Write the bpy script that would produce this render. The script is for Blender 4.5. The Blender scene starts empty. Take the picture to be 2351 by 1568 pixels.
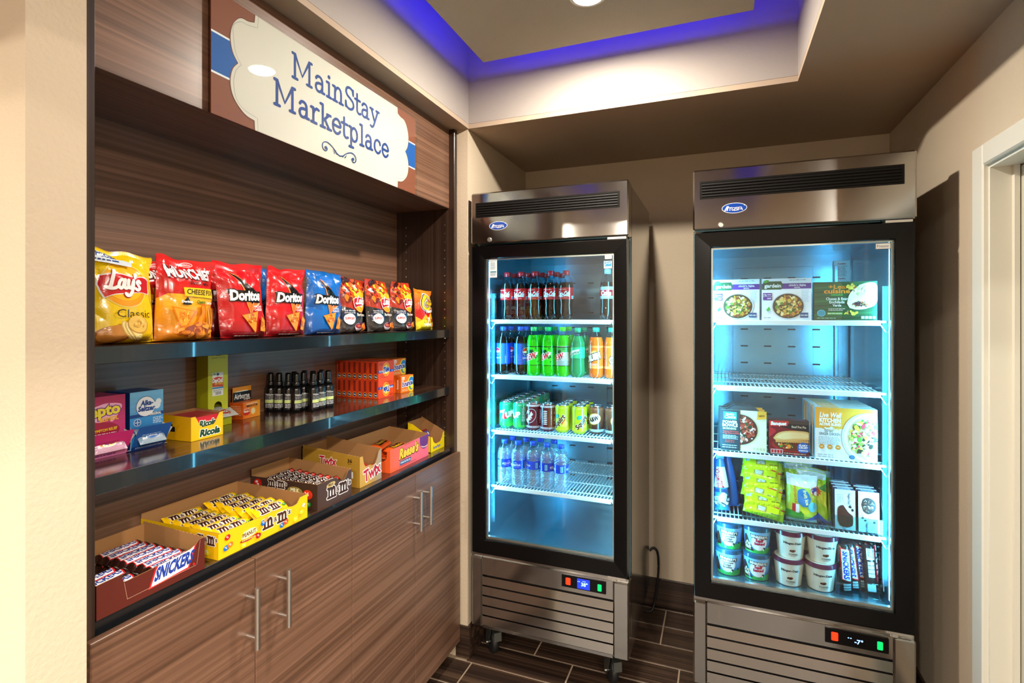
import bpy, math, random
from mathutils import Vector, Matrix, noise
from mathutils.geometry import tessellate_polygon

SC = bpy.context.scene
COL = SC.collection
PI = math.pi
rnd = random.Random(11)

# ---------------------------------------------------------------- camera
cam_data = bpy.data.cameras.new('camera')
cam_data.sensor_width = 36.0
cam_data.lens = 1208.0 / 2351.0 * 36.0
cam_data.shift_y = -57.0 / 2351.0
cam_data.clip_start = 0.02
cam = bpy.data.objects.new('camera', cam_data)
COL.objects.link(cam)
cam.location = (0, 0, 1.515)
cam.rotation_euler = (PI / 2, 0, math.radians(21.444))
SC.camera = cam

# ---------------------------------------------------------------- world, exposure
world = bpy.data.worlds.new('world')
SC.world = world
world.use_nodes = True
world.node_tree.nodes['Background'].inputs[0].default_value = (0.9, 0.85, 0.78, 1)
world.node_tree.nodes['Background'].inputs[1].default_value = 0.3
SC.view_settings.view_transform = 'Standard'
SC.view_settings.look = 'None'
SC.view_settings.gamma = 1
SC.view_settings.use_curve_mapping = False
SC.view_settings.exposure = 0.3
SC.cycles.max_bounces = 10
SC.cycles.transparent_max_bounces = 24
SC.cycles.glossy_bounces = 5
SC.cycles.caustics_reflective = False
SC.cycles.caustics_refractive = False
SC.cycles.sample_clamp_indirect = 6.0

WARM = (1.0, 0.90, 0.77)
P_TRAY, P_LOBBY = 52.0, 190.0
P_FRIDGE = 5.2        # watts per LED tube (area lamp beside the strip)
E_STRIP = 9.0
# recessed downlights: (x, y, ceiling z, watts)
DOWNLIGHTS = [(-0.395, 1.68, 2.56, P_TRAY * 2.4), (-0.395, 0.72, 2.56, P_TRAY * 0.22), (-0.395, -0.24, 2.56, P_TRAY * 0.16),
              (-2.6, -1.4, 2.75, P_LOBBY * 0.1), (-1.75, -1.4, 2.75, P_LOBBY * 0.12), (-0.9, -1.4, 2.75, P_LOBBY * 0.12),
              (-2.6, -2.5, 2.75, P_LOBBY * 0.3), (-1.75, -2.5, 2.75, P_LOBBY * 0.5), (-0.9, -2.5, 2.75, P_LOBBY * 0.8),
              (-2.2, -3.6, 2.75, P_LOBBY * 0.5), (-1.2, -3.6, 2.75, P_LOBBY), (0.4, -2.2, 2.75, P_LOBBY),
              (1.4, -1.5, 2.75, P_LOBBY * 1.45), (2.7, -1.5, 2.75, P_LOBBY * 1.9), (1.4, -2.9, 2.75, P_LOBBY), (1.5, -0.4, 2.75, P_LOBBY * 0.85)]  # these four are unseen lamps, added to brighten the shelf fronts

def lamp(name, kind, loc, power, color, **kw):
    d = bpy.data.lights.new(name, kind)
    d.energy = power
    d.color = color
    for k, v in kw.items():
        setattr(d, k, v)
    o = bpy.data.objects.new(name, d)
    COL.objects.link(o)
    o.location = loc
    return o

for i, (x, y, z, p) in enumerate(DOWNLIGHTS):          # lamps point straight down, just under their lenses
    lamp('downlight_lamp', 'AREA', (x, y, z - 0.0085), p * (0.225 if i < 3 else 0.42), WARM, shape='DISK', size=0.094)

# ---------------------------------------------------------------- colours and materials
def lin(h):
    if not isinstance(h, str):
        return tuple(h)
    r = []
    for i in (0, 2, 4):
        c = int(h[i:i + 2], 16) / 255
        r.append(c / 12.92 if c <= 0.04045 else ((c + 0.055) / 1.055) ** 2.4)
    return tuple(r)

def new_mat(name):
    m = bpy.data.materials.new(name)
    m.use_nodes = True
    nt = m.node_tree
    return m, nt, nt.nodes['Principled BSDF']

def N(nt, t, **kw):
    n = nt.nodes.new(t)
    for k, v in kw.items():
        setattr(n, k, v)
    return n

def setp(b, **kw):
    names = dict(col='Base Color', rough='Roughness', metal='Metallic', coat='Coat Weight', coatr='Coat Roughness', spec='Specular IOR Level',
                 aniso='Anisotropic', trans='Transmission Weight', ior='IOR', alpha='Alpha', emit='Emission Color', es='Emission Strength')
    for k, v in kw.items():
        s = b.inputs[names[k]]
        if k in ('col', 'emit'):
            v = (*lin(v), 1)
        s.default_value = v

def bump(nt, b, scale, strength, dist=0.002, stretch=None, detail=3, rough=0.55):
    tc = N(nt, 'ShaderNodeTexCoord')
    mp = N(nt, 'ShaderNodeMapping')
    if stretch:
        mp.inputs['Scale'].default_value = stretch
    nz = N(nt, 'ShaderNodeTexNoise')
    nz.inputs['Scale'].default_value = scale
    nz.inputs['Detail'].default_value = detail
    nz.inputs['Roughness'].default_value = rough
    bp = N(nt, 'ShaderNodeBump')
    bp.inputs['Strength'].default_value = strength
    bp.inputs['Distance'].default_value = dist
    L = nt.links.new
    L(tc.outputs['Object'], mp.inputs['Vector'])
    L(mp.outputs['Vector'], nz.inputs['Vector'])
    L(nz.outputs['Fac'], bp.inputs['Height'])
    L(bp.outputs['Normal'], b.inputs['Normal'])
    return nz

def plain(name, col, rough=0.5, metal=0.0, **kw):
    m, nt, b = new_mat(name)
    setp(b, col=col, rough=rough, metal=metal, **kw)
    return m

def printed(name, rough, coat=0.0, bumpy=None):
    m, nt, b = new_mat(name)
    a = N(nt, 'ShaderNodeAttribute', attribute_name='Col')
    nt.links.new(a.outputs['Color'], b.inputs['Base Color'])
    setp(b, rough=rough, coat=coat, coatr=0.12)
    if bumpy:
        bump(nt, b, *bumpy)
    return m

def wall_paint(name, col, scale=120, strength=0.35, dist=0.003):
    m, nt, b = new_mat(name)
    setp(b, col=col, rough=0.75, spec=0.25)
    bump(nt, b, scale, strength, dist)
    return m

def wood(name, ramp, along='Y', rough=0.35, coat=0.1, fine=110.0, coarse=22.0):
    m, nt, b = new_mat(name)
    L = nt.links.new
    tc = N(nt, 'ShaderNodeTexCoord')
    outs = []
    for sc, lo, det in ((coarse, 0.16, 2.0), (fine, 0.55, 4.0)):
        mp = N(nt, 'ShaderNodeMapping')
        s = [sc, sc, sc]
        s['XYZ'.index(along)] = lo
        mp.inputs['Scale'].default_value = s
        nz = N(nt, 'ShaderNodeTexNoise')
        nz.inputs['Scale'].default_value = 1.0
        nz.inputs['Detail'].default_value = det
        nz.inputs['Roughness'].default_value = 0.6
        L(tc.outputs['Object'], mp.inputs['Vector'])
        L(mp.outputs['Vector'], nz.inputs['Vector'])
        outs.append(nz.outputs['Fac'])
    mx = N(nt, 'ShaderNodeMath', operation='MULTIPLY_ADD')
    L(outs[1], mx.inputs[0])
    mx.inputs[1].default_value = 1.6
    L(outs[0], mx.inputs[2])
    mm = N(nt, 'ShaderNodeMath', operation='MULTIPLY')
    L(mx.outputs[0], mm.inputs[0])
    mm.inputs[1].default_value = 0.3846
    cr = N(nt, 'ShaderNodeValToRGB')
    L(mm.outputs[0], cr.inputs['Fac'])
    e = cr.color_ramp.elements
    e[0].position, e[0].color = ramp[0][0], (*lin(ramp[0][1]), 1)
    e[1].position, e[1].color = ramp[-1][0], (*lin(ramp[-1][1]), 1)
    for p, c in ramp[1:-1]:
        q = e.new(p)
        q.color = (*lin(c), 1)
    L(cr.outputs['Color'], b.inputs['Base Color'])
    setp(b, rough=rough, coat=coat, coatr=0.15)
    return m

def clear(name, tint, gloss=0.08, rough=0.03, fres=1.45, bumpy=None, milky=0.0):
    """clear pane / plastic: transparent tint with a fresnel reflection"""
    m = bpy.data.materials.new(name)
    m.use_nodes = True
    nt = m.node_tree
    nt.nodes.remove(nt.nodes['Principled BSDF'])
    out = nt.nodes['Material Output']
    t = N(nt, 'ShaderNodeBsdfTransparent')
    t.inputs[0].default_value = (*lin(tint), 1)
    g = N(nt, 'ShaderNodeBsdfGlossy')
    g.inputs['Roughness'].default_value = rough
    f = N(nt, 'ShaderNodeLayerWeight')
    f.inputs['Blend'].default_value = 0.5
    pw = N(nt, 'ShaderNodeMath', operation='POWER')
    pw.inputs[1].default_value = 4.0
    ad = N(nt, 'ShaderNodeMath', operation='MULTIPLY_ADD', use_clamp=True)
    ad.inputs[1].default_value = 0.85
    ad.inputs[2].default_value = gloss
    mx = N(nt, 'ShaderNodeMixShader')
    L = nt.links.new
    L(f.outputs['Facing'], pw.inputs[0])
    L(pw.outputs[0], ad.inputs[0])
    L(ad.outputs[0], mx.inputs[0])
    L(t.outputs[0], mx.inputs[1])
    L(g.outputs[0], mx.inputs[2])
    res = mx.outputs[0]
    if milky:
        df = N(nt, 'ShaderNodeBsdfDiffuse')
        df.inputs[0].default_value = (0.72, 0.88, 0.97, 1)
        m2 = N(nt, 'ShaderNodeMixShader')
        m2.inputs[0].default_value = milky
        L(res, m2.inputs[1])
        L(df.outputs[0], m2.inputs[2])
        res = m2.outputs[0]
    L(res, out.inputs['Surface'])
    if bumpy:
        class B: inputs = {'Normal': g.inputs['Normal']}
        bump(nt, B, *bumpy)
        # share the bump with the fresnel term
        bn = [n for n in nt.nodes if n.type == 'BUMP'][0]
        L(bn.outputs['Normal'], f.inputs['Normal'])
    return m

def glow(name, col, strength):
    m, nt, b = new_mat(name)
    setp(b, col=col, rough=0.4, emit=col, es=strength)
    return m

def steel(name, col, rough=0.27, aniso=0.75, wav=0.0, metal=1.0):
    m, nt, b = new_mat(name)
    setp(b, col=col, rough=rough, metal=metal, aniso=aniso)
    if aniso:
        tg = N(nt, 'ShaderNodeTangent', direction_type='UV_MAP', uv_map='brush')
        nt.links.new(tg.outputs[0], b.inputs['Tangent'])
    if wav:
        bump(nt, b, 3.0, wav, 0.01, (1.0, 1.0, 2.0), 1.0)
    return m

M = {}
M['wall'] = wall_paint('beige_wall_paint', 'cdbda5')
M['ceil'] = wall_paint('ceiling_paint', 'b8a48e', 140, 0.3, 0.002)
M['tray'] = wall_paint('tray_paint', 'a9a199', 140, 0.3, 0.002)
M['cloud'] = wall_paint('stucco_ceiling', 'b9b09c', 150, 0.5, 0.004)
M['lobby'] = wall_paint('lobby_wall_paint', '9a9084')
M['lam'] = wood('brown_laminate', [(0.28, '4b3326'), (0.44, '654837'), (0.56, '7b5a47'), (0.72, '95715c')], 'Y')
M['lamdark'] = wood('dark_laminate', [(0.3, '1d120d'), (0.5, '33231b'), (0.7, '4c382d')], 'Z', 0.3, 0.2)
M['shelf'] = wood('shelf_laminate', [(0.3, '241510'), (0.5, '3d271d'), (0.7, '5a4032')], 'Y', 0.16, 0.6)
M['edge'] = plain('black_edge_band', '141619', 0.22, coat=0.5)
M['tile'] = wood('wood_look_tile', [(0.3, '140d0a'), (0.45, '2c1f18'), (0.56, '453327'), (0.7, '6a5341')], 'X', 0.42, 0.0, 90.0, 16.0)
M['grout'] = plain('grout', 'a38f78', 0.85)
M['steel'] = steel('brushed_steel', 'a8a6a2', 0.13, 0.75)
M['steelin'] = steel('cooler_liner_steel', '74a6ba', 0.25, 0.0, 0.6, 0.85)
M['chrome'] = plain('bright_metal', 'e0ded8', 0.3, 1.0)
M['zinc'] = plain('zinc_metal', '8d948f', 0.38, 1.0)
M['black'] = plain('black_gloss', '060607', 0.2, spec=0.22)
M['matblack'] = plain('black_matt', '0b0b0c', 0.5)
M['rubber'] = plain('black_rubber', '121212', 0.55)
M['vent'] = plain('vent_plastic', '100e0c', 0.6, spec=0.15)
M['glass'] = clear('door_glass', 'f2f7f8', 0.035, 0.01)
M['signface'] = clear('sign_acrylic', 'fafcfc', 0.012, 0.01)
M['acrylic'] = clear('clear_acrylic', 'dff2f4', 0.06, 0.03)
M['pet'] = clear('clear_pet', 'e6f2f6', 0.05, 0.05)
M['water'] = clear('water_bottle_pet', 'f0f9ff', 0.16, 0.05, 1.5, (70.0, 1.0, 0.006), 0.10)
M['wire'] = plain('white_coated_wire', 'e8eef0', 0.35)
M['strip'] = glow('led_strip', (0.35, 0.8, 1.0), E_STRIP)
M['blueled'] = glow('blue_led', (0.022, 0.012, 1.0), 34.0)
M['lens'] = glow('lamp_lens', (1.0, 0.92, 0.78), 18.0)
M['red'] = glow('red_switch', (1.0, 0.03, 0.005), 1.3)
M['green'] = glow('green_switch', (0.0, 0.55, 0.12), 0.9)
M['digit'] = glow('blue_digits', (0.22, 0.42, 1.0), 2.2)
M['screen'] = glow('blue_screen', (0.01, 0.03, 0.7), 1.2)
M['film'] = printed('printed_film', 0.24, 0.35)
M['card'] = printed('printed_card', 0.42, 0.12)
M['gloss'] = printed('printed_gloss', 0.16, 0.4)
M['paper'] = printed('printed_paper', 0.7)
M['foil'] = printed('printed_can', 0.22, 0.5)
M['kraft'] = wall_paint('kraft_card', '9c7146', 300, 0.1, 0.0005)
M['trim'] = plain('white_trim', 'e3e0d2', 0.35)
M['doorp'] = plain('door_paint', 'cdc7b5', 0.4)
M['canmetal'] = plain('can_aluminium', 'c3c9cc', 0.22, 1.0)

def liquid(name, col, alpha=0.35):
    m, nt, b = new_mat(name)
    setp(b, col=col, rough=0.06, coat=0.5, coatr=0.03)
    t = N(nt, 'ShaderNodeBsdfTransparent')
    t.inputs[0].default_value = (*lin(col), 1)
    mx = N(nt, 'ShaderNodeMixShader')
    mx.inputs[0].default_value = alpha
    nt.links.new(b.outputs[0], mx.inputs[1])
    nt.links.new(t.outputs[0], mx.inputs[2])
    nt.links.new(mx.outputs[0], nt.nodes['Material Output'].inputs['Surface'])
    return m
M['cola'] = liquid('cola', '160a06', 0.1)
M['dew'] = liquid('lime_soda', '35e010', 0.35)
M['lemon'] = liquid('green_soda', '10a860', 0.4)
M['orange'] = liquid('orange_soda', 'ff6a10', 0.2)

# ---------------------------------------------------------------- flat print ("art"): coloured triangles in millimetres
_tcache = {}
def raw_tris(s, bold):
    key = (s, bold)
    if key in _tcache:
        return _tcache[key]
    cu = bpy.data.curves.new('t', 'FONT')
    cu.body = s
    cu.size = 1.0
    cu.resolution_u = 2
    cu.fill_mode = 'FRONT'
    cu.offset = bold
    o = bpy.data.objects.new('t', cu)
    COL.objects.link(o)
    dg = bpy.context.evaluated_depsgraph_get()
    me = o.evaluated_get(dg).to_mesh()
    me.calc_loop_triangles()
    vs = [(v.co.x, v.co.y) for v in me.vertices]
    tr = [tuple(vs[i] for i in t.vertices) for t in me.loop_triangles]
    o.evaluated_get(dg).to_mesh_clear()
    bpy.data.objects.remove(o)
    bpy.data.curves.remove(cu)
    _tcache[key] = tr
    return tr
def tarea(tr):
    return sum(abs((t[1][0] - t[0][0]) * (t[2][1] - t[0][1]) - (t[1][1] - t[0][1]) * (t[2][0] - t[0][0])) / 2 for t in tr)
def maxx(tr):
    return max(p[0] for t in tr for p in t)
_chars = {}
def char_tris(ch, bold):
    """one letter, made bolder; offsets at which its outline fails to fill are side-stepped"""
    if (ch, bold) not in _chars:
        a0 = tarea(raw_tris(ch, 0.0))
        best = raw_tris(ch, 0.0)
        if bold > 0:
            for d in (0, .0022, -.0022, .0047, -.0047, .0081, -.0081, .012, -.012):
                b = round(max(bold + d, .001), 4)
                tr = raw_tris(ch, b)
                if tarea(tr) >= a0 * (1 + (16 if b < .1 else 14) * b):
                    best = tr
                    break
        if ('adv', ch) not in _chars:
            _chars[('adv', ch)] = maxx(raw_tris('H' + ch + 'H', 0.0)) - maxx(raw_tris('HH', 0.0))
        _chars[(ch, bold)] = best
    return _chars[(ch, bold)], _chars[('adv', ch)]
_words = {}
def text_tris(s, bold):
    if (s, bold) not in _words:
        x, res = 0.0, []
        for ch in s:
            tr, adv = char_tris(ch, bold)
            res += [tuple((p[0] + x, p[1]) for p in t) for t in tr]
            x += adv
        xs = [p[0] for t in res for p in t] or [0, 1]
        _words[(s, bold)] = (res, min(xs), max(xs))
    return _words[(s, bold)]
CAP = 0.69

def smooth_path(pts, n=5, closed=False):
    out = []
    k = len(pts)
    rng = range(k if closed else k - 1)
    for i in rng:
        g = lambda j: pts[j % k] if closed else pts[min(max(j, 0), k - 1)]
        p0, p1, p2, p3 = g(i - 1), g(i), g(i + 1), g(i + 2)
        for a in range(n):
            t = a / n
            out.append(tuple(0.5 * (2 * p1[c] + (p2[c] - p0[c]) * t + (2 * p0[c] - 5 * p1[c] + 4 * p2[c] - p3[c]) * t * t + (3 * p1[c] - p0[c] - 3 * p2[c] + p3[c]) * t ** 3) for c in (0, 1)))
    if not closed:
        out.append(pts[-1])
    return out

class Art:
    def __init__(self, w, h, base=None):
        self.w, self.h = w, h
        self.t = []
        self.L = 1
        if base:
            self.rect(0, 0, w, h, base)
    def tri(self, a, b, c, col):
        self.t.append((a, b, c, lin(col), self.L))
    def nudge(self):
        """hair's breadth between overlapping pieces of one layer"""
        self.L += 0.03
    def poly(self, pts, col, step=True):
        for t in tessellate_polygon([[Vector((p[0], p[1], 0)) for p in pts]]):
            self.tri(*(tuple(pts[i][:2]) for i in t), col)
        if step:
            self.L += 1
    def rect(self, x0, y0, x1, y1, col, step=True):
        self.poly([(x0, y0), (x1, y0), (x1, y1), (x0, y1)], col, step)
    def ell(self, cx, cy, rx, ry, col, n=24, rot=0.0, step=True):
        c, s = math.cos(rot), math.sin(rot)
        P = []
        for i in range(n):
            a = 2 * PI * i / n
            x, y = rx * math.cos(a), ry * math.sin(a)
            P.append((cx + x * c - y * s, cy + x * s + y * c))
        for i in range(1, n - 1):
            self.tri(P[0], P[i], P[i + 1], col)
        if step:
            self.L += 1
        else:
            self.nudge()
    def vgrad(self, x0, y0, x1, y1, c0, c1, n=8):
        a, b = lin(c0), lin(c1)
        for i in range(n):
            t = (i + 0.5) / n
            self.rect(x0, y0 + (y1 - y0) * i / n, x1, y0 + (y1 - y0) * (i + 1) / n, tuple(a[k] + (b[k] - a[k]) * t for k in range(3)), False)
        self.L += 1
    def hgrad(self, x0, y0, x1, y1, c0, c1, n=8):
        a, b = lin(c0), lin(c1)
        for i in range(n):
            t = (i + 0.5) / n
            self.rect(x0 + (x1 - x0) * i / n, y0, x0 + (x1 - x0) * (i + 1) / n, y1, tuple(a[k] + (b[k] - a[k]) * t for k in range(3)), False)
        self.L += 1
    def text(self, s, x, y, h, col, bold=0.0, shear=0.0, align='C', w=None, rot=0.0, out=None, outw=0.045):
        """text with cap height h (mm) on baseline y; w squeezes the line to that width; out = outline colour"""
        if out is not None:
            self.text(s, x, y, h, out, bold + outw, shear, align, w, rot)
        tr, x0, x1 = text_tris(s, round(bold, 3))
        _, rx0, rx1 = text_tris(s, 0.0)
        k = h / CAP
        kx = k if w is None else w / max(rx1 - rx0, 1e-6)
        ox = {'C': (rx0 + rx1) / 2, 'L': rx0, 'R': rx1}[align]
        c, sn = math.cos(rot), math.sin(rot)
        def f(p):
            a, b = (p[0] - ox) * kx + shear * p[1] * k, p[1] * k
            return (x + a * c - b * sn, y + a * sn + b * c)
        for t in tr:
            self.tri(f(t[0]), f(t[1]), f(t[2]), col)
        self.L += 1
    def stroke(self, pts, w, col, cap=True, step=True):
        n = len(pts)
        nm = []
        for i in range(n):
            a, b = pts[max(i - 1, 0)], pts[min(i + 1, n - 1)]
            dx, dy = b[0] - a[0], b[1] - a[1]
            l = math.hypot(dx, dy) or 1
            nm.append((-dy / l * w / 2, dx / l * w / 2))
        for i in range(n - 1):
            p, q, u, v = pts[i], pts[i + 1], nm[i], nm[i + 1]
            A, B = (p[0] + u[0], p[1] + u[1]), (p[0] - u[0], p[1] - u[1])
            C, D = (q[0] - v[0], q[1] - v[1]), (q[0] + v[0], q[1] + v[1])
            self.tri(A, B, C, col)
            self.tri(A, C, D, col)
        self.nudge()
        if cap:
            for p in (pts[0], pts[-1]):
                self.ell(p[0], p[1], w / 2, w / 2, col, 10, 0, False)
        if step:
            self.L += 1
    def strokes(self, paths, w, col, x, y, k, smooth=True, shear=0.0, rot=0.0):
        c, s = math.cos(rot), math.sin(rot)
        for p in paths:
            q = smooth_path(p) if smooth and len(p) > 2 else list(p)
            q = [((a + shear * b) * k, b * k) for a, b in q]
            self.stroke([(x + a * c - b * s, y + a * s + b * c) for a, b in q], w * k, col, True, False)
        self.L += 1
    def star(self, cx, cy, r, r2, n, col, rot=0.0):
        P = []
        for i in range(2 * n):
            a = rot + PI * i / n
            q = r if i % 2 == 0 else r2
            P.append((cx + q * math.cos(a), cy + q * math.sin(a)))
        self.poly(P, col)
    def lines(self, x0, x1, y0, n, dy, th, col, seed=1, frac=0.5):
        """rows of unreadably small print"""
        g = random.Random(seed)
        for i in range(n):
            x = x0
            e = x1 - (x1 - x0) * g.random() * 0.25
            while x < e:
                l = th * g.uniform(1.5, 5)
                self.rect(x, y0 - i * dy, min(x + l, e), y0 - i * dy + th, col, False)
                x += l + th * 0.8
        self.L += 1
    def food(self, cx, cy, rx, ry, cols, n, s0, s1, seed=1):
        g = random.Random(seed)
        for i in range(n):
            a, r = g.uniform(0, 2 * PI), math.sqrt(g.random())
            s = g.uniform(s0, s1)
            rr = max(0.0, 1 - s / min(rx, ry))
            self.ell(cx + rx * rr * r * math.cos(a), cy + ry * rr * r * math.sin(a), s, s * g.uniform(0.35, 0.9), g.choice(cols), 7, g.uniform(0, PI), False)
            if i % max(1, n // 5) == n // 5 - 1:
                self.L += 1
        self.L += 1
    def barcode(self, x0, y0, x1, y1, seed=3, col='101010'):
        self.rect(x0, y0, x1, y1, 'f2f2f2')
        g = random.Random(seed)
        x = x0 + (x1 - x0) * 0.06
        while x < x1 - (x1 - x0) * 0.06:
            wd = g.uniform(0.02, 0.05) * (x1 - x0)
            self.rect(x, y0 + (y1 - y0) * 0.12, x + wd, y1 - (y1 - y0) * 0.08, col, False)
            x += wd * g.uniform(1.6, 2.4)
        self.L += 1
    def clipped(self):
        """triangles clipped to the sheet 0..w x 0..h"""
        W, H = self.w, self.h
        res = []
        for a, b, c, col, l in self.t:
            xs = (a[0], b[0], c[0]); ys = (a[1], b[1], c[1])
            if max(xs) <= 0 or min(xs) >= W or max(ys) <= 0 or min(ys) >= H:
                continue
            if min(xs) >= 0 and max(xs) <= W and min(ys) >= 0 and max(ys) <= H:
                res.append((a, b, c, col, l))
                continue
            P = [a, b, c]
            for ax, lim, sg in ((0, 0, 1), (0, W, -1), (1, 0, 1), (1, H, -1)):
                Q = []
                for i in range(len(P)):
                    p, q = P[i], P[(i + 1) % len(P)]
                    ip, iq = sg * (p[ax] - lim) >= 0, sg * (q[ax] - lim) >= 0
                    if ip:
                        Q.append(p)
                    if ip != iq:
                        t = (lim - p[ax]) / (q[ax] - p[ax])
                        Q.append((p[0] + (q[0] - p[0]) * t, p[1] + (q[1] - p[1]) * t))
                P = Q
                if len(P) < 3:
                    break
            for i in range(1, len(P) - 1):
                res.append((P[0], P[i], P[i + 1], col, l))
        return res

EPS = 0.00013
def split_tri(a, b, c, s, out):
    d = [math.dist(a, b), math.dist(b, c), math.dist(c, a)]
    m = max(d)
    if m <= s:
        out.append((a, b, c))
        return
    i = d.index(m)
    P = (a, b, c)
    p, q, r = P[i], P[(i + 1) % 3], P[(i + 2) % 3]
    h = ((p[0] + q[0]) / 2, (p[1] + q[1]) / 2)
    split_tri(p, h, r, s, out)
    split_tri(h, q, r, s, out)

# ---------------------------------------------------------------- mesh builder
class MB:
    def __init__(self):
        self.v, self.f, self.c, self.m, self.s = [], [], [], [], []
    def add(self, vs, fs, col='ffffff', mi=0, smooth=False):
        o = len(self.v)
        self.v += [tuple(p) for p in vs]
        cc = lin(col)
        for f in fs:
            self.f.append(tuple(o + i for i in f))
            self.c.append(cc)
            self.m.append(mi)
            self.s.append(smooth)
        return self
    def box(self, x0, x1, y0, y1, z0, z1, col='ffffff', mi=0, b=0.0):
        if b <= 0:
            vs = [(x, y, z) for z in (z0, z1) for y in (y0, y1) for x in (x0, x1)]
            return self.add(vs, [(0, 2, 3, 1), (4, 5, 7, 6), (0, 1, 5, 4), (2, 6, 7, 3), (0, 4, 6, 2), (1, 3, 7, 5)], col, mi)
        vs, idx = [], {}
        for sx in (0, 1):
            for sy in (0, 1):
                for sz in (0, 1):
                    X, Y, Z = (x1 if sx else x0), (y1 if sy else y0), (z1 if sz else z0)
                    dx, dy, dz = (-b if sx else b), (-b if sy else b), (-b if sz else b)
                    for k, p in enumerate(((X, Y + dy, Z + dz), (X + dx, Y, Z + dz), (X + dx, Y + dy, Z))):
                        idx[(sx, sy, sz, k)] = len(vs)
                        vs.append(p)
        g = lambda *a: idx[a]
        fs = []
        for s in (0, 1):
            q = [g(s, 0, 0, 0), g(s, 1, 0, 0), g(s, 1, 1, 0), g(s, 0, 1, 0)]
            fs.append(q if s else q[::-1])
            q = [g(0, s, 0, 1), g(0, s, 1, 1), g(1, s, 1, 1), g(1, s, 0, 1)]
            fs.append(q if s else q[::-1])
            q = [g(0, 0, s, 2), g(1, 0, s, 2), g(1, 1, s, 2), g(0, 1, s, 2)]
            fs.append(q if s else q[::-1])
        for a in (0, 1):
            for c in (0, 1):
                fs.append((g(a, c, 0, 0), g(a, c, 1, 0), g(a, c, 1, 1), g(a, c, 0, 1)))
                fs.append((g(a, 0, c, 0), g(a, 1, c, 0), g(a, 1, c, 2), g(a, 0, c, 2)))
                fs.append((g(0, a, c, 1), g(1, a, c, 1), g(1, a, c, 2), g(0, a, c, 2)))
                for s in (0, 1):
                    fs.append((g(a, c, s, 0), g(a, c, s, 1), g(a, c, s, 2)))
        ctr = Vector(((x0 + x1) / 2, (y0 + y1) / 2, (z0 + z1) / 2))
        ff = []
        for f in fs:
            P = [Vector(vs[i]) for i in f]
            n = (P[1] - P[0]).cross(P[2] - P[0])
            ff.append(tuple(f) if n.dot(sum(P, Vector()) / len(P) - ctr) > 0 else tuple(f)[::-1])
        return self.add(vs, ff, col, mi)
    def lathe(self, prof, n=20, col='ffffff', mi=0, rmod=None, smooth=True, at=(0, 0, 0), caps=True):
        """prof: (r, z) from bottom to top, about the local z axis"""
        vs, fs = [], []
        for r, z in prof:
            for i in range(n):
                a = 2 * PI * i / n
                q = r * (rmod(a, z) if rmod else 1)
                vs.append((at[0] + q * math.sin(a), at[1] - q * math.cos(a), at[2] + z))
        for j in range(len(prof) - 1):
            for i in range(n):
                k = (i + 1) % n
                fs.append((j * n + i, j * n + k, (j + 1) * n + k, (j + 1) * n + i))
        if caps:
            fs.append(tuple(range(n - 1, -1, -1)))
            fs.append(tuple(range((len(prof) - 1) * n, len(prof) * n)))
        return self.add(vs, fs, col, mi, smooth)
    def tube(self, pts, r, n=8, col='ffffff', mi=0, smooth=True):
        pts = [Vector(p) for p in pts]
        vs, fs = [], []
        k = len(pts)
        t0 = (pts[1] - pts[0]).normalized()
        up = Vector((0, 0, 1)) if abs(t0.z) < 0.9 else Vector((1, 0, 0))
        for i in range(k):
            t = (pts[min(i + 1, k - 1)] - pts[max(i - 1, 0)]).normalized()
            a = t.cross(up)
            if a.length < 1e-4:
                a = t.cross(Vector((0, 1, 0)))
            a.normalize()
            b = a.cross(t)
            for j in range(n):
                w = 2 * PI * j / n
                vs.append(pts[i] + a * math.cos(w) * r + b * math.sin(w) * r)
        for i in range(k - 1):
            for j in range(n):
                q = (j + 1) % n
                fs.append((i * n + j, (i + 1) * n + j, (i + 1) * n + q, i * n + q)[::-1])
        fs.append(tuple(range(n - 1, -1, -1))[::-1])
        fs.append(tuple(range((k - 1) * n, k * n))[::-1])
        return self.add(vs, fs, col, mi, smooth)
    def prism(self, pts, o, u, v, th, col='ffffff', mi=0, back=None, bmi=None):
        """polygon pts (metres) in the frame o + x*u + y*v, thickened by th against the normal u x v"""
        o, u, v = Vector(o), Vector(u), Vector(v)
        n = u.cross(v).normalized()
        P = [o + u * p[0] + v * p[1] for p in pts]
        k = len(pts)
        tr = [tuple(t) for t in tessellate_polygon([[Vector((p[0], p[1], 0)) for p in pts]])]
        def ori(t):
            a, b, c = (pts[i] for i in t)
            return t if (b[0] - a[0]) * (c[1] - a[1]) - (b[1] - a[1]) * (c[0] - a[0]) > 0 else t[::-1]
        tr = [ori(t) for t in tr]
        area = sum(pts[i][0] * pts[(i + 1) % k][1] - pts[(i + 1) % k][0] * pts[i][1] for i in range(k))
        sides = [(i, k + i, k + (i + 1) % k, (i + 1) % k) for i in range(k)]
        if area < 0:
            sides = [s[::-1] for s in sides]
        V = P + [p - n * th for p in P]
        self.add(V, tr, col, mi)
        self.add(V, [tuple(k + i for i in t[::-1]) for t in tr], back if back is not None else col, mi if bmi is None else bmi)
        self.add(V, sides, back if back is not None else col, mi if bmi is None else bmi)
        return self
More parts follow.
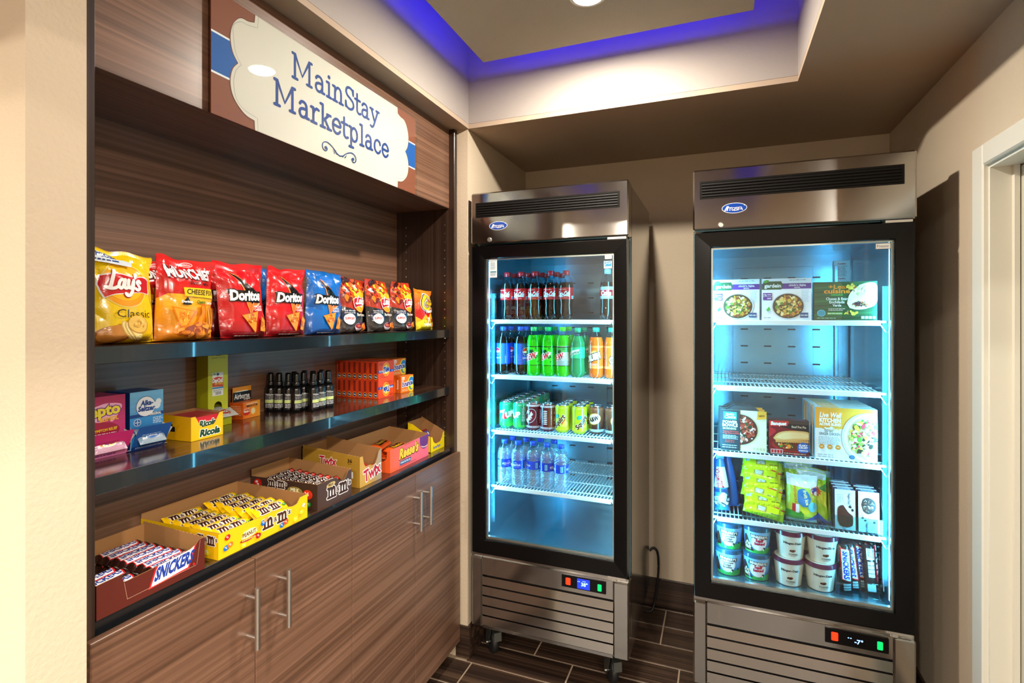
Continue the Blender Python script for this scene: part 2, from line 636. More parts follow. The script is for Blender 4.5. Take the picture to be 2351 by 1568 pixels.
    def art(self, A, mapf, s=None, mi=0, flip=False, smooth=False):
        """lay the art on a surface: mapf(x_m, y_m, lift) -> point"""
        for a, b, c, col, l in A.clipped():
            T = [(a, b, c)]
            if s:
                T = []
                split_tri(a, b, c, s, T)
            for t in T:
                ar = (t[1][0] - t[0][0]) * (t[2][1] - t[0][1]) - (t[1][1] - t[0][1]) * (t[2][0] - t[0][0])
                if abs(ar) < 1e-7:
                    continue
                if ar < 0:
                    t = t[::-1]
                if flip:
                    t = t[::-1]
                self.add([mapf(p[0] * 0.001, p[1] * 0.001, l * EPS) for p in t], [(0, 1, 2)], col, mi, smooth)
        return self
    def flat(self, A, o, u, v, mi=0):
        o, u, v = Vector(o), Vector(u).normalized(), Vector(v).normalized()
        n = u.cross(v)
        return self.art(A, lambda x, y, l: o + u * x + v * y + n * l, None, mi)
    def mesh(self, name, mats):
        me = bpy.data.meshes.new(name)
        me.from_pydata(self.v, [], self.f)
        for m in mats:
            me.materials.append(m)
        at = me.color_attributes.new('Col', 'FLOAT_COLOR', 'CORNER')
        buf = []
        for f, c in zip(self.f, self.c):
            buf += [c[0], c[1], c[2], 1.0] * len(f)
        at.data.foreach_set('color', buf)
        if any(m.name == 'brushed_steel' for m in mats):
            uv = me.uv_layers.new(name='brush')          # u runs up the sheet: the tangent across the brushing
            uv.data.foreach_set('uv', [k for f in self.f for i in f for k in (self.v[i][2] + .3 * self.v[i][1], self.v[i][0] + .7 * self.v[i][1])])
        me.polygons.foreach_set('material_index', self.m)
        me.polygons.foreach_set('use_smooth', self.s)
        if any(self.s):
            me.set_sharp_from_angle(angle=0.9)
        me.update()
        return me

# ---------------------------------------------------------------- objects
def link(name, me, parent=None, loc=None, rot=None):
    o = bpy.data.objects.new(name, me)
    COL.objects.link(o)
    if parent:
        o.parent = parent
    if loc:
        o.location = loc
    if rot:
        o.rotation_euler = rot
    return o

def tag(o, label=None, cat=None, group=None, kind=None):
    if label: o['label'] = label
    if cat: o['category'] = cat
    if group: o['group'] = group
    if kind: o['kind'] = kind
    return o

def thing(name, label, cat, loc=(0, 0, 0), rot=(0, 0, 0), group=None):
    o = link(name, None, None, loc, rot)
    o.empty_display_size = 0.05
    return tag(o, label, cat, group)

def part(name, mb, mats, parent, kind=None, label=None, loc=None, rot=None):
    o = link(name, mb.mesh(name, [M[m] for m in mats]), parent, loc, rot)
    if kind: o['kind'] = kind
    if label: o['label'] = label
    return o

def pieces(name, mb, mats, parent, fn=None, **k):
    """every connected piece of the builder becomes a part of its own"""
    g = list(range(len(mb.v)))
    def find(i):
        while g[i] != i:
            g[i] = g[g[i]]
            i = g[i]
        return i
    for f in mb.f:
        for q in f[1:]:
            g[find(q)] = find(f[0])
    sets = {}
    for n, f in enumerate(mb.f):
        sets.setdefault(find(f[0]), []).append(n)
    res = []
    for fl in sets.values():
        m = MB()
        idx = {}
        for n in fl:
            for q in mb.f[n]:
                if q not in idx:
                    idx[q] = len(m.v)
                    m.v.append(mb.v[q])
            m.f.append(tuple(idx[q] for q in mb.f[n]))
            m.c.append(mb.c[n]); m.m.append(mb.m[n]); m.s.append(mb.s[n])
        res.append((fn or part)(name, m, mats, parent, **k))
    return res

def struct(name, mb, mats, parent=None):
    o = part(name, mb, mats, parent)
    if not parent:
        o['kind'] = 'structure'
    return o

class Kind:
    """a model that can be put down many times: list of (part name, mesh, children)"""
    def __init__(self, name, cat, parts):
        self.name, self.cat = name, cat
        self.parts = [self._p(p) for p in parts]
    def _p(self, p):
        nm, mb, mats = p[:3]
        return (nm, mb.mesh(nm, [M[m] for m in mats]), [self._p(q) for q in (p[3] if len(p) > 3 else [])])
    def put(self, label, loc, rz=0.0, group=None, rx=0.0, ry=0.0):
        if len(self.parts) == 1 and not self.parts[0][2]:
            return tag(link(self.name, self.parts[0][1], None, loc, (rx, ry, rz)), label, self.cat, group)
        r = thing(self.name, label, self.cat, loc, (rx, ry, rz), group)
        for nm, me, ch in self.parts:
            o = link(nm, me, r)
            for n2, m2, _ in ch:
                link(n2, m2, o)
        return r

RZ = PI / 2        # things on the left-hand shelving face +x
# ================================================================ THE ROOM
XW = -1.035            # left wall face
YB = 2.848             # back wall face
XR = 0.722             # right wall face
ZC = 2.346             # soffit
TX0, TX1, TY0, TY1 = -1.03, 0.26, -0.62, 2.096      # ceiling tray
ZT = 2.80              # top of tray
YL = -4.2              # far end of the lobby behind the camera
XL = -3.7
XE = 3.7               # east side of the lobby
YE = 0.30              # unseen end of the right wall, shaped to let the added east downlights through
ZL = 2.75              # lobby ceiling
YS = -0.95             # where the soffit ends
YN = 0.50              # left wall turns here

# floor: grout bed, tiles as pieces
mb = MB().box(XL - .1, XE + .1, YL - .1, YB + .1, -0.06, -0.0025)
floor = struct('floor', mb, ['grout'])
TILE_Y = [0.13, 0.28, 0.43, 0.58, 0.73, 0.88, 1.03, 1.18, 1.33, 1.48, 1.63, 1.78, 1.93, 2.082, 2.228, 2.367, 2.516, 2.666, 2.817, 2.868]
JOINT = {1.93: -1.007, 2.082: -0.591, 2.228: -0.157, 2.367: -0.50, 2.516: -0.252, 2.666: -0.252, 2.817: -0.70}
tiles = {}
for i in range(len(TILE_Y) - 1):
    y0, y1 = TILE_Y[i], TILE_Y[i + 1]
    j = JOINT.get(y0, -1.0 + (i * 0.23) % 0.61)
    x = j
    while x > -1.24:
        x -= 0.6125
    xl = -1.24 if y0 < 2.08 else XW
    while x < XR:
        a, b = max(x + 0.0035, xl), min(x + 0.609, XR)
        if b - a > 0.02:
            mb = MB().box(a, b, y0 + 0.0035, y1 - 0.0035, -0.004, 0.0, b=0.0012)
            o = part('tile', mb, ['tile'], floor)
        x += 0.6125
# the rest of the lobby floor: larger tiles, one piece of geometry
mb = MB()
y = -4.2
k = 0
while y < 0.12:
    x = XL + (k * 0.37) % 0.61 - 0.61
    while x < XE:
        a, b = max(x + .003, XL), min(x + .609, XE)
        if b > a:
            mb.box(a, b, y + .003, min(y + .1485, .1265), -0.004, 0)
        x += 0.6125
    y += 0.15
    k += 1
y = 0.13
lob = part('tile_field', mb, ['tile'], floor, kind='stuff')

# walls
mb = MB().box(XW - 0.12, XW, 2.098, YB + .1, 0, ZT)
struct('wall_left', mb, ['wall'])
mb = MB().box(XL, XW, YN, 0.588, 0, ZL)
struct('wall_front', mb, ['wall'])
mb = MB().box(XW - .1, XR + .12, YB, YB + .1, 0, ZT)
struct('wall_back', mb, ['wall'])
DY0, DY1, DZ = 1.00, 1.905, 1.955          # door opening in the right wall
mb = MB().box(XR, XR + .12, DY1, YB, 0, ZT).box(XR, XR + .12, YE, DY0, 0, ZT).box(XR, XR + .12, DY0, DY1, DZ, ZT)
struct('wall_right', mb, ['wall'])
mb = MB().box(XR + .12, XE, YE, YE + .1, 0, ZL)
struct('wall_front_east', mb, ['wall'])
mb = MB().box(XE, XE + .1, YL, YE, 0, ZL)
struct('wall_east', mb, ['lobby'])
mb = MB().box(XL - .1, XE + .1, YL - .1, YL, 0, ZL)
struct('wall_rear', mb, ['lobby'])
mb = MB().box(XL - .1, XL, YL, YN, 0, ZL)
struct('wall_far_left', mb, ['lobby'])

# ceiling: soffit ring, tray sides, lid, floating stucco panel
mb = MB()
mb.box(XW - .4, TX0, YS, YB, ZC, ZC + .02).box(TX1, XR, YS, YB, ZC, ZC + .02)
mb.box(TX0, TX1, TY1, YB, ZC, ZC + .02).box(TX0, TX1, YS, TY0, ZC, ZC + .02)
mb.box(XL, XE, YL, YS - .02, ZL, ZL + .05).box(XR + .02, XE, YS - .02, YE, ZL, ZL + .05).box(XR, XR + .02, YS, YE, ZC, ZL + .05).box(XL, XW - .4, YS - .02, YN, ZL, ZL + .05)
mb.box(XW - .42, XW - .4, YS, YN, ZC, ZL)
ceiling = struct('ceiling', mb, ['ceil'])
mb = MB()
mb.box(TX0 - .03, TX0, TY0 - .03, TY1 + .03, ZC + .021, ZT).box(TX1, TX1 + .03, TY0 - .03, TY1 + .03, ZC + .021, ZT)
mb.box(TX0, TX1, TY1, TY1 + .03, ZC + .021, ZT).box(TX0, TX1, TY0 - .03, TY0, ZC + .021, ZT)
mb.box(TX0, TX1, TY0, TY1, ZT, ZT + .03)
part('ceiling_tray', mb, ['tray'], ceiling)
mb = MB().box(XW - .4, XR, YS - .02, YS, ZC, ZL)
part('soffit_face', mb, ['tray'], ceiling)
CX0, CX1, CY0, CY1, CZ = -0.90, 0.111, TY0 + .13, 1.97, 2.56
mb = MB().box(CX0, CX1, CY0, CY1, CZ, CZ + .02).box(CX0 + .12, CX1 - .12, CY0 + .12, CY1 - .12, CZ + .02, ZT)
part('floating_panel', mb, ['cloud'], ceiling)
# blue strips on the ledge of the floating panel
e = 0.05
zz = CZ + .02
for nm, b in (('a', (CX0 + e, CX0 + e + .012, CY0 + e, CY1 - e)), ('b', (CX1 - e - .012, CX1 - e, CY0 + e, CY1 - e)),
              ('c', (CX0 + e, CX1 - e, CY1 - e - .012, CY1 - e)), ('d', (CX0 + e, CX1 - e, CY0 + e, CY0 + e + .012))):
    part('blue_strip_light', MB().box(*b, zz, zz + .012), ['blueled'], ceiling)
# downlights
for i, (x, y, z, p) in enumerate(DOWNLIGHTS):
    lab = ['round recessed downlight glowing in the middle of the stucco ceiling panel'][0] if i == 0 else None
    r = thing('downlight', lab or ('round recessed downlight of the stucco panel, %s, out of the picture' % ['second from the back', 'third from the back'][i - 1] if i < 3 else
              'round recessed downlight in the high lobby ceiling, %s' % ['near row, first from the west', 'near row, second from the west', 'near row, third from the west', 'middle row, first from the west', 'middle row, second from the west', 'middle row, third from the west', 'rear row, west one', 'rear row, east one', 'alone south of the alcove', 'near side, east, added as unseen fill', 'near side, far east, added as unseen fill', 'rear side, east, added as unseen fill', 'beside the right wall end, added as unseen fill'][i - 3]), 'light', (x, y, z), (0, 0, 0), None if i == 0 else ('downlights of the floating panel' if i < 3 else 'downlights in the lobby'))
    mb = MB().lathe([(0.062, 0.0), (0.062, -0.004), (0.050, -0.006), (0.047, 0.0)], 28, caps=False)
    part('trim_ring', mb, ['trim'], r)
    part('lens', MB().lathe([(0.0005, -0.0072), (0.049, -0.0065)][::-1], 28, caps=False), ['lens'], r)

# baseboards in the wood-look tile
def base_run(name, runs, axis):
    root = None
    for k, (a, b, face, th) in enumerate(runs):
        mb = MB()
        if axis == 'x':
            mb.box(a, b, face - th if th > 0 else face, face if th > 0 else face - th, 0.003, 0.146, b=0.0015)
        else:
            mb.box(face, face + th, a, b, 0.003, 0.146, b=0.0015)
        if k == 0:
            root = struct(name, mb, ['tile'])
        else:
            part('tile', mb, ['tile'], root)
base_run('baseboard_back', [(XW + .012, -0.655, YB, .011), (-0.652, -0.045, YB, .011), (-0.042, 0.565, YB, .011), (0.568, XR, YB, .011)], 'x')
base_run('baseboard_left', [(2.098, 2.70, XW, .011), (2.703, YB - .011, XW, .011)], 'y')
mb = MB().box(XW - .0555, XW + .011, 2.0895, 2.0975, .003, .146, b=.0015)
struct('baseboard_pillar', mb, ['tile'])
base_run('baseboard_right', [(1.972, 2.5, XR - .011, .011), (2.503, YB - .011, XR - .011, .011)], 'y')
mb = MB().box(XL, XW, YN - .011, YN, .003, .146, b=.0015)
struct('baseboard_front', mb, ['tile'])

# door on the right
d1 = thing('door_1', None, None, (0, 0, 0))
d1['kind'] = 'structure'
mb = MB()
for y0, y1 in ((DY1 - .006, DY1 + .062), (DY0 - .062, DY0 + .006)):
    mb.box(XR - .018, XR, y0, y1, 0, DZ + .056, b=.004)
mb.box(XR - .018, XR, DY0 + .006, DY1 - .006, DZ - .006, DZ + .056, b=.004)
pieces('casing', mb, ['trim'], d1)
mb = MB()
mb.box(XR - .004, XR + .12, DY1 - .016, DY1, 0, DZ).box(XR - .004, XR + .12, DY0, DY0 + .016, 0, DZ).box(XR - .004, XR + .12, DY0 + .016, DY1 - .016, DZ - .016, DZ)
mb.box(XR + .045, XR + .057, DY1 - .030, DY1 - .016, 0, DZ - .016).box(XR + .045, XR + .057, DY0 + .016, DY0 + .030, 0, DZ - .016)
pieces('jamb', mb, ['trim'], d1)
mb = MB().box(XR + .060, XR + .10, DY0 + .018, DY1 - .018, .008, DZ - .018, b=.003)
part('door_panel', mb, ['doorp'], d1)

# ================================================================ SHELVING UNIT
Y0, Y1 = 0.632, 2.070
XF, XBK = -1.112, -1.385
Z1, Z2, ZCT = 1.457, 1.205, 0.937
cab = thing('display_cabinet', 'tall brown laminate display shelving unit with deep header under the sign', 'cabinet', (-1.24, 1.35, 0))
def cpart(name, mb, mats, parent=cab, **k):
    """part built in world coordinates below a thing that stands elsewhere"""
    o = part(name, mb, mats, parent, **k)
    p = parent
    off = Vector((0, 0, 0))
    while p:
        off += p.location
        p = p.parent
    o.location = -off
    return o
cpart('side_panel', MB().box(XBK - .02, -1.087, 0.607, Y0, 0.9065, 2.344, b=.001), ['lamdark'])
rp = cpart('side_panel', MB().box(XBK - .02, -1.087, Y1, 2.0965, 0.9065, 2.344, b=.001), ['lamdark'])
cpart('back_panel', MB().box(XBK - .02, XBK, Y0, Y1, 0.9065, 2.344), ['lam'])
mb = MB().box(XF - .018, XF, Y0 + .001, Y1 - .001, 1.994, 2.343, b=.001).box(XBK, XF - .018, Y0 + .001, Y1 - .001, 1.994, 2.012)
cpart('header_panel', mb, ['lam'])
mb = MB()
mb2 = MB()
for x in (-1.135, -1.335):
    for k in range(26):
        z = 0.985 + k * 0.0375
        if abs(z - Z1 + .02) > .02 and abs(z - Z2 + .02) > .02:
            mb.lathe([(0.0032, 0), (0.0032, 0.0006), (0.0015, 0.0007)], 8, at=(0, 0, 0))
            n = len(mb.v)
            for q in range(n - 24, n):
                v = mb.v[q]
                mb.v[q] = (x + v[0], Y1 - v[2], z + v[1])
cpart('pin_holes', mb, ['chrome'], kind='stuff')
for z in (Z1, Z2):
    s = cpart('shelf', MB().box(XBK + .002, XF - .002, Y0 + .0015, Y1 - .0015, z - .034, z), ['shelf'])
    cpart('edge_band', MB().box(XF - .002, XF, Y0 + .0015, Y1 - .0015, z - .034, z + .0004, b=.0008), ['edge'], s)
    mb = MB()
    for yy in (Y0 + .004, Y1 - .004):
        for xx in (XF - .02, XBK + .04):
            mb.lathe([(.004, -.040), (.004, -.034)], 8, at=(xx, yy, z))
    pieces('shelf_pin', mb, ['chrome'], s, cpart)

top = thing('counter_top', 'long dark worktop of the shelving unit holding the candy cartons', 'counter', (-1.24, 1.35, ZCT))
cpart('slab', MB().box(XBK, -1.101, Y0 + .001, Y1 - .001, ZCT - .030, ZCT), ['shelf'], top)
cpart('edge_band', MB().box(-1.101, -1.099, Y0 + .001, Y1 - .001, ZCT - .030, ZCT + .0004, b=.0008), ['edge'], top)

XD = -1.067
seams = [0.611, 0.980, 1.350, 1.719, 2.0885]
for c in (0, 1):
    u = thing('base_cabinet', ['brown laminate base cabinet with two bar-handled doors below the candy bar cartons',
                               'brown laminate base cabinet with two bar-handled doors next to the slim cooler'][c], 'cabinet', (-1.24, (seams[2 * c] + seams[2 * c + 2]) / 2, 0))
    a, b = seams[2 * c], seams[2 * c + 2]
    aa, bb = a + (0.003 if c == 0 else .001), b - (0.0005 if c == 0 else -.006)
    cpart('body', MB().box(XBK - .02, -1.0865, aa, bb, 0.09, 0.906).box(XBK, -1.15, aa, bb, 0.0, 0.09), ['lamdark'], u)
    for k in (0, 1):
        y0, y1 = seams[2 * c + k], seams[2 * c + k + 1]
        d = cpart('door', MB().box(-1.0855, XD, y0 + .0012, y1 - .0012, 0.078, 0.9165, b=.0012), ['lam'], u)
        hy = y1 - .035 if k == 0 else y0 + .055
        if c == 0:
            hy = 0.955 if k == 0 else 1.055
        else:
            hy = 1.705 if k == 0 else 1.775
        zt, zb = (0.862, 0.714) if c == 0 else (0.862, 0.714)
        m = MB().tube([(XD + .034, hy, zb), (XD + .034, hy, zt)], .0062, 14)
        for zz in (zb + .026, zt - .026):
            m.tube([(XD + .0002, hy, zz), (XD + .034, hy, zz)], .0048, 12)
        cpart('handle', m, ['chrome'], d)

# ================================================================ SIGN
SW, SH = 884, 294
A = Art(SW, SH, '86492f')
A.rect(0, 96, SW, 196, 'eef3f6')
A.rect(0, 101, SW, 191, '0658a8')
def cream(d):
    """cloud-shaped plaque, d = inset in mm"""
    L = [(126 + d, 300), (123 + d, 273 - d)]
    L += smooth_path([(123 + d, 273 - d), (104, 266 - d), (80, 262 - d), (60, 238 - d * .5), (52 + d, 204), (58 + d, 170), (74 + d, 148)], 5)[1:]
    L += smooth_path([(74 + d, 148), (58 + d, 126), (52 + d, 92), (62 + d * .8, 58), (92, 31 + d), (123 + d, 24 + d)], 5)[1:]
    L += [(125 + d, -6)]
    R_ = [(888 - p[0], p[1]) for p in L[::-1]]
    return L + R_
A.poly(cream(-2.5), '6e3a26')
A.poly(cream(0), 'dad3c6')
def outline(d):
    p = cream(d)
    A.stroke(p[:len(p) // 2], 1.0, '8a8f96', False)
    A.stroke(p[len(p) // 2:], 1.0, '8a8f96', False)
outline(9)
circ = lambda cx, cy, rx, ry, a0, a1, n=14: [(cx + rx * math.cos(math.radians(a0 + (a1 - a0) * i / n)), cy + ry * math.sin(math.radians(a0 + (a1 - a0) * i / n))) for i in range(n + 1)]
G = {   # slab-serif letters as pen strokes, cap height 1
 'M': [[(.0, 0), (.27, 0)], [(.13, 0), (.13, 1)], [(0, 1), (.15, 1)], [(.14, 1), (.55, .22), (.96, 1)], [(.96, 0), (.96, 1)], [(.95, 1), (1.1, 1)], [(.82, 0), (1.1, 0)]],
 'a': [[(.08, .53), (.15, .63), (.29, .66), (.42, .60), (.47, .44), (.47, .03)], [(.47, .37), (.28, .37), (.11, .30), (.07, .15), (.14, .03), (.28, 0), (.40, .07), (.47, .20)], [(.44, .02), (.60, .02)]],
 'i': [[(.02, .64), (.17, .64)], [(.17, .64), (.17, 0)], [(.03, 0), (.31, 0)], circ(.17, .9, .03, .03, 0, 360, 8)],
 'n': [[(0, .64), (.14, .64)], [(.14, .64), (.14, 0)], [(0, 0), (.28, 0)], [(.14, .42), (.22, .58), (.36, .66), (.50, .60), (.55, .42), (.55, .02)], [(.43, 0), (.69, 0)]],
 'S': [[(.60, .74), (.54, .93), (.34, 1.0), (.15, .93), (.09, .76), (.18, .60), (.40, .50), (.58, .38), (.63, .20), (.52, .04), (.32, -.01), (.13, .06), (.07, .26)], [(.60, .72), (.60, .96)], [(.07, .04), (.07, .28)]],
 't': [[(.17, .92), (.17, .20), (.22, .05), (.34, .0), (.45, .05)], [(0, .64), (.40, .64)]],
 'y': [[(.05, .64), (.32, .03)], [(.58, .64), (.32, .03), (.22, -.18), (.10, -.27), (-.02, -.23)], [(-.05, .64), (.19, .64)], [(.45, .64), (.69, .64)]],
 'r': [[(0, .64), (.14, .64)], [(.14, .64), (.14, 0)], [(0, 0), (.33, 0)], [(.14, .40), (.22, .57), (.34, .66), (.47, .63)]],
 'k': [[(0, 1), (.14, 1)], [(.14, 1), (.14, 0)], [(0, 0), (.28, 0)], [(.54, .64), (.16, .28)], [(.28, .38), (.56, 0)], [(.42, .64), (.66, .64)], [(.44, 0), (.69, 0)]],
 'e': [[(.08, .35), (.58, .35), (.54, .54), (.42, .65), (.27, .65), (.13, .54), (.07, .33), (.13, .10), (.30, -.01), (.46, .03), (.57, .15)]],
 'p': [[(0, .64), (.14, .64)], [(.14, .64), (.14, -.32)], [(0, -.32), (.30, -.32)], circ(.37, .325, .23, .325, 0, 360, 16)],
 'l': [[(.02, 1), (.17, 1)], [(.17, 1), (.17, 0)], [(.03, 0), (.31, 0)]],
 'c': [[(.55, .47), (.50, .60), (.32, .66), (.14, .56), (.07, .33), (.13, .10), (.31, -.01), (.47, .04), (.57, .17)]],
}
def sign_text(word, xs, base, cap, wt):
    for ch, x in zip(word, xs):
        for st in G[ch]:
            pts = st
            if len(st) > 4 or (ch in 'ty' and len(st) >= 4) or (ch == 'y' and len(st) == 5):
                pts = smooth_path(st, 4) if ch not in 'M' and len(st) < 14 else st
            A.stroke([(x + p[0] * cap, base + p[1] * cap) for p in pts], wt, '053a86', True, False)
    A.L += 1
sign_text('MainStay', [251, 337, 386, 415, 470, 519, 552, 603], 190, 67, 8.2)
sign_text('Marketplace', [187, 273, 322, 361, 410, 455, 491, 544, 572, 619, 664], 92, 66, 8.2)
for sx in (1, -1):                      # scroll ornament
    P = [(0, -11), (-14, -6), (-26, 4), (-40, 12), (-56, 16), (-70, 10), (-74, -2), (-68, -12), (-58, -12), (-54, -4), (-60, 1)]
    A.stroke([(446 + sx * p[0] * 1.05 + (0), 36 + p[1] * .95) for p in smooth_path(P, 5)], 3.0, '0b3f80', True)
    A.ell(446 - sx * 63, 33, 5, 5, '0b3f80')
    for q in (12, 22):
        A.poly([(446 - sx * q, 27), (446 - sx * (q + 10), 40), (446 - sx * (q + 3), 25)], '0b3f80')
r = thing('sign', 'wide printed acrylic sign with cream plaque and blue lettering on the header', 'sign', (XF + .012, 0.884, 1.990), (0, 0, RZ))
mb = MB().box(0, SW * .001, -.0, .004, 0, SH * .001, '7a4630')
mb.flat(A, (0, -.0, 0), (1, 0, 0), (0, 0, 1))
part('printed_board', mb, ['paper'], r)
mb = MB().box(-.001, SW * .001 + .001, -.0085, -.0035, -.001, SH * .001 + .001, b=.0008)
part('acrylic_face', mb, ['signface'], r)
mb = MB()
for x in (.03, SW * .001 - .03):
    for z in (.03, SH * .001 - .03):
        mb.box(x - .006, x + .006, .004, .0119, z - .006, z + .006)
pieces('standoff', mb, ['chrome'], r)
# ================================================================ COOLERS
def make_cooler(kind, label, ox, oy):
    """glass-door merchandiser, local x 0..0.685 (front faces -y at y = 0)"""
    W, D = 0.685, 0.645
    r = thing('display_cooler' if kind == 0 else 'display_freezer', label, 'refrigerator', (ox, oy, 0))
    # outer body
    mb = MB()
    mb.box(0, .03, .07, D, .155, 2.045, b=.002).box(W - .03, W, .07, D, .155, 2.045, b=.002)
    mb.box(.03, W - .03, D - .02, D, .155, 2.045).box(.03, W - .03, .07, D - .02, 1.84, 2.045).box(.03, W - .03, .07, D - .02, .155, .50)
    mb.box(.03, W - .03, .12, D - .02, 1.80, 1.84)
    part('body', mb, ['steel'], r)
    # liner: open box
    x0, x1, y0, y1, z0, z1 = .060, .625, .075, .620, .538, 1.790
    mb = MB()
    mb.box(.03, x0, y0, y1, .50, 1.80).box(x1, W - .03, y0, y1, .50, 1.80).box(x0, x1, y1 - .008, y1, .50, 1.80)
    mb.box(x0, x1, y0, y1, .50, z0).box(x0, x1, y0, y1, z1, 1.80)
    mb.box(.003, .03, .052, .07, .47, 1.83).box(W - .03, W - .003, .052, .07, .47, 1.83).box(.03, W - .03, .052, .075, .47, .538).box(.03, W - .03, .052, .075, 1.775, 1.83)
    mb.box(.03, .062, .052, .075, .538, 1.775).box(.623, W - .03, .052, .075, .538, 1.775)
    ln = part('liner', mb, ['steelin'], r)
    mb = MB()                      # air panel with slots on the back wall
    mb.box(.150, .480, y1 - .016, y1 - .009, .60, 1.74, b=.001)
    mb.box(.560, .575, y1 - .024, y1 - .009, .60, 1.74, b=.002)
    part('air_panel', mb, ['steelin'], ln)
    mb = MB()
    for k in range(15):
        for j in range(4):
            xx, zz = .1995 + j * .0975, .602 + k * .0775
            mb.box(xx - .015, xx + .015, y1 - .0175, y1 - .0158, zz, zz + .006)
    part('air_slots', mb, ['matblack'], ln, kind='stuff')
    mb = MB()                      # shelf standards in the corners
    for xx in (x0, x1 - .010):
        for yy in (.095, .555):
            mb.box(xx, xx + .010, yy, yy + .016, .585, 1.62)
    pieces('shelf_standard', mb, ['steelin'], ln)
    # LED strips behind the door frame
    for nm, xx, xo in (('l', .0585, 1), ('r', .6225, -1)):
        mb = MB().box(xx, xx + .005, .044, .0515, .56, 1.76)
        part('led_strip', mb, ['strip'], ln)
        d = lamp('cooler_lamp', 'AREA', (ox + xx + .0025 + xo * .012, oy + .036, 1.16), P_FRIDGE, (0.13, 0.66, 1.0), shape='RECTANGLE', size=.02, size_y=1.15)
        d.rotation_euler = (PI / 2, 0, -xo * math.radians(52))
    # shelves: rail in front, wires front to back
    for z in (1.495, 1.249, 1.003, .757):
        mb = MB().box(.083, .602, .060, .066, z - .011, z + .007, b=.002)
        mb.box(.066, .083, .064, .074, z - .002, z + .006, b=.001).box(.602, .619, .064, .074, z - .002, z + .006, b=.001)
        s = part('shelf', mb, ['wire'], r)
        mb = MB()
        for k in range(36):
            xx = .085 + k * (.515 / 35)
            mb.box(xx - .0016, xx + .0016, .066, .585, z + .0032, z + .0064)
        for yy in (.12, .25, .40, .575):
            mb.box(.066, .619, yy - .002, yy + .002, z - .001, z + .0031)
        part('wire_grid', mb, ['wire'], s, kind='stuff')
        mb = MB()
        for xx, sx in ((.064, 1), (.621, -1)):
            mb.tube([(xx, .075, z - .035), (xx + sx * .018, .078, z - .004)], .002, 6)
        pieces('bracket', mb, ['wire'], s)
    # header with vent, badge and lock
    mb = MB()
    mb.box(.0, W, -.008, .07, 1.833, 2.055, b=.006)
    hp = part('header_panel', mb, ['steel'], r)
    fr = MB()
    vx0, vx1, vz0, vz1 = .024, .650, 1.9465, 2.0105
    fr.box(vx0, vx1, -.0105, -.0082, vz1 - .006, vz1).box(vx0, vx1, -.0105, -.0082, vz0, vz0 + .006)
    fr.box(vx0, vx0 + .007, -.0105, -.0082, vz0 + .006, vz1 - .006).box(vx1 - .007, vx1, -.0105, -.0082, vz0 + .006, vz1 - .006)
    fr.box(vx0 + .007, vx1 - .007, -.0088, -.0082, vz0 + .006, vz1 - .006)
    part('vent_frame', fr, ['vent'], hp)
    sl = MB()
    sl.prism([(0, 0), (.0035, .0008), (.0035, .0025), (0, .0095)], (vx0 + .007, -.0086, 0), (0, -1, 0), (0, 0, 1), vx1 - vx0 - .014)
    sl.v = [(vx0 + .007 if abs(v[0] - (vx0 + .007)) < .01 else vx1 - .007, v[1], v[2]) for v in sl.v]
    me = sl.mesh('slat', [M['vent']])
    for k in range(5):
        link('slat', me, hp, (0, 0, vz0 + .0068 + k * .0103))
    B = Art(110, 50)
    B.ell(55, 25, 42, 18.5, 'cfd6dc', 36)
    B.ell(55, 25, 40, 16.8, '12409c', 36)
    Lk = 'e3e8ee'
    B.poly([(21, 16), (30, 33), (37, 33), (33, 16), (29, 16), (31.5, 27), (26, 16)], Lk)
    for p in ([(36, 27), (47, 27)], [(41.5, 27), (40, 16)], [(47, 18), (48, 26), (56, 26.5), (55.5, 17), (47, 17)], [(52, 20), (57, 15)],
              [(67, 26.5), (59.5, 26.5), (59.5, 21.5), (66, 21.5), (65.5, 16.5), (58, 16.5)], [(68, 26.5), (78, 26.5), (82, 16)], [(69.5, 26.5), (68.5, 16)], [(72, 20), (79, 20)]):
        B.stroke(p, 2.6, Lk, False)
    B.ell(88, 33, 1.6, 1.6, Lk, 8)
    mb = MB().lathe([(.042, 0), (.042, .002)], 32)
    mb.v = [(v[0] , -v[2], v[1] * .45) for v in mb.v]
    mb.f = [f[::-1] for f in mb.f]
    mb.c = [lin('cfd6dc')] * len(mb.c)
    mb.flat(B, (-.055, -.0020, -.025), (1, 0, 0), (0, 0, 1))
    part('badge', mb, ['gloss'], hp, loc=(.131 if kind == 0 else .141, -.0081, 1.906))
    mb = MB().lathe([(.0105, 0), (.0105, .003), (.008, .005), (.0075, .003)], 20).lathe([(.006, .0), (.006, .0045)], 14)
    mb.v = [(v[0], -v[2], v[1]) for v in mb.v]
    mb.f = [f[::-1] for f in mb.f]
    mb.box(-.001, .001, -.0052, -.0046, -.004, .004)
    part('lock', mb, ['chrome'], hp, loc=(.090 if kind == 0 else .096, -.0081, 1.848))
    # door: mitred black frame, glass, stickers
    dx0, dx1, dz0, dz1 = .006, .679, .484, 1.822
    gx0, gx1, gz0, gz1 = .063, .625, .541, 1.768
    door = None
    mb = MB()
    O = [(dx0, dz0), (dx1, dz0), (dx1, dz1), (dx0, dz1)]
    I = [(gx0, gz0), (gx1, gz0), (gx1, gz1), (gx0, gz1)]
    prof = [(0, .0505), (0, -.002), (.004, -.006), (.055, -.006), (.95, .0), (1.0, .004), (1.0, .0505)]
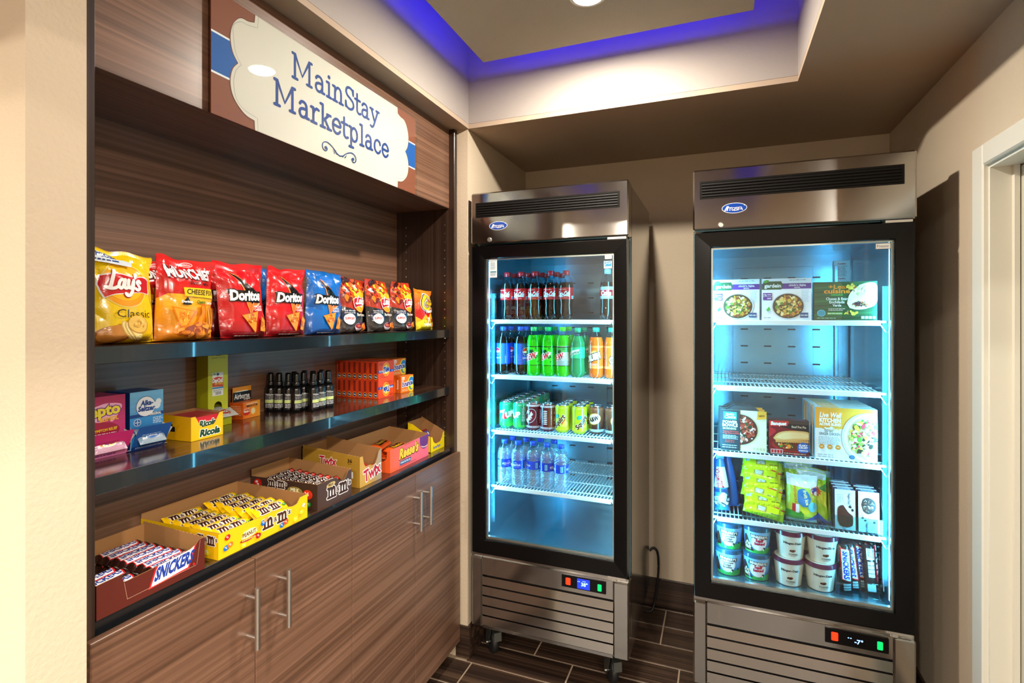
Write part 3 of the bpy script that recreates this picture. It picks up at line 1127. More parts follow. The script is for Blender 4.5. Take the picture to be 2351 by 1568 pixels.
    for i in range(4):
        j = (i + 1) % 4
        vs = []
        for t, yy in prof:
            for q in (i, j):
                vs.append((O[q][0] + (I[q][0] - O[q][0]) * t, yy, O[q][1] + (I[q][1] - O[q][1]) * t))
        n = len(prof)
        mb.add(vs, [(2 * a, 2 * a + 1, 2 * a + 3, 2 * a + 2) for a in range(n - 1)] + [(2 * n - 2, 2 * n - 1, 1, 0)])
    door = part('door', mb, ['black'], r)
    part('glass', MB().box(gx0, gx1, .006, .012, gz0, gz1), ['glass'], door)
    mb = MB()
    mb.box(gx0, gx1, .013, .028, gz0, gz0 + .012).box(gx0, gx1, .013, .028, gz1 - .006, gz1)
    mb.box(gx0, gx0 + .006, .013, .028, gz0 + .012, gz1 - .006).box(gx1 - .006, gx1, .013, .028, gz0 + .012, gz1 - .006)
    pieces('spacer_bar', mb, ['chrome'], door)
    mb = MB().box(.600, .675, -.004, .02, .474, .4835, b=.001).box(.62, .635, .0, .015, .463, .4745).box(.600, .675, -.002, .04, 1.8225, 1.8325, b=.001)
    pieces('hinge', mb, ['chrome'], door)
    def sticker(name, A, x, z, th=.0006, y=.0058):
        m = MB().box(x, x + A.w * .001, y - th, y, z, z + A.h * .001, 'e8ecec')
        m.flat(A, (x, y - th, z), (1, 0, 0), (0, 0, 1))
        part(name, m, ['paper'], door)
    if kind == 0:
        a = Art(34, 80, 'dfeaf2')
        a.text('ENERGYGUIDE', 17, 70, 4, '2a5a78', w=28)
        a.lines(4, 30, 64, 8, 4.0, 1.4, '2f6d8c', 2)
        a.rect(3, 22, 31, 27, '2f7f9a')
        a.lines(4, 30, 17, 3, 4.5, 1.4, '2f6d8c', 3)
        sticker('energy_label', a, gx0 + .022, 1.685)
        a = Art(28, 15, 'f0f0ee')
        a.text('REFRIGERATOR', 14, 6, 3.4, 'b03028', w=23)
        sticker('name_label', a, gx1 - .036, 1.746)
        a = Art(32, 30, 'e8f2f6')
        a.rect(2, 9, 30, 28, '2f9ccc')
        a.stroke(smooth_path([(4, 13), (12, 20), (22, 18), (28, 24)]), 2.5, 'e8f2f6')
        a.stroke(smooth_path([(5, 22), (14, 26), (24, 22)]), 1.6, 'e8f2f6')
        a.text('ENERGY STAR', 16, 3, 3.4, '2f9ccc', w=26)
        sticker('star_label', a, gx1 - .040, 1.708)
    else:
        a = Art(44, 21, '151515')
        a.rect(1.6, 1.6, 42.4, 19.4, 'd6d8d4')
        a.text('Freezer', 22, 6.5, 9, '404448', w=33)
        sticker('name_label', a, gx1 - .052, 1.738)
    # base: posts, top strip, louvers, control panel
    mb = MB()
    mb.box(.0, .049, .0, .07, .155, .462, b=.006).box(.622, W, .0, .07, .155, .462, b=.006)
    mb.box(.049, .622, .004, .03, .386, .462, b=.001).box(.049, .622, .004, .06, .152, .168, b=.002)
    mb.box(.003, W - .003, .012, .07, .462, .474)
    bp = part('base_panel', mb, ['steel'], r)
    part('louver_backing', MB().box(.049, .622, .055, .06, .168, .386), ['matblack'], bp)
    lv = MB()
    lv.prism([(0, 0), (.573, 0), (.573, .001), (0, .001)], (.049, .004, 0), (1, 0, 0), (0, 0, 1), .02)
    lv = MB().add([(.049, .003, .0), (.622, .003, .0), (.622, .009, .033), (.049, .009, .033), (.049, .006, .0), (.622, .006, .0), (.622, .012, .033), (.049, .012, .033), (.049, .010, -.002), (.622, .010, -.002)],
                  [(0, 1, 2, 3), (7, 6, 5, 4), (3, 2, 6, 7), (8, 9, 1, 0)])
    lm = lv.mesh('louver', [M['steel']])
    for k in range(5):
        link('louver', lm, bp, (0, 0, .169 + k * .0434))
    px = .411 if kind == 0 else .427
    mb = MB().box(px, px + .183, -.001, .006, .4045, .4545, b=.001)
    cp = part('control_panel', mb, ['black'], r)
    part('red_switch', MB().box(px + .018, px + .038, -.0035, -.0008, .416, .444, b=.002), ['red'], cp)
    part('green_switch', MB().box(px + .150, px + .166, -.0035, -.0008, .414, .441, b=.002), ['green'], cp)
    if kind == 0:
        part('display', MB().box(px + .066, px + .118, -.002, -.0008, .409, .449), ['screen'], cp)
    a = Art(60, 40)
    if kind == 0:
        a.text('38', 30, 12, 14, 'ffffff', .03)
        a.text('\u00b0', 44, 12, 14, 'ffffff', .03)
        a.rect(6, 27, 9, 30, 'ffffff'); a.rect(12, 27, 15, 30, 'ffffff'); a.rect(26, 31, 40, 32.5, 'ffffff')
    else:
        a.text('-7', 32, 10, 14, 'ffffff', .03)
        a.text('\u00b0', 45, 10, 14, 'ffffff', .03)
        a.rect(4, 24, 8, 27, 'ffffff'); a.rect(11, 24, 15, 27, 'ffffff')
    mb = MB().flat(a, (px + .062, -.0022, .409), (1, 0, 0), (0, 0, 1))
    part('digits', mb, ['digit'], cp)
    # casters
    for k, (cx, cy) in enumerate(((.075, .075), (W - .075, .075), (.075, D - .09), (W - .075, D - .09))):
        mb = MB()
        mb.box(-.045, .045, -.045, .045, .1485, .1525)
        for sx in (-1, 1):
            mb.prism([(-.034, .149), (.022, .149), (.040, .066), (.032, .038), (.010, .038), (-.010, .080)], (sx * .022 + (.0015 if sx > 0 else -.0015) , 0, 0), (0, 1, 0), (0, 0, 1), .003 * 1)
        c = part('caster', mb, ['zinc'], r, loc=(cx, cy, 0), rot=(0, 0, (.75 if k % 2 == 0 else .55) if k < 2 else .2))
        wl = MB().lathe([(.030, -.015), (.045, -.014), (.050, -.008), (.050, .008), (.045, .014), (.030, .015)], 24)
        wl.v = [(v[2], v[1] + .020, v[0] + .0505) for v in wl.v]
        part('wheel', wl, ['rubber'], c)
        ax = MB().tube([(-.031, .020, .0505), (.031, .020, .0505)], .0055, 10)
        part('axle', ax, ['chrome'], c)
        if k < 2:
            bk = MB().prism([(-.024, .128), (-.048, .122), (-.052, .085), (-.046, .084), (-.040, .112), (-.02, .118)], (.017, 0, 0), (0, 1, 0), (0, 0, 1), .034)
            part('brake_pedal', bk, ['zinc'], c)
    return r

F1X, F1Y = -1.0135, 2.094
F2X, F2Y = -0.0886, 2.064
cooler = make_cooler(0, 'slim glass-door drink cooler on casters beside the brown cabinets, reading 38', F1X, F1Y)
freezer = make_cooler(1, 'glass-door freezer full of frozen meals and ice cream by the right wall, reading -7', F2X, F2Y)

# mains cord hanging behind the cooler
P = smooth_path([(-.312, 2.70, .30), (-.305, 2.78, .27), (-.30, 2.80, .18), (-.31, 2.79, .06), (-.33, 2.74, .012)], 1)
P = [(-.330, 2.78, .31), (-.312, 2.79, .325), (-.292, 2.795, .300), (-.288, 2.80, .22), (-.296, 2.795, .12), (-.306, 2.79, .05), (-.32, 2.775, .007), (-.35, 2.76, .006)]
def smooth3(P, n=5):
    xy = smooth_path([(p[0], p[1]) for p in P], n)
    z = smooth_path([(p[2], 0) for p in P], n)
    return [(a[0], a[1], b[0]) for a, b in zip(xy, z)]
mb = MB().tube(smooth3(P), .0055, 8)
o = link('power_cord', mb.mesh('power_cord', [M['rubber']]))
tag(o, 'black power cord looping down to the floor behind the drink cooler', 'cord')
# ================================================================ SNACK BAGS
def bag_surf(W, H, D, seed, lean=0.0, full=0.10):
    def S(u, v, side, lift=0.0):
        un = max(-1, min(1, u / W * 2 - 1)); vn = max(0, min(1, v / H))
        top = max(0.0, min(1, (0.955 - vn) / 0.26)); bot = min(1, vn / full)
        prof = (math.sin(top * PI / 2) ** 0.9) * (math.sin(bot * PI / 2) ** 0.7)
        edge = max(0.0, 1 - abs(un) ** 2.8)
        b = D / 2 * prof * edge
        k = 26.0
        n1 = noise.noise((u * k + seed * 7.3, v * k * .8, seed * 1.7 + side * 5))
        n2 = noise.noise((u * 45 + seed, v * 40, seed * 3.1 + side))
        rad = abs(un) ** 3 * .6 + (1 - top) * .9 + (1 - bot) * .8 + .22
        b += (abs(n1) * .017 + n2 * .004 - .005) * min(1, rad) * min(1, edge * 3) * min(1, prof * 4)
        pinch = 1 - .10 * prof * (.35 + .65 * vn) + .035 * noise.noise((v * 22, seed, 2.0)) - .04 * max(0.0, 1 - vn / .12) - .05 * max(0.0, (vn - .8) / .2) * (1 if un < 0 else .2)
        x = un * W / 2 * pinch + .012 * (.5 - vn) * math.sin(seed * 2.1 + 1)
        z = v * (1 - .015 * (1 + math.sin(seed * 1.3)) * (1 + un)) + (.006 * noise.noise((u * 25, seed * 2.0, 5.0)) if vn > .9 else 0) - .004 * (1 - edge) * (vn - .5) + (.010 * un * un * max(0.0, vn - .55))
        y = -(b + lift) if side == 0 else (b + lift)
        y += .010 * max(0.0, vn - .85) / .15 * math.sin(un * 2.2 + seed) + lean * z
        return (x, y, z)
    return S

def bag_mb(A, W, H, D, seed, lean=0.0, nu=22, nv=28, back='8a8a8a'):
    S = bag_surf(W, H, D, seed, lean)
    mb = MB()
    vs, idx = [], {}
    for j in range(nv + 1):
        for i in range(nu + 1):
            idx[(0, i, j)] = len(vs)
            vs.append(S(W * i / nu, H * j / nv, 0))
    for j in range(nv + 1):
        for i in range(nu + 1):
            if i in (0, nu) or j in (0, nv):
                idx[(1, i, j)] = idx[(0, i, j)]
            else:
                idx[(1, i, j)] = len(vs)
                vs.append(S(W * i / nu, H * j / nv, 1))
    fs = []
    for j in range(nv):
        for i in range(nu):
            a, b, c, d = (i, j), (i + 1, j), (i + 1, j + 1), (i, j + 1)
            fs.append(tuple(idx[(0, *p)] for p in (a, b, c, d)))
            q = tuple(idx[(1, *p)] for p in (d, c, b, a))
            if len(set(q)) == 4:
                fs.append(q)
    mb.add(vs, fs, back, 0, True)
    mb.art(A, lambda x, y, l: S(x, y, 0, l * 2.4 + .0012), 6.5, 0, False, True)
    return mb

SCRIPT_LAYS = [[(.30, 1.0), (.24, .62), (.17, .14), (.10, .04)], [(-.02, .10), (.14, .03), (.36, .05), (.52, .15)],
               [(.84, .50), (.72, .56), (.60, .44), (.56, .22), (.66, .07), (.78, .18), (.84, .46)], [(.88, .56), (.86, .26), (.92, .09), (1.02, .14)],
               [(1.06, .56), (1.05, .30), (1.12, .12), (1.24, .20), (1.30, .48)], [(1.34, .58), (1.31, .12), (1.18, -.24), (1.02, -.30), (.94, -.20)],
               [(1.47, .90), (1.44, .72)], [(1.76, .46), (1.66, .56), (1.54, .46), (1.64, .30), (1.72, .16), (1.60, .05), (1.46, .12)]]

def lays_logo(a, cx, cy, k, swoosh=True):
    a.ell(cx, cy, 50 * k, 50 * k, 'ffe27a', 32)
    a.ell(cx, cy, 48 * k, 48 * k, 'f7a21b', 32)
    a.ell(cx - 3 * k, cy + 5 * k, 44 * k, 40 * k, 'fbbd1e', 32)
    top = smooth_path([(-50, 14), (-20, 22), (15, 18), (40, 20), (56, 14)], 6)
    bot = smooth_path([(54, -16), (30, -14), (0, -18), (-25, -22), (-42, -30)], 6)
    left = [(-48, -18), (-52, -4)]
    P = [(cx + x * k, cy + y * k) for x, y in top + bot + left]
    a.poly([(x + (x - cx) * .05, y + (y - cy) * .10) for x, y in P], 'ffffff')
    a.poly(P, 'd3161d')
    a.strokes(SCRIPT_LAYS, .20, 'a30c14', cx - 41 * k, cy - 13 * k, 40 * k, True, .06)
    a.strokes(SCRIPT_LAYS, .17, 'ffffff', cx - 40 * k, cy - 11.5 * k, 40 * k, True, .06)

def chips_pic(a, cx, cy, k):
    a.ell(cx - 34 * k, cy - 12 * k, 40 * k, 24 * k, '9c5a22', 24, .3)
    a.ell(cx - 30 * k, cy - 6 * k, 34 * k, 19 * k, 'c98435', 24, .3)
    for dx, dy, c in ((-2, 2, 'f3dc8a'), (6, 0, 'f7e7a6'), (14, -2, 'f3dc8a')):
        a.ell(cx + dx * k, cy + dy * k, 10 * k, 26 * k, 'd9b257', 18, .55)
        a.ell(cx + (dx + 1.5) * k, cy + dy * k, 9 * k, 24 * k, c, 18, .55)
    a.ell(cx + 22 * k, cy + 16 * k, 26 * k, 22 * k, 'c98f2f', 20, -.3)
    a.ell(cx + 21 * k, cy + 17 * k, 24 * k, 20 * k, 'e8bd58', 20, -.3)
    a.food(cx + 21 * k, cy + 17 * k, 18 * k, 14 * k, ['efcb70', 'dca944'], 14, 2 * k, 5 * k, 5)

def art_lays():
    a = Art(150, 200, 'f6cf12')
    a.vgrad(0, 0, 150, 60, 'e3b410', 'f8d513')
    lays_logo(a, 72, 128, .98)
    a.text('Classic', 88, 58, 17, '4a2a12', .0, 0, 'C', 78)
    chips_pic(a, 72, 28, .9)
    a.text('NET WT 2 5/8 OZ (74.4g)', 112, 5, 4.5, '4a2a12', 0, 0, 'C', 60)
    a.poly([(-2, 172), (86, 168), (92, 178), (60, 186), (-2, 200)], 'dfeaf2')
    a.text('PEPCOIN', 34, 182, 9, '1c3f86', .02, 0, 'C', 54, -.08)
    a.lines(4, 70, 175, 1, 4, 3, '1c3f86', 4)
    return a

def art_munchies():
    a = Art(150, 200, 'd51f1c')
    a.vgrad(0, 0, 150, 112, 'f0901a', 'fbb82a', 8)
    a.poly([(0, 100), (30, 120), (60, 113), (110, 122), (150, 112), (150, 150), (0, 150)], 'd51f1c')
    a.ell(80, 187, 16, 6, 'ffffff'); a.ell(80, 187, 14.5, 4.8, 'd51f1c'); a.text('Frito-Lay', 80, 185, 4, 'ffffff', 0, 0, 'C', 20)
    a.text('MUNCHIES', 77, 150, 25, '5a1010', .07, .0, 'C', 116)
    a.text('MUNCHIES', 76, 152, 24, 'ffffff', .04, .0, 'C', 116)
    a.text('SNACK MIX', 92, 137, 8, '3d0c0c', .01, 0, 'C', 62)
    a.poly([(50, 108), (137, 106), (139, 130), (46, 128)], 'f7d21c')
    a.text('CHEESE FIX', 93, 113, 12, '3a1c08', .02, 0, 'C', 78)
    a.star(56, 94, 13, 7, 3, '141414', PI / 2); a.text('Doritos', 56, 92, 5.5, 'ffffff', .04, 0, 'C', 26)
    a.text('Cheetos', 93, 92, 7, '30701c', .04, .1, 'C', 24); a.text('SunChips', 122, 91, 6, 'ffffff', .03, 0, 'C', 22)
    a.poly([(22, 82), (80, 72), (46, 22)], 'e07a14'); a.poly([(26, 79), (74, 71), (46, 28)], 'f3a32a')
    a.food(50, 60, 20, 15, ['e88c1c', 'fbbd4a', 'd97412'], 26, 2, 5, 8)
    a.stroke(smooth_path([(96, 84), (98, 66), (88, 46), (84, 34)]), 15, 'd96a10'); a.stroke(smooth_path([(95, 82), (96, 66), (87, 48), (84, 36)]), 10, 'f08e1e')
    for x in (114, 126, 138):
        a.stroke([(x, 78), (x + 2, 38)], 8, 'c8731c'); a.stroke([(x - 1, 78), (x + 1, 38)], 4.5, 'eda244')
    a.food(80, 26, 70, 24, ['b5561a', 'd8791e', 'f0a030', '9c4414', 'e58a22'], 60, 5, 13, 9)
    return a

def art_doritos(base, dark, flavour):
    a = Art(150, 200, base)
    a.vgrad(0, 0, 150, 60, dark, base)
    a.poly([(62, 178), (134, 96), (92, 74)], 'f4d9b0'); a.poly([(60, 180), (90, 66), (132, 104)], 'e8742a')
    a.poly([(56, 176), (132, 112), (98, 92)], '14100f')
    a.poly([(52, 182), (94, 84), (82, 118)], 'f6c07a'); a.poly([(90, 58), (72, 122), (84, 112)], 'f08a30'); a.poly([(90, 58), (116, 128), (106, 108)], 'fbe0b0')
    a.poly([(30, 128), (38, 99), (130, 95), (134, 126)], '1a1210')
    a.text('Doritos', 82, 102, 25, 'ffffff', .05, .08, 'C', 92, .02, '140c0c', .07)
    a.text(flavour[0], 116, 82, 6, 'ffffff', .02, 0, 'C', 28); a.text(flavour[1], 116, 74, 6, 'ffffff', .02, 0, 'C', 30)
    a.poly([(60, 62), (116, 74), (98, 12)], 'b96a16'); a.poly([(62, 61), (114, 72), (98, 15)], 'f09a34')
    a.food(92, 52, 19, 16, ['fbb757', 'd9781c', 'e98c2a', 'c8500f'], 46, 1.5, 4, 4)
    a.poly([(112, 20), (124, 60), (142, 48), (136, 14)], 'c97418'); a.poly([(114, 20), (125, 57), (139, 46), (134, 17)], 'efa03c')
    a.food(127, 36, 9, 14, ['fbb757', 'd9781c'], 18, 1.5, 4, 6)
    a.lines(40, 120, 6, 1, 4, 2.5, 'ffffff', 3)
    a.t = [t if t[4] <= 2 else (*((p[0] - 15, p[1]) for p in t[:3]), t[3], t[4]) for t in a.t]
    return a

def art_bbq():
    a = Art(140, 195, '2b2a2a')
    a.vgrad(0, 0, 140, 70, '56504e', '252323')
    a.poly([(0, 96), (40, 88), (100, 70), (140, 92), (140, 195), (0, 195)], 'b8341a')
    a.food(70, 150, 76, 62, ['f2b41c', 'e0551c', 'f7cf2c', '7a1a14', 'd83c18', 'f58a1e', '3c1210'], 90, 6, 14, 12)
    lays_logo(a, 88, 112, .72)
    a.text('Barbecue', 92, 62, 10, 'f4ead8', .02, 0, 'C', 56)
    a.ell(34, 58, 27, 27, '1b2c4a'); a.ell(34, 50, 21, 19, 'f2f2f0'); a.text('SUPPORT', 34, 48, 8, 'c8202c', .03, 0, 'C', 33)
    a.text('buy this smile', 34, 77, 5.5, 'ffffff', .01, 0, 'C', 38); a.text('donate to life', 34, 70, 5, 'ffffff', .01, 0, 'C', 38)
    a.ell(72, 22, 20, 14, 'd6c9cc'); a.ell(72, 26, 18, 9, '8c1d22'); a.ell(72, 27, 10, 4, 'c65a3a')
    a.food(104, 22, 26, 18, ['e0701c', 'f08c2c', 'c8541a', 'f2a548'], 24, 5, 11, 2)
    a.ell(82, 36, 7, 5, '5a1a4c')
    return a

def art_flame():
    a = Art(120, 165, 'd3201c')
    a.vgrad(0, 90, 120, 165, 'e2401a', 'f58a1c')
    a.poly([(0, 0), (120, 0), (120, 74), (96, 58), (80, 82), (60, 52), (42, 70), (22, 44), (0, 58)], 'f5b81c')
    a.poly([(0, 0), (120, 0), (120, 50), (98, 36), (74, 58), (52, 30), (30, 46), (0, 30)], 'e3d821')
    a.food(66, 34, 50, 26, ['e8581a', 'c8301a', 'f2f0e0', 'f08c22', 'd8e02c'], 34, 4, 10, 3)
    P = smooth_path([(88, 128), (60, 150), (32, 128), (30, 100), (54, 90), (68, 106), (52, 118)], 6)
    a.stroke(P, 22, 'ffffff'); a.stroke(P, 18, '141210'); a.stroke(P, 12, 'f7c51e')
    a.text('heetos', 88, 112, 17, '141210', .12, .1, 'C', 58, .2); a.text('heetos', 88, 112, 17, 'f7c51e', .05, .1, 'C', 58, .2)
    a.text('Flamin\u2019', 70, 78, 13, 'ffffff', .03, .2, 'C', 56, .15); a.text('Hot', 92, 92, 11, 'f7d21c', .03, .2, 'C', 26, .15)
    return a

K = {}
K['yellow'] = Kind('chip_bag', 'snack bag', [('chip_bag', bag_mb(art_lays(), .150, .203, .068, 1, .06, back='d8b010'), ['film'])])
K['mix'] = Kind('chip_bag', 'snack bag', [('chip_bag', bag_mb(art_munchies(), .150, .192, .064, 2, .05, back='c8302a'), ['film'])])
K['redtri'] = Kind('chip_bag', 'snack bag', [('chip_bag', bag_mb(art_doritos('cf1a20', '8c0d1c', ('NACHO', 'CHEESE')), .152, .190, .064, 3, .07, back='b8161c'), ['film'])])
K['redtri2'] = Kind('chip_bag', 'snack bag', [('chip_bag', bag_mb(art_doritos('cf1a20', '8c0d1c', ('NACHO', 'CHEESE')), .150, .194, .060, 8, .05, back='b8161c'), ['film'])])
K['bluetri'] = Kind('chip_bag', 'snack bag', [('chip_bag', bag_mb(art_doritos('0e6ac4', '0a4a98', ('COOL', 'RANCH')), .152, .203, .058, 5, .02, back='0e5cae'), ['film'])])
bb = art_bbq()
for i in range(3):
    K['bbq%d' % i] = Kind('chip_bag', 'snack bag', [('chip_bag', bag_mb(bb, .142, .190, .062, 11 + i, .05, back='3a2a24'), ['film'])])
K['flame'] = Kind('chip_bag', 'snack bag', [('chip_bag', bag_mb(art_flame(), .116, .176, .050, 21, .03, back='d8801c'), ['film'])])
GB = 'snack bags on the top shelf'
zs = Z1 + .0006
for kind, x, y, rz, lab in [
    ('yellow', -1.185, .735, 0, 'yellow potato chip bag with red ribbon logo at the near end of the top shelf'),
    ('mix', -1.190, .888, 0, 'red and orange snack mix bag beside the yellow potato chip bag'),
    ('redtri', -1.190, 1.050, 0, 'red tortilla chip bag next to the orange snack mix bag'),
    ('redtri2', -1.192, 1.206, 0, 'red tortilla chip bag next to the blue tortilla chip bag'),
    ('bluetri', -1.180, 1.352, -.10, 'bright blue tortilla chip bag on the top shelf, front one'),
    ('bbq0', -1.192, 1.497, 0, 'black and orange barbecue chip bag nearest the blue bag'),
    ('bbq1', -1.190, 1.655, -.05, 'black and orange barbecue chip bag in the middle of the three'),
    ('bbq2', -1.192, 1.812, -.05, 'black and orange barbecue chip bag nearest the small orange flame bag'),
    ('flame', -1.180, 1.962, -.12, 'small orange flame-printed snack bag at the far end of the top shelf'),
    ('mix', -1.285, .880, 0, 'red snack bag peeping out behind the orange snack mix bag'),
    ('redtri', -1.285, 1.080, 0, 'red bag standing behind the first red tortilla chip bag'),
    ('bluetri', -1.290, 1.275, .05, 'blue bag half hidden behind the second red tortilla chip bag'),
    ('bbq1', -1.290, 1.575, .05, 'barbecue chip bag half hidden behind the first of the front three'),
    ('bbq2', -1.290, 1.740, .05, 'barbecue chip bag half hidden behind the middle one of the front three')]:
    K[kind].put(lab, (x, y, zs), RZ + rz, GB)

# ================================================================ CARTONS
def carton(w, d, h, base, front=None, left=None, right=None, top=None, b=.0006, mb=None):
    """closed card box, origin at the middle of its base"""
    mb = mb or MB()
    mb.box(-w / 2, w / 2, -d / 2, d / 2, 0, h, base, 0, b)
    if front: mb.flat(front, (-w / 2, -d / 2, 0), (1, 0, 0), (0, 0, 1))
    if left: mb.flat(left, (-w / 2, d / 2, 0), (0, -1, 0), (0, 0, 1))
    if right: mb.flat(right, (w / 2, -d / 2, 0), (0, 1, 0), (0, 0, 1))
    if top: mb.flat(top, (-w / 2, -d / 2, h), (1, 0, 0), (0, 1, 0))
    return mb

def zig(x0, y0, x1, y1, step=.006, amp=.0016):
    n = max(2, int(math.hypot(x1 - x0, y1 - y0) / step))
    return [(x0 + (x1 - x0) * i / n, y0 + (y1 - y0) * i / n + (amp if i % 2 else 0)) for i in range(n + 1)]

def tray(w, d, col, frontp, leftp, rightp, backh, arts, inner='9c7146', th=.0022):
    """open display carton. frontp: top outline (x, z) from left to right; leftp / rightp: top outline (y from front, z)"""
    mb = MB()
    hw, hd = w / 2, d / 2
    mb.box(-hw, hw, -hd, hd, 0, th, inner, 1)
    def wall(top, o, u, L):
        P = [(0, 0), (L, 0)] + [(p[0], p[1]) for p in top[::-1]]
        mb.prism(P, o, u, (0, 0, 1), th, col, 0, inner, 1)
    wall(frontp, (-hw, -hd, 0), (1, 0, 0), w)
    # side walls: outer faces; outlines are given from the front edge backwards
    wall([(d - y, z) for y, z in leftp[::-1]], (-hw, hd, 0), (0, -1, 0), d)
    wall(rightp, (hw, -hd, 0), (0, 1, 0), d)
    wall([(0, backh), (w, backh)], (hw, hd, 0), (-1, 0, 0), w)
    for k, (A, outl) in arts.items():
        B = Art(A.w, A.h)
        B.t = A.t
        # keep print below the wall outline
        xs = sorted(outl)
        def hgt(x):
            for (a, za), (b, zb) in zip(xs, xs[1:]):
                if a <= x <= b:
                    return za + (zb - za) * ((x - a) / (b - a) if b > a else 0)
            return xs[-1][1] if x > xs[-1][0] else xs[0][1]
        C = Art(A.w, A.h)
        for a, b, c, cc, l in A.clipped():
            out = []
            split_tri(a, b, c, 12, out)
            for t in out:
                mx = sum(p[0] for p in t) / 3000
                H = hgt(mx) * 1000
                if min(p[1] for p in t) < H:
                    t = tuple((p[0], min(p[1], hgt(p[0] / 1000) * 1000)) for p in t)
                    C.t.append((*t, cc, l))
        if k == 'front': mb.flat(C, (-hw, -hd, 0), (1, 0, 0), (0, 0, 1))
        if k == 'left': mb.flat(C, (-hw, hd, 0), (0, -1, 0), (0, 0, 1))
    return mb

def put_tray(label, cx, cy, mb, cat='box', name='candy_carton', z=None, rz=0.0):
    return tag(link(name, mb.mesh(name, [M['card'], M['kraft']]), None, (cx, cy, (ZCT if z is None else z) + .0005), (0, 0, RZ + rz)), label, cat)

def pillow(w, d, h, A, seed=1, col='888888', nu=14, nv=8, ends=.08):
    """flat sealed packet lying on its back: x along its length, print on top"""
    mb = MB()
    def S(u, v, side, lift=0.0):
        un, vn = u / w * 2 - 1, v / d * 2 - 1
        e = max(0.0, min(1, (1 - abs(un)) / (2 * ends)) - .45) / .55
        p = (max(0.0, e) ** .6) * max(0.0, 1 - abs(vn) ** 3.2) ** .6
        p = max(p, 0.0)
        n = noise.noise((u * 60 + seed * 3, v * 60, seed)) * .12 * p
        z = h / 2 + (h / 2 * (p + n) + lift if side == 0 else -h / 2 * p)
        y = (v - d / 2) * (1 - .05 * p)
        return (u - w / 2, y, z + .0)
    vs, idx = [], {}
    for s in (0, 1):
        for j in range(nv + 1):
            for i in range(nu + 1):
                if s and (i in (0, nu) or j in (0, nv)):
                    idx[(1, i, j)] = idx[(0, i, j)]
                else:
                    idx[(s, i, j)] = len(vs)
                    vs.append(S(w * i / nu, d * j / nv, s))
    fs = []
    for j in range(nv):
        for i in range(nu):
            q = [(i, j), (i + 1, j), (i + 1, j + 1), (i, j + 1)]
            fs.append(tuple(idx[(0, *p)] for p in q))
            t = tuple(idx[(1, *p)] for p in q[::-1])
            if len(set(t)) == 4:
                fs.append(t)
    mb.add(vs, fs, col, 0, True)
    if A:
        mb.art(A, lambda x, y, l: S(x, y, 0, l + .0002), 8.0, 0, False, True)
    return mb

# ---- snickers carton with bars
def art_bar():
    a = Art(105, 32, '2a1410')
    a.poly([(10, 3), (92, 3), (97, 29), (15, 29)], 'd8222a'); a.poly([(12, 4.5), (89, 4.5), (94, 27.5), (17, 27.5)], 'f2f4f8')
    a.text('SNICKERS', 53, 8.5, 15, '1c3c9c', .035, .14, 'C', 72)
    a.rect(98, 10, 102, 24, 'c8c4bc')
    return a
K['bar'] = Kind('candy_bar', 'candy bar', [('candy_bar', pillow(.108, .032, .021, art_bar(), 2, '2a1410', 16, 8), ['film'])])
def art_snick_front():
    a = Art(226, 75, '5c2016')
    a.poly([(98, 12), (188, 18), (206, 66), (116, 60)], 'd8222a'); a.poly([(103, 15), (185, 21), (201, 63), (119, 57)], 'f4f5f8')
    a.text('SNICKERS', 152, 27, 24, '1c3c9c', .05, .35, 'C', 84, .065)
    a.ell(199, 22, 2.6, 2.6, 'd8222a')
    P = [(56 + i * 2.6, 14 + .026 * i * 2 + (1 if i % 2 else 0)) for i in range(58)]
    a.stroke(P, .7, 'c9a58a', False)
    a.stroke([(56, 14), (50, 50)], .6, 'c9a58a', False); a.stroke([(206, 18), (214, 70)], .6, 'c9a58a', False)
    return a
fp = [(0, .066), (.045, .068), (.050, .050), (.10, .052), (.19, .058), (.205, .064), (.212, .071), (.226, .072)]
lp = [(0, .066), (.03, .064), (.205, .060)]
rp_ = [(0, .072)] + zig(.004, .072, .205, .078)
mbt = tray(.226, .205, '5c2016', fp, lp, rp_, .074, {'front': (art_snick_front(), fp)})
put_tray('brown open carton of caramel nut candy bars at the near end of the worktop', -1.2005, .753, mbt)
GS = 'candy bars in the brown carton'
for row in range(7):
    nm = ['front', 'second', 'third', 'fourth', 'fifth', 'sixth', 'rearmost'][row]
    K['bar'].put('upper blue and white candy bar, %s row, far half of brown carton' % nm, (-1.122 - row * .0272, .800 + rnd.uniform(-.003, .003), ZCT + .0245), RZ + rnd.uniform(-.06, .06), GS)
    K['bar'].put('lower blue and white candy bar, %s row, far half of brown carton' % nm, (-1.122 - row * .0272, .798, ZCT + .0032), RZ, GS)
for row in range(4):
    nm = ['front', 'second', 'third', 'fourth'][row]
    K['bar'].put('blue and white candy bar, %s row, near half of brown carton' % nm, (-1.124 - row * .028, .700 + rnd.uniform(-.003, .003), ZCT + .0032 + (.012 if row > 1 else .006)), RZ + rnd.uniform(-.08, .08), GS, 0, -.08)

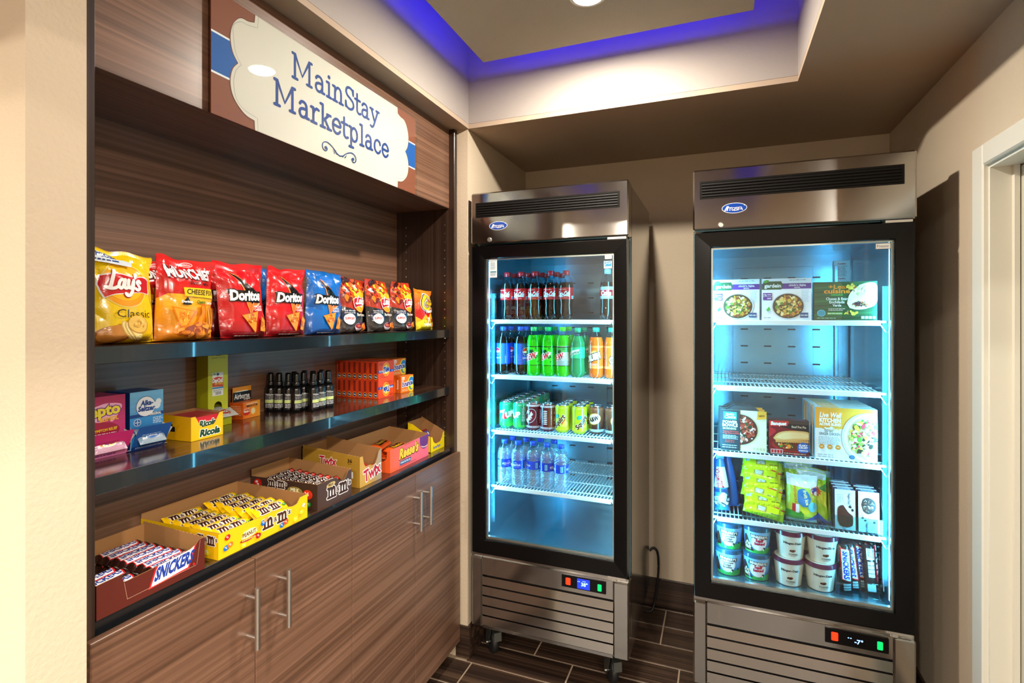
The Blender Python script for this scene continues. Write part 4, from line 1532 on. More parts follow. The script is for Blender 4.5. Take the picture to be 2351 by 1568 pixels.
# ---- yellow peanut carton
G['m'] = [[(-.03, .64), (.14, .64)], [(.14, .64), (.14, 0)], [(-.04, 0), (.30, 0)], [(.14, .40), (.22, .56), (.36, .64), (.48, .58), (.53, .42), (.53, .04)], [(.40, 0), (.68, 0)],
          [(.53, .40), (.61, .56), (.75, .64), (.87, .58), (.92, .42), (.92, .04)], [(.79, 0), (1.07, 0)]]
def mms(a, x, y, h, w, fill='4a2412', out='f4f2ee', rot=0.0, shear=0.0):
    """two slab-serif m with a small ampersand and an 's; h is the height of the m, w the width of the whole"""
    k = h / .70
    kx = w / 2.75
    c, s = math.cos(rot), math.sin(rot)
    def put(px, py):
        return (x + px * c - py * s, y + px * s + py * c)
    for wt, cc in ((.40, out), (.235, fill)):
        for ox in (-w * .5, w * .5 - 1.05 * kx):
            for st in G['m']:
                pts = smooth_path(st, 4) if len(st) > 4 else st
                a.stroke([put(ox + (p[0] + shear * p[1]) * kx, p[1] * k) for p in pts], wt * (k + kx) / 2 * .82, cc, True, False)
        a.L += 1
    q = put(0, h * .30)
    a.text('&', q[0], q[1], h * .5, out, .10, shear, 'C', h * .42, rot); a.text('&', q[0], q[1], h * .5, fill, .02, shear, 'C', h * .42, rot)
    q = put(w * .5 + h * .30, h * .45)
    a.text('\u2019s', q[0], q[1], h * .58, out, .10, 0, 'C', h * .5, rot); a.text('\u2019s', q[0], q[1], h * .58, fill, .02, 0, 'C', h * .5, rot)
def candy(a, x, y, r, c, rot=.3):
    a.ell(x, y, r * 1.25, r, c, 18, rot)
    l = lin(c)
    a.ell(x - r * .3, y + r * .35, r * .45, r * .25, tuple(min(1, v * .5 + .5) for v in l), 10, rot)
    a.text('m', x + r * .1, y - r * .3, r * .5, 'f8f4ec', .03)
def art_pea_front():
    a = Art(290, 68, 'f2c60c')
    mms(a, 172, 24, 24, 78, '4a2412', 'f4f2ee', .0)
    a.poly([(64, 24), (70, 40), (92, 43), (108, 40), (112, 30), (100, 24), (80, 22)], 'f6ecc0'); a.text('PEANUT', 88, 27.5, 9.5, '5a2a10', .03, 0, 'C', 40, .04)
    a.stroke(smooth_path([(62, 19), (84, 17), (112, 22)]), 4.5, 'b01c1c'); a.lines(66, 108, 18, 1, 3, 1.6, 'f6ecc0', 4)
    for x, y, c in ((24, 46, 'c0181c'), (20, 22, '1c6ac8'), (31, 26, 'f07a1c'), (70, 9, 'f0d81c'), (114, 16, 'b0181c'), (192, 14, '1c6ac8'), (206, 18, 'e8501c'), (240, 14, 'e8e020'), (262, 26, 'f0d81c')):
        candy(a, x, y, 6.5, c)
    candy(a, 128, 44, 7, '1c6ac8'); a.ell(136, 50, 8, 5, 'd8a860', 14, .5)
    a.food(268, 44, 12, 10, ['f4f0e0', 'e0b060', 'fff8e8'], 10, 2, 5, 4)
    return a
def art_pea_left():
    a = Art(272, 68, 'e8b60c')
    mms(a, 232, 34, 20, 54); mms(a, 40, 34, 17, 50)
    a.poly([(100, 34), (106, 50), (130, 52), (146, 48), (148, 38), (130, 33)], 'f6ecc0'); a.text('PEANUT', 124, 38, 8, '5a2a10', .03, 0, 'C', 38)
    candy(a, 172, 42, 8, '1c5aa8'); a.ell(182, 46, 8, 5, 'c8924a', 14, .4); candy(a, 240, 16, 8, 'e0cc1c'); candy(a, 216, 30, 6, 'c0301c')
    return a
def art_pbag():
    a = Art(100, 56, 'f4c40c')
    mms(a, 42, 27, 21, 60, '4a2412', 'f6f4ee', .0, .1)
    candy(a, 82, 16, 5, 'e8d81c'); candy(a, 88, 30, 5, '2a8a2c'); a.ell(76, 11, 5, 3, 'd8a860', 10)
    return a
K['pbag'] = Kind('candy_packet', 'candy packet', [('candy_packet', pillow(.104, .054, .019, art_pbag(), 4, 'f2c00c', 14, 8), ['film'])])
fp = [(0, .062), (.10, .060), (.20, .058), (.235, .050), (.25, .052), (.262, .066), (.29, .067)]
lp = [(0, .064), (.26, .060), (.272, .062)]
rp_ = zig(0, .066, .270, .072)
mbt = tray(.290, .272, 'f2c60c', fp, lp, rp_, .074, {'front': (art_pea_front(), fp), 'left': (art_pea_left(), [(0, .062), (.272, .064)])})
put_tray('wide yellow open carton of peanut chocolate candy packets', -1.2385, 1.050, mbt)
GP = 'yellow candy packets in the yellow carton'
pos = [('front', -1.148), ('second', -1.182), ('third', -1.218), ('fourth', -1.254), ('fifth', -1.290), ('rear', -1.328)]
for i, (nm, x) in enumerate(pos):
    for s, y, side in ((0, .985, 'near'), (1, 1.112, 'far')):
        K['pbag'].put('yellow peanut candy packet in the %s row of the %s column' % (nm, side), (x, y + rnd.uniform(-.006, .006), ZCT + .012 + (.020 if s else .014) + rnd.uniform(0, .003)), RZ + rnd.uniform(-.10, .10), GP, rnd.uniform(.58, .64))

# ---- brown carton of chocolate packets
def plaid(a, w, h, c1, c2):
    for i in range(int(w / 5) + 1):
        a.rect(i * 5, 0, i * 5 + 1.6, h, c1, False)
    a.L += 1
    for i in range(int(h / 5) + 1):
        a.rect(0, i * 5, w, i * 5 + 1.6, c2, False)
    a.L += 1
def art_br_front():
    a = Art(157, 86, '49332b')
    plaid(a, 157, 86, '3c2720', '5a4238')
    mms(a, 90, 22, 31, 88, '3a1c12', 'f4f2ee', 0)
    a.ell(58, 61, 20, 7, 'c8b070', 20, .1); a.text('MILK', 58, 58, 7, '3a1c12', .03, 0, 'C', 22)
    return a
def art_br_left():
    a = Art(262, 86, '3a2620')
    plaid(a, 262, 86, '2f1e18', '48332a')
    mms(a, 104, 52, 20, 62, '3a1c12', 'e8e4de', 0)
    a.ell(178, 48, 30, 14, '8c7a3a'); a.text('MILK', 178, 46, 11, 'f2ead0', .03, 0, 'C', 32)
    a.ell(228, 44, 18, 14, 'd8301c'); a.text('36', 224, 40, 10, 'f8f4ec', .04, 0, 'C', 15); candy(a, 232, 15, 7, '1c8a2c')
    candy(a, 30, 56, 14, 'b01c14')
    return a
def art_cbag():
    a = Art(132, 50, '2c1712')
    mms(a, 62, 25, 19, 76, '3a1c12', 'f4f2ee', 0, .1)
    candy(a, 114, 38, 7, 'c8201c'); candy(a, 106, 14, 5, '1c6ac8'); a.ell(22, 12, 10, 5, 'b89a50')
    return a
K['cbag'] = Kind('candy_packet', 'candy packet', [('candy_packet', pillow(.136, .052, .020, art_cbag(), 6, '2c1712', 14, 8), ['film'])])
fp = [(0, .077), (.085, .076), (.095, .060), (.115, .058), (.13, .062), (.140, .080), (.157, .083)]
lp = [(0, .077)] + zig(.02, .077, .262, .074)
rp_ = zig(0, .083, .262, .094)
mbt = tray(.157, .262, '49332b', fp, lp, rp_, .096, {'front': (art_br_front(), fp), 'left': (art_br_left(), [(0, .074), (.262, .077)])})
put_tray('dark brown plaid open carton of milk chocolate candy packets', -1.243, 1.324, mbt)
GC = 'brown candy packets in the plaid carton'
for i in range(7):
    nm = ['front', 'second', 'third', 'middle', 'fifth', 'sixth', 'rearmost'][i]
    K['cbag'].put('dark brown candy packet, %s of the row in the plaid carton' % nm, (-1.148 - i * .030, 1.322 + rnd.uniform(-.004, .004), ZCT + .036 + i * .001), RZ + rnd.uniform(-.05, .05), GC, .66)

# ---- gold carton of caramel biscuit bars
def art_tw_front():
    a = Art(122, 106, 'c39a45')
    a.hgrad(60, 0, 122, 106, 'b98f42', '9c9080')
    a.text('Twix', 70, 20, 38, 'f4f2ee', .09, .05, 'C', 92, .16); a.text('Twix', 70, 20, 38, 'b4142c', .035, .05, 'C', 92, .16)
    return a
def art_tw_left():
    a = Art(245, 112, 'a9802c')
    a.text('Twix', 110, 66, 28, 'f4f2ee', .07, .06, 'C', 72); a.text('Twix', 110, 66, 28, 'b4142c', .03, .06, 'C', 72)
    a.text('36', 204, 82, 12, '3a2208', .03, 0, 'C', 18); a.text('BARS', 204, 76, 3.6, '3a2208', .0, 0, 'C', 15)
    a.rect(196, 30, 218, 52, 'f0ece4'); a.lines(150, 190, 60, 3, 5, 2, '6a4a14', 4)
    return a
def art_gbar():
    a = Art(110, 34, 'b8862c')
    a.text('Twix', 50, 9, 17, 'f4f2ee', .08, .05, 'C', 50); a.text('Twix', 50, 9, 17, 'b4142c', .03, .05, 'C', 50)
    a.rect(88, 0, 110, 34, '9c1c20')
    return a
K['gbar'] = Kind('candy_bar', 'candy bar', [('candy_bar', pillow(.108, .034, .022, art_gbar(), 9, 'b8862c', 14, 8), ['film'])])
fp = [(0, .104), (.016, .104), (.022, .078), (.034, .060), (.085, .060), (.098, .078), (.106, .100), (.122, .106)]
lp = [(0, .104)] + zig(.004, .104, .245, .124)
rp_ = zig(0, .106, .245, .132)
mbt = tray(.122, .245, 'b98f3c', fp, lp, rp_, .120, {'front': (art_tw_front(), fp), 'left': (art_tw_left(), [(0, .122), (.245, .104)])})
put_tray('gold open carton of caramel biscuit bars behind the plaid carton', -1.246, 1.521, mbt)
for i in range(4):
    K['gbar'].put('gold and red biscuit bar, %s in the gold carton' % ['frontmost', 'second', 'third', 'rearmost'][i], (-1.150 - i * .040, 1.521, ZCT + .030), RZ + rnd.uniform(-.1, .1), 'biscuit bars in the gold carton', .25)
    K['gbar'].put('gold biscuit bar at the bottom of the gold carton, %s' % ['frontmost', 'second', 'third', 'rearmost'][i], (-1.152 - i * .040, 1.521, ZCT + .0032), RZ, 'biscuit bars in the gold carton')

# ---- orange-pink carton of peanut butter cups
def art_re_front():
    a = Art(275, 92, 'f06a5c')
    a.hgrad(0, 0, 275, 92, 'f4602c', 'ef6a86', 10)
    a.text('Reese\u2019s', 128, 38, 36, '5a2410', .10, .2, 'C', 130, .03); a.text('Reese\u2019s', 127, 39, 36, 'f6c81e', .045, .2, 'C', 130, .03)
    a.poly([(62, 12), (138, 12), (142, 28), (66, 28)], '1f4f7c'); a.text('2 PEANUT BUTTER CUPS', 102, 17, 7, 'eef4f8', .02, 0, 'C', 68)
    a.lines(60, 200, 7, 1, 3, 2, '8a2a3c', 5)
    a.poly(smooth_path([(206, 96), (210, 56), (228, 40), (250, 38), (268, 52), (275, 96)], 4), '6a3478'); a.ell(240, 50, 25, 8, 'e6c9b8', 20, -.1); a.ell(240, 54, 25, 8, '6a3478', 20, -.1)
    a.text('REESE\u2019S PEANUT BUTTER', 130, 82, 4, '8a1c2c', 0, 0, 'C', 70)
    return a
def art_re_left():
    a = Art(190, 96, 'f0602a')
    a.ell(150, 62, 26, 22, '7a2a14'); a.ell(140, 52, 12, 9, 'f0b84a')
    return a
def art_rpack():
    a = Art(120, 56, 'ee5a1c')
    a.poly([(18, 12), (104, 12), (100, 44), (22, 44)], '3a2016'); a.text('Reese\u2019s', 60, 20, 16, 'f4b81e', .03, .1, 'C', 66)
    return a
K['rpack'] = Kind('candy_packet', 'candy packet', [('candy_packet', pillow(.118, .056, .026, art_rpack(), 10, 'ee5a1c', 12, 8), ['film'])])
fp = [(0, .086), (.09, .086), (.18, .088), (.255, .090), (.275, .092)]
lp = [(0, .086), (.008, .085), (.016, .052), (.06, .050), (.07, .078), (.12, .086), (.19, .092)]
rp_ = zig(0, .092, .19, .106)
mbt = tray(.275, .190, 'f06a5c', fp, lp, rp_, .108, {'front': (art_re_front(), fp), 'left': (art_re_left(), [(0, .09), (.13, .078), (.135, .05), (.172, .052), (.178, .08), (.19, .086)])}, 'a88660')
put_tray('pink and orange open carton of peanut butter cups', -1.221, 1.776, mbt)
for i, (x, y, zz, rz, lab) in enumerate([(-1.255, 1.755, .052, .25, 'orange peanut butter cup packet lying on top in the pink carton'), (-1.195, 1.780, .040, .1, 'orange peanut butter cup packet at the front inside the pink carton'),
                                         (-1.255, 1.770, .024, 0, 'orange peanut butter cup packet under the top one in the pink carton'), (-1.198, 1.775, .012, -.1, 'orange packet at the bottom of the pink carton')]):
    K['rpack'].put(lab, (x, y, ZCT + zz), RZ + rz, 'peanut butter cup packets', .1)

# ---- small yellow carton
def art_y_front():
    a = Art(118, 70, 'f0d40e')
    a.text('Butterfinger', 52, 12, 11, '1c5ab0', .03, .15, 'C', 62, .03)
    return a
fp = [(0, .066), (.014, .064), (.024, .040), (.045, .030), (.080, .032), (.098, .048), (.106, .066), (.118, .070)]
lp = [(0, .066), (.02, .075), (.09, .116), (.115, .120)]
rp_ = zig(0, .070, .115, .126)
a = Art(115, 122, 'd8b814')
mbt = tray(.118, .115, 'f0d40e', fp, lp, rp_, .122, {'front': (art_y_front(), fp)}, 'a07c56')
put_tray('small yellow slope-sided open carton at the far end of the worktop', -1.193, 2.008, mbt)
def art_ypack():
    a = Art(96, 46, 'a81424')
    a.poly([(10, 8), (84, 10), (88, 38), (14, 36)], '2450a8'); a.text('Baby Ruth', 48, 16, 14, 'f4f2ee', .04, .1, 'C', 66, .03)
    return a
K['ypack'] = Kind('candy_bar', 'candy bar', [('candy_bar', pillow(.094, .046, .024, art_ypack(), 12, 'a81424', 12, 8), ['film'])])
K['ypack'].put('single red and blue candy bar leaning in the small yellow carton', (-1.222, 2.008, ZCT + .050), RZ, None, 1.1)

# ================================================================ MIDDLE SHELF
def dispenser(w, d, h, art, left, inner, base, chute_art, label, x, y, rz=0.0):
    """upright dispenser box with a scoop-shaped chute in its lower front"""
    mb = carton(w, d, h, base, art, left)
    sh, out = .056, .030
    mb.prism([(0, .0), (w, .0), (w + .010, sh * .72), (w * .80, sh * .92), (w * .5, sh), (w * .2, sh * .9), (-.010, sh * .74)], (-w / 2, -d / 2 - .0022, .0), (1, 0, 0), (0, -out, sh), .0016, base, 0, inner)
    for sx in (-1, 1):
        o = (sx * w / 2, -d / 2 - .001, 0.0)
        vs = [(sx * w / 2, -d / 2 - .001, .004), (sx * (w / 2 + .010), -d / 2 - out * .72, sh * .74), (sx * w / 2, -d / 2 - .001, sh * .98)]
        vs += [(v[0] - sx * .0012, v[1], v[2]) for v in vs]
        mb.add(vs, [(0, 1, 2), (5, 4, 3), (0, 3, 4, 1), (1, 4, 5, 2), (2, 5, 3, 0)], inner)
    n = Vector((0, -sh, -out)).normalized()
    k = math.hypot(sh, out) / sh
    mb.art(chute_art, lambda px, py, l: Vector((-w / 2 + px, -d / 2 - .0022, 0)) + Vector((0, -out, sh)).normalized() * py + n * (l + .0001))
    return tag(link('medicine_box', mb.mesh('medicine_box', [M['card']]), None, (x, y, Z2 + .0006), (0, 0, RZ + rz)), label, 'medicine box')

a = Art(100, 134, 'c8246e')
a.vgrad(0, 40, 100, 134, 'd83a86', 'b01850')
a.poly(smooth_path([(0, 84), (14, 74), (26, 86), (44, 78), (60, 84), (72, 76), (84, 90), (92, 112), (60, 118), (30, 112), (0, 116)], 4), 'f4b4d4')
a.ell(44, 58, 44, 20, 'a80e3c')
a.text('Pepto', 50, 92, 23, '7a2a8c', .10, .0, 'C', 76, .06); a.text('Pepto', 50, 92, 23, 'f7e23a', .045, 0, 'C', 76, .06)
a.text('BISMOL', 66, 79, 8.5, 'f2b81e', .04, 0, 'C', 38, .05)
a.ell(26, 60, 4.5, 4.5, '1c3c8c'); a.text('5', 26, 57.5, 5, 'ffffff', .03); a.text('SYMPTOM RELIEF', 58, 57, 6, 'f7d21e', .03, 0, 'C', 48, .04); a.lines(26, 84, 51, 2, 4, 2, 'f4c4d8', 3)
c = Art(100, 64, 'd82a7c'); c.rect(0, 0, 100, 16, 'f088c0'); c.rect(0, 16, 100, 21, '6a3ab0'); c.lines(12, 88, 40, 4, 6, 2, '8a1050', 6); c.lines(30, 90, 6, 1, 4, 2.5, '7a2a8c', 2)
dispenser(.098, .085, .133, a, Art(85, 134, 'a81850'), 'c8b8c0', 'd02a78', c, 'pink stomach medicine dispenser box at the near end of the middle shelf', -1.300, .742)
a = Art(78, 134, '2a86cc')
a.vgrad(0, 40, 78, 134, '2a7ac4', '7ac0ec')
a.rect(0, 74, 78, 82, '123c84'); a.rect(0, 54, 78, 74, '3a94d8')
a.ell(36, 98, 23, 24, '123c84', 32); a.ell(36, 98, 21.8, 22.8, 'f4f6fa', 32); a.ell(62, 98, 9, 9, 'e8f2fa', 12); a.ell(66, 106, 7, 7, 'e8f2fa', 12)
a.text('Alka-', 38, 101, 11, '1c3c8c', .05, .12, 'C', 28); a.text('Seltzer', 37, 88, 11, '1c3c8c', .05, .12, 'C', 38); a.text('ORIGINAL', 58, 75.5, 6, 'ffffff', .03, 0, 'C', 28)
a.ell(16, 63, 8.5, 8.5, 'e8f2fa', 20); a.ell(16, 63, 7.3, 7.3, '2a66b0', 20); a.rect(15.2, 57, 16.8, 69, 'e8f2fa', False); a.rect(10, 62.2, 22, 63.8, 'e8f2fa'); a.lines(52, 76, 68, 4, 4, 1.8, 'e8f2fa', 3)
c = Art(78, 64, '1c5cb0'); c.rect(0, 0, 78, 10, '123c84'); c.lines(14, 68, 40, 4, 6, 1.8, 'bcd8f0', 6); c.text('36 POUCHES OF 2 EFFERVESCENT TABLETS', 40, 4, 4, 'dce8f4', 0, 0, 'C', 64)
dispenser(.076, .085, .133, a, Art(85, 134, '14306c'), 'd0d4d8', '1c5cb0', c, 'blue effervescent tablet dispenser box beside the pink medicine box', -1.300, .841)
def art_sachet(col, logo, lc):
    a = Art(62, 40, col)
    a.ell(30, 20, 18, 10, lc); a.text(logo, 30, 16, 8, '5a1a5a' if logo[0] == 'P' else 'e8f2fa', .04, 0, 'C', 26); a.lines(4, 58, 36, 2, 4, 1.8, '8a8a98', 2)
    return a
K['sp'] = Kind('medicine_sachet', 'sachet', [('medicine_sachet', pillow(.066, .040, .008, art_sachet('c89cb4', 'Pepto', 'f0b01e'), 3, 'e8d0dc', 10, 6), ['film'])])
K['sa'] = Kind('medicine_sachet', 'sachet', [('medicine_sachet', pillow(.062, .040, .008, art_sachet('94a8b8', 'Alka', '1c6cc0'), 5, '3a8acc', 10, 6), ['film'])])
K['sp'].put('white and pink sachet lying in the chute of the pink box', (-1.2455, .748, Z2 + .030), RZ, None, .95)
K['sa'].put('grey and blue sachet lying in the chute of the blue box', (-1.2455, .840, Z2 + .030), RZ, None, .95)

# yellow lozenge carton with packets
def art_ri_front():
    a = Art(92, 62, 'f2bc08')
    a.text('Ricola', 53, 8, 16, 'f8f4e8', .12, .2, 'C', 56, .02); a.text('Ricola', 53, 8, 16, '12402c', .055, .2, 'C', 56, .02)
    return a
def art_ri_left():
    a = Art(98, 62, 'e8ac06')
    a.text('Ricola', 14, 22, 16, '101010', .06, .2, 'C', 56)
    return a
fp = [(0, .060), (.012, .060), (.028, .030), (.066, .032), (.082, .060), (.092, .061)]
lp = [(0, .060), (.098, .062)]
mbt = tray(.092, .098, 'f2bc08', fp, lp, [(0, .061), (.098, .064)], .064, {'front': (art_ri_front(), fp), 'left': (art_ri_left(), [(0, .062), (.098, .060)])}, 'e8e0c8')
tag(link('lozenge_carton', mbt.mesh('lozenge_carton', [M['card'], M['kraft']]), None, (-1.263, .964, Z2 + .0006), (0, 0, RZ + .03)), 'yellow open carton of herbal lozenges on the middle shelf', 'box')
a = Art(84, 54, 'c81c2c')
a.text('Ricola', 46, 28, 15, 'f8f4e8', .12, .2, 'C', 46, .02); a.text('Ricola', 46, 28, 15, '12402c', .05, .2, 'C', 46, .02); a.ell(18, 34, 6, 6, 'e05a6a'); a.lines(20, 76, 20, 4, 5, 2, 'f0b0b0', 5)
K['loz'] = Kind('lozenge_packet', 'packet', [('lozenge_packet', carton(.084, .0145, .054, 'b41828', a, None, None, Art(84, 14.5, 'd83a48')), ['card'])])
for i in range(6):
    K['loz'].put('red lozenge packet, %s of the row in the yellow carton' % ['frontmost', 'second', 'third', 'fourth', 'fifth', 'rearmost'][i], (-1.2245 - i * .0150, .964, Z2 + .0034), RZ + .03, 'red lozenge packets')

# tall yellow-green cold medicine dispenser
w, d, h = .064, .046, .214
mb = MB()
arch = [(-.013 + .0, 0)] 
hole = [(w / 2 - .013, .030), (w / 2 - .013, .054)] + [(w / 2 + .013 * math.cos(PI - PI * i / 8), .054 + .013 * math.sin(PI * i / 8)) for i in range(1, 8)] + [(w / 2 + .013, .054), (w / 2 + .013, .030)]
P = [(0, 0), (w / 2 - .013, 0)] + hole + [(w / 2 + .013, 0), (w, 0), (w, h), (0, h)]
mb.prism(P, (-w / 2, -d / 2, 0), (1, 0, 0), (0, 0, 1), .0014, 'c8cc12', 0)
mb.box(-w / 2, -w / 2 + .0014, -d / 2 + .0014, d / 2, 0, h, 'a8a80e').box(w / 2 - .0014, w / 2, -d / 2 + .0014, d / 2, 0, h, 'a8a80e').box(-w / 2 + .0014, w / 2 - .0014, d / 2 - .0014, d / 2, 0, h, '8a8a0c').box(-w / 2 + .0014, w / 2 - .0014, -d / 2 + .0014, d / 2 - .0014, 0, .0014, '8a8a0c')
mb.box(-w / 2 + .0014, w / 2 - .0014, -d / 2 + .0014, d / 2 - .0014, h - .0014, h, 'a8a80e')
mb.box(-w / 2 - .004, w / 2 + .004, -d / 2 - .022, -d / 2 - .0005, .026, .0275, 'c0c412').box(-w / 2 + .004, w / 2 - .004, -d / 2 - .020, -d / 2 - .0006, .0, .026, 'b4b810')
a = Art(64, 214)
a.text('Convenient Travel Dose', 33, 190, 5, '4a4a10', .0, .1, 'C', 46); a.ell(33, 207, 16, 10, '3a4a20'); a.ell(33, 207, 14.5, 8.5, 'd8dc60')
a.rect(13, 84, 48, 150, 'f2f2ee'); a.poly([(13, 134), (30, 138), (48, 134), (48, 108), (13, 110)], 'd84a1c'); a.text('DayQuil', 30, 122, 11, 'ffffff', .05, .05, 'C', 32); a.text('SEVERE', 33, 115, 6, 'f2c81e', .03, .05, 'C', 26)
a.rect(13, 104, 48, 108, '2a8cc8'); a.lines(16, 45, 99, 2, 4, 2, '8a8a8a', 4); a.barcode(21, 86, 42, 96); a.ell(30, 145, 4, 4, '1c5a5a'); a.ell(19, 146, 4, 2, '4aa82c')
mb.flat(a, (-w / 2, -d / 2, 0), (1, 0, 0), (0, 0, 1))
tag(link('medicine_box', mb.mesh('medicine_box', [M['card']]), None, (-1.356, 1.094, Z2 + .0006), (0, 0, RZ)), 'tall yellow-green cold medicine dispenser box reaching up to the shelf above', 'medicine box')
K['sd'] = Kind('medicine_sachet', 'sachet', [('medicine_sachet', pillow(.040, .052, .008, art_sachet('d8d8d4', 'VICKS', 'c83a1c'), 7, 'c8c8c4', 8, 8), ['film'])])
K['sd'].put('silver and red sachet sticking out of the arched opening of the tall yellow-green box', (-1.326, 1.094, Z2 + .034), RZ, None, .5)

# orange vitamin box with a header card
a = Art(76, 50, 'f07a1c')
a.hgrad(0, 0, 76, 50, 'f0701c', 'f2a028'); a.text('HELPS SUPPORT YOUR', 42, 41, 4.5, 'fff2d0', .02, 0, 'C', 44); a.text('IMMUNE SYSTEM', 42, 34, 6.5, '3a2410', .03, 0, 'C', 44)
a.ell(20, 20, 15, 10, 'd0281c'); a.text('Vitamin C', 20, 19, 7, 'fff2d0', .04, .1, 'C', 26); a.text('BLAST OF', 20, 27, 4, 'fff2d0', .02, 0, 'C', 18); a.ell(46, 20, 10, 11, 'f7c860'); a.ell(46, 20, 7, 8, 'f4e0b0')
b = Art(50, 50, 'd85a16'); b.lines(6, 44, 38, 6, 5, 1.8, 'f7d0a0', 8)
mb = carton(.076, .044, .050, 'e8701a', a, b)
mb.box(-.038, .036, .010, .0115, .050, .094, 'ef8c1e')
c = Art(74, 44, 'f09a1e'); c.rect(0, 0, 74, 29, '141210'); c.rect(12, 29, 60, 32, 'f4ead0'); c.text('Airborne', 36, 8, 16, 'f8f6f0', .02, 0, 'C', 60); c.text('Original', 56, 2.5, 5.5, 'f8f6f0', .02, 0, 'C', 26)
mb.flat(c, (-.038, .0099, .050), (1, 0, 0), (0, 0, 1))
tag(link('vitamin_box', mb.mesh('vitamin_box', [M['card']]), None, (-1.357, 1.207, Z2 + .0006), (0, 0, RZ + .10)), 'orange vitamin tablet box with black header card behind the lozenge carton', 'medicine box')

# black spray bottles
a = Art(114, 70)
a.rect(36, 6, 80, 58, '1c1d20'); a.text('TRESemm\u00e9', 58, 50, 5.5, 'd8dce0', .03, 0, 'C', 34); a.rect(40, 26, 76, 36, 'c8d88a'); a.lines(42, 74, 45, 3, 4.5, 1.6, 'b8bcc0', 3); a.lines(42, 74, 21, 3, 4.5, 1.8, 'e8ecf0', 5)
a.text('KERATIN', 14, 12, 6, 'c8d88a', .02, 0, 'C', 40, PI / 2); a.rect(102, 12, 106, 48, '3a4440')
R_ = .0178
body = MB().lathe([(.0165, 0), (.0178, .002), (.0178, .072), (.0165, .079), (.0125, .084), (.0105, .086)], 22, '0c0d0f')
body.art(a, lambda x, y, l: ((R_ + l) * math.sin((x - .058) / R_), -(R_ + l) * math.cos((x - .058) / R_), y + .004), 5.0)
coll = MB().lathe([(.0115, .0862), (.0122, .088), (.0122, .097), (.011, .099)], 18, '17181a')
capm = MB().lathe([(.0098, .0992), (.0098, .121), (.0088, .125), (.0068, .127)], 18, '0a0b0c')
K['spray'] = Kind('spray_bottle', 'bottle', [('body', body, ['gloss']), ('collar', coll, ['gloss']), ('cap', capm, ['gloss'])])
sp = [(-1.365, 1.314, 0), (-1.337, 1.322, .2), (-1.306, 1.330, .4), (-1.276, 1.334, .75), (-1.280, 1.370, .5), (-1.236, 1.366, .9), (-1.240, 1.403, .7), (-1.238, 1.439, .6),
      (-1.318, 1.368, .4), (-1.312, 1.408, .5), (-1.276, 1.409, .5), (-1.274, 1.448, .5)]
for i, (x, y, q) in enumerate(sp):
    lab = ['black spray bottle at the near end of the back row', 'black spray bottle, second from the near end of the back row', 'black spray bottle, third from the near end of the back row',
           'black spray bottle standing forward of the near group, label turned', 'black spray bottle in the gap between the two forward bottles', 'black spray bottle standing furthest forward, green-striped label in view',
           'black spray bottle second from the detergent boxes', 'black spray bottle touching the orange detergent boxes', 'black spray bottle in the rear, behind the near forward bottle',
           'black spray bottle in the rear, behind the gap bottle', 'black spray bottle in the rear, behind the foremost bottle', 'black spray bottle in the rear, nearest the detergent boxes'][i]
    K['spray'].put(lab, (x, y, Z2 + .0004), RZ - .85 + q, 'black spray bottles on the middle shelf')

# detergent boxes
def art_tide(inv):
    a = Art(100, 70, 'e8481c')
    a.rect(0, 26, 100, 36, '1c3c9c')
    a.ell(50, 38, 23, 27, 'f2b01e', 28); a.ell(50, 38, 19, 23, 'f47a1c', 28); a.ell(50, 38, 15, 18, 'f8d84a', 28)
    a.text('Tide', 50, 29, 19, 'ffffff', .11, .1, 'C', 36, .15); a.text('Tide', 50, 29, 19, '1c3c9c', .06, .1, 'C', 36, .15)
    a.lines(4, 30, 34, 2, 4, 2, 'e8e8f4', 3); a.lines(6, 60, 18, 3, 5, 1.6, 'b0301c', 4); a.rect(84, 28, 92, 34, '7aa0e0'); a.rect(6, 56, 26, 64, 'c83a18')
    if inv:
        a.t = [(*((100 - p[0], 70 - p[1]) for p in t[:3]), t[3], t[4]) for t in a.t]
    return a
s = Art(24, 70, 'dc4420')
s.rect(7, 26, 17, 66, '8c2a16'); s.ell(12, 13, 9.5, 9.5, 'f2b01e', 16); s.ell(12, 13, 7.8, 7.8, '1c2c6c', 16); s.text('Tide', 12, 10.5, 5, 'f4f0e8', .04, .1, 'C', 11)
K['tide'] = Kind('detergent_box', 'detergent box', [('detergent_box', carton(.100, .0238, .0692, 'e04a20', art_tide(False), s, None, Art(100, 23.8, 'e8643a')), ['card'])])
K['tidei'] = Kind('detergent_box', 'detergent box', [('detergent_box', carton(.100, .0238, .0692, 'e04a20', art_tide(True), s, None, Art(100, 23.8, 'e8643a')), ['card'])])
ordn = ['frontmost', 'second', 'third', 'fourth', 'fifth', 'sixth', 'seventh', 'rearmost']
for lev in (0, 1):
    for i in range(8):
        K['tidei' if lev == 0 else 'tide'].put('small orange detergent box, %s in the %s row' % (ordn[i], ['lower', 'upper'][lev]), (-1.1995 - i * .0242, 1.7025, Z2 + .0005 + lev * .0696), RZ, 'orange detergent boxes in two rows')
a = Art(88, 68, 'f0761c')
a.ell(72, 32, 26, 33, 'f2cf2a', 28); a.ell(74, 34, 21, 27, '2a7cc0', 28); a.ell(72, 26, 16, 15, '2a8c6a'); a.ell(78, 20, 12, 9, 'e8d82a')
a.text('bounce', 44, 26, 22, 'ffffff', .10, .15, 'C', 68, .06); a.text('bounce', 44, 26, 22, '3a2a8c', .03, .15, 'C', 68, .06); a.rect(8, 52, 24, 64, 'f4f0ea'); a.text('15', 16, 54, 7, 'c83a2c', .04); a.lines(6, 56, 12, 2, 5, 2, 'fbe0b0', 6)
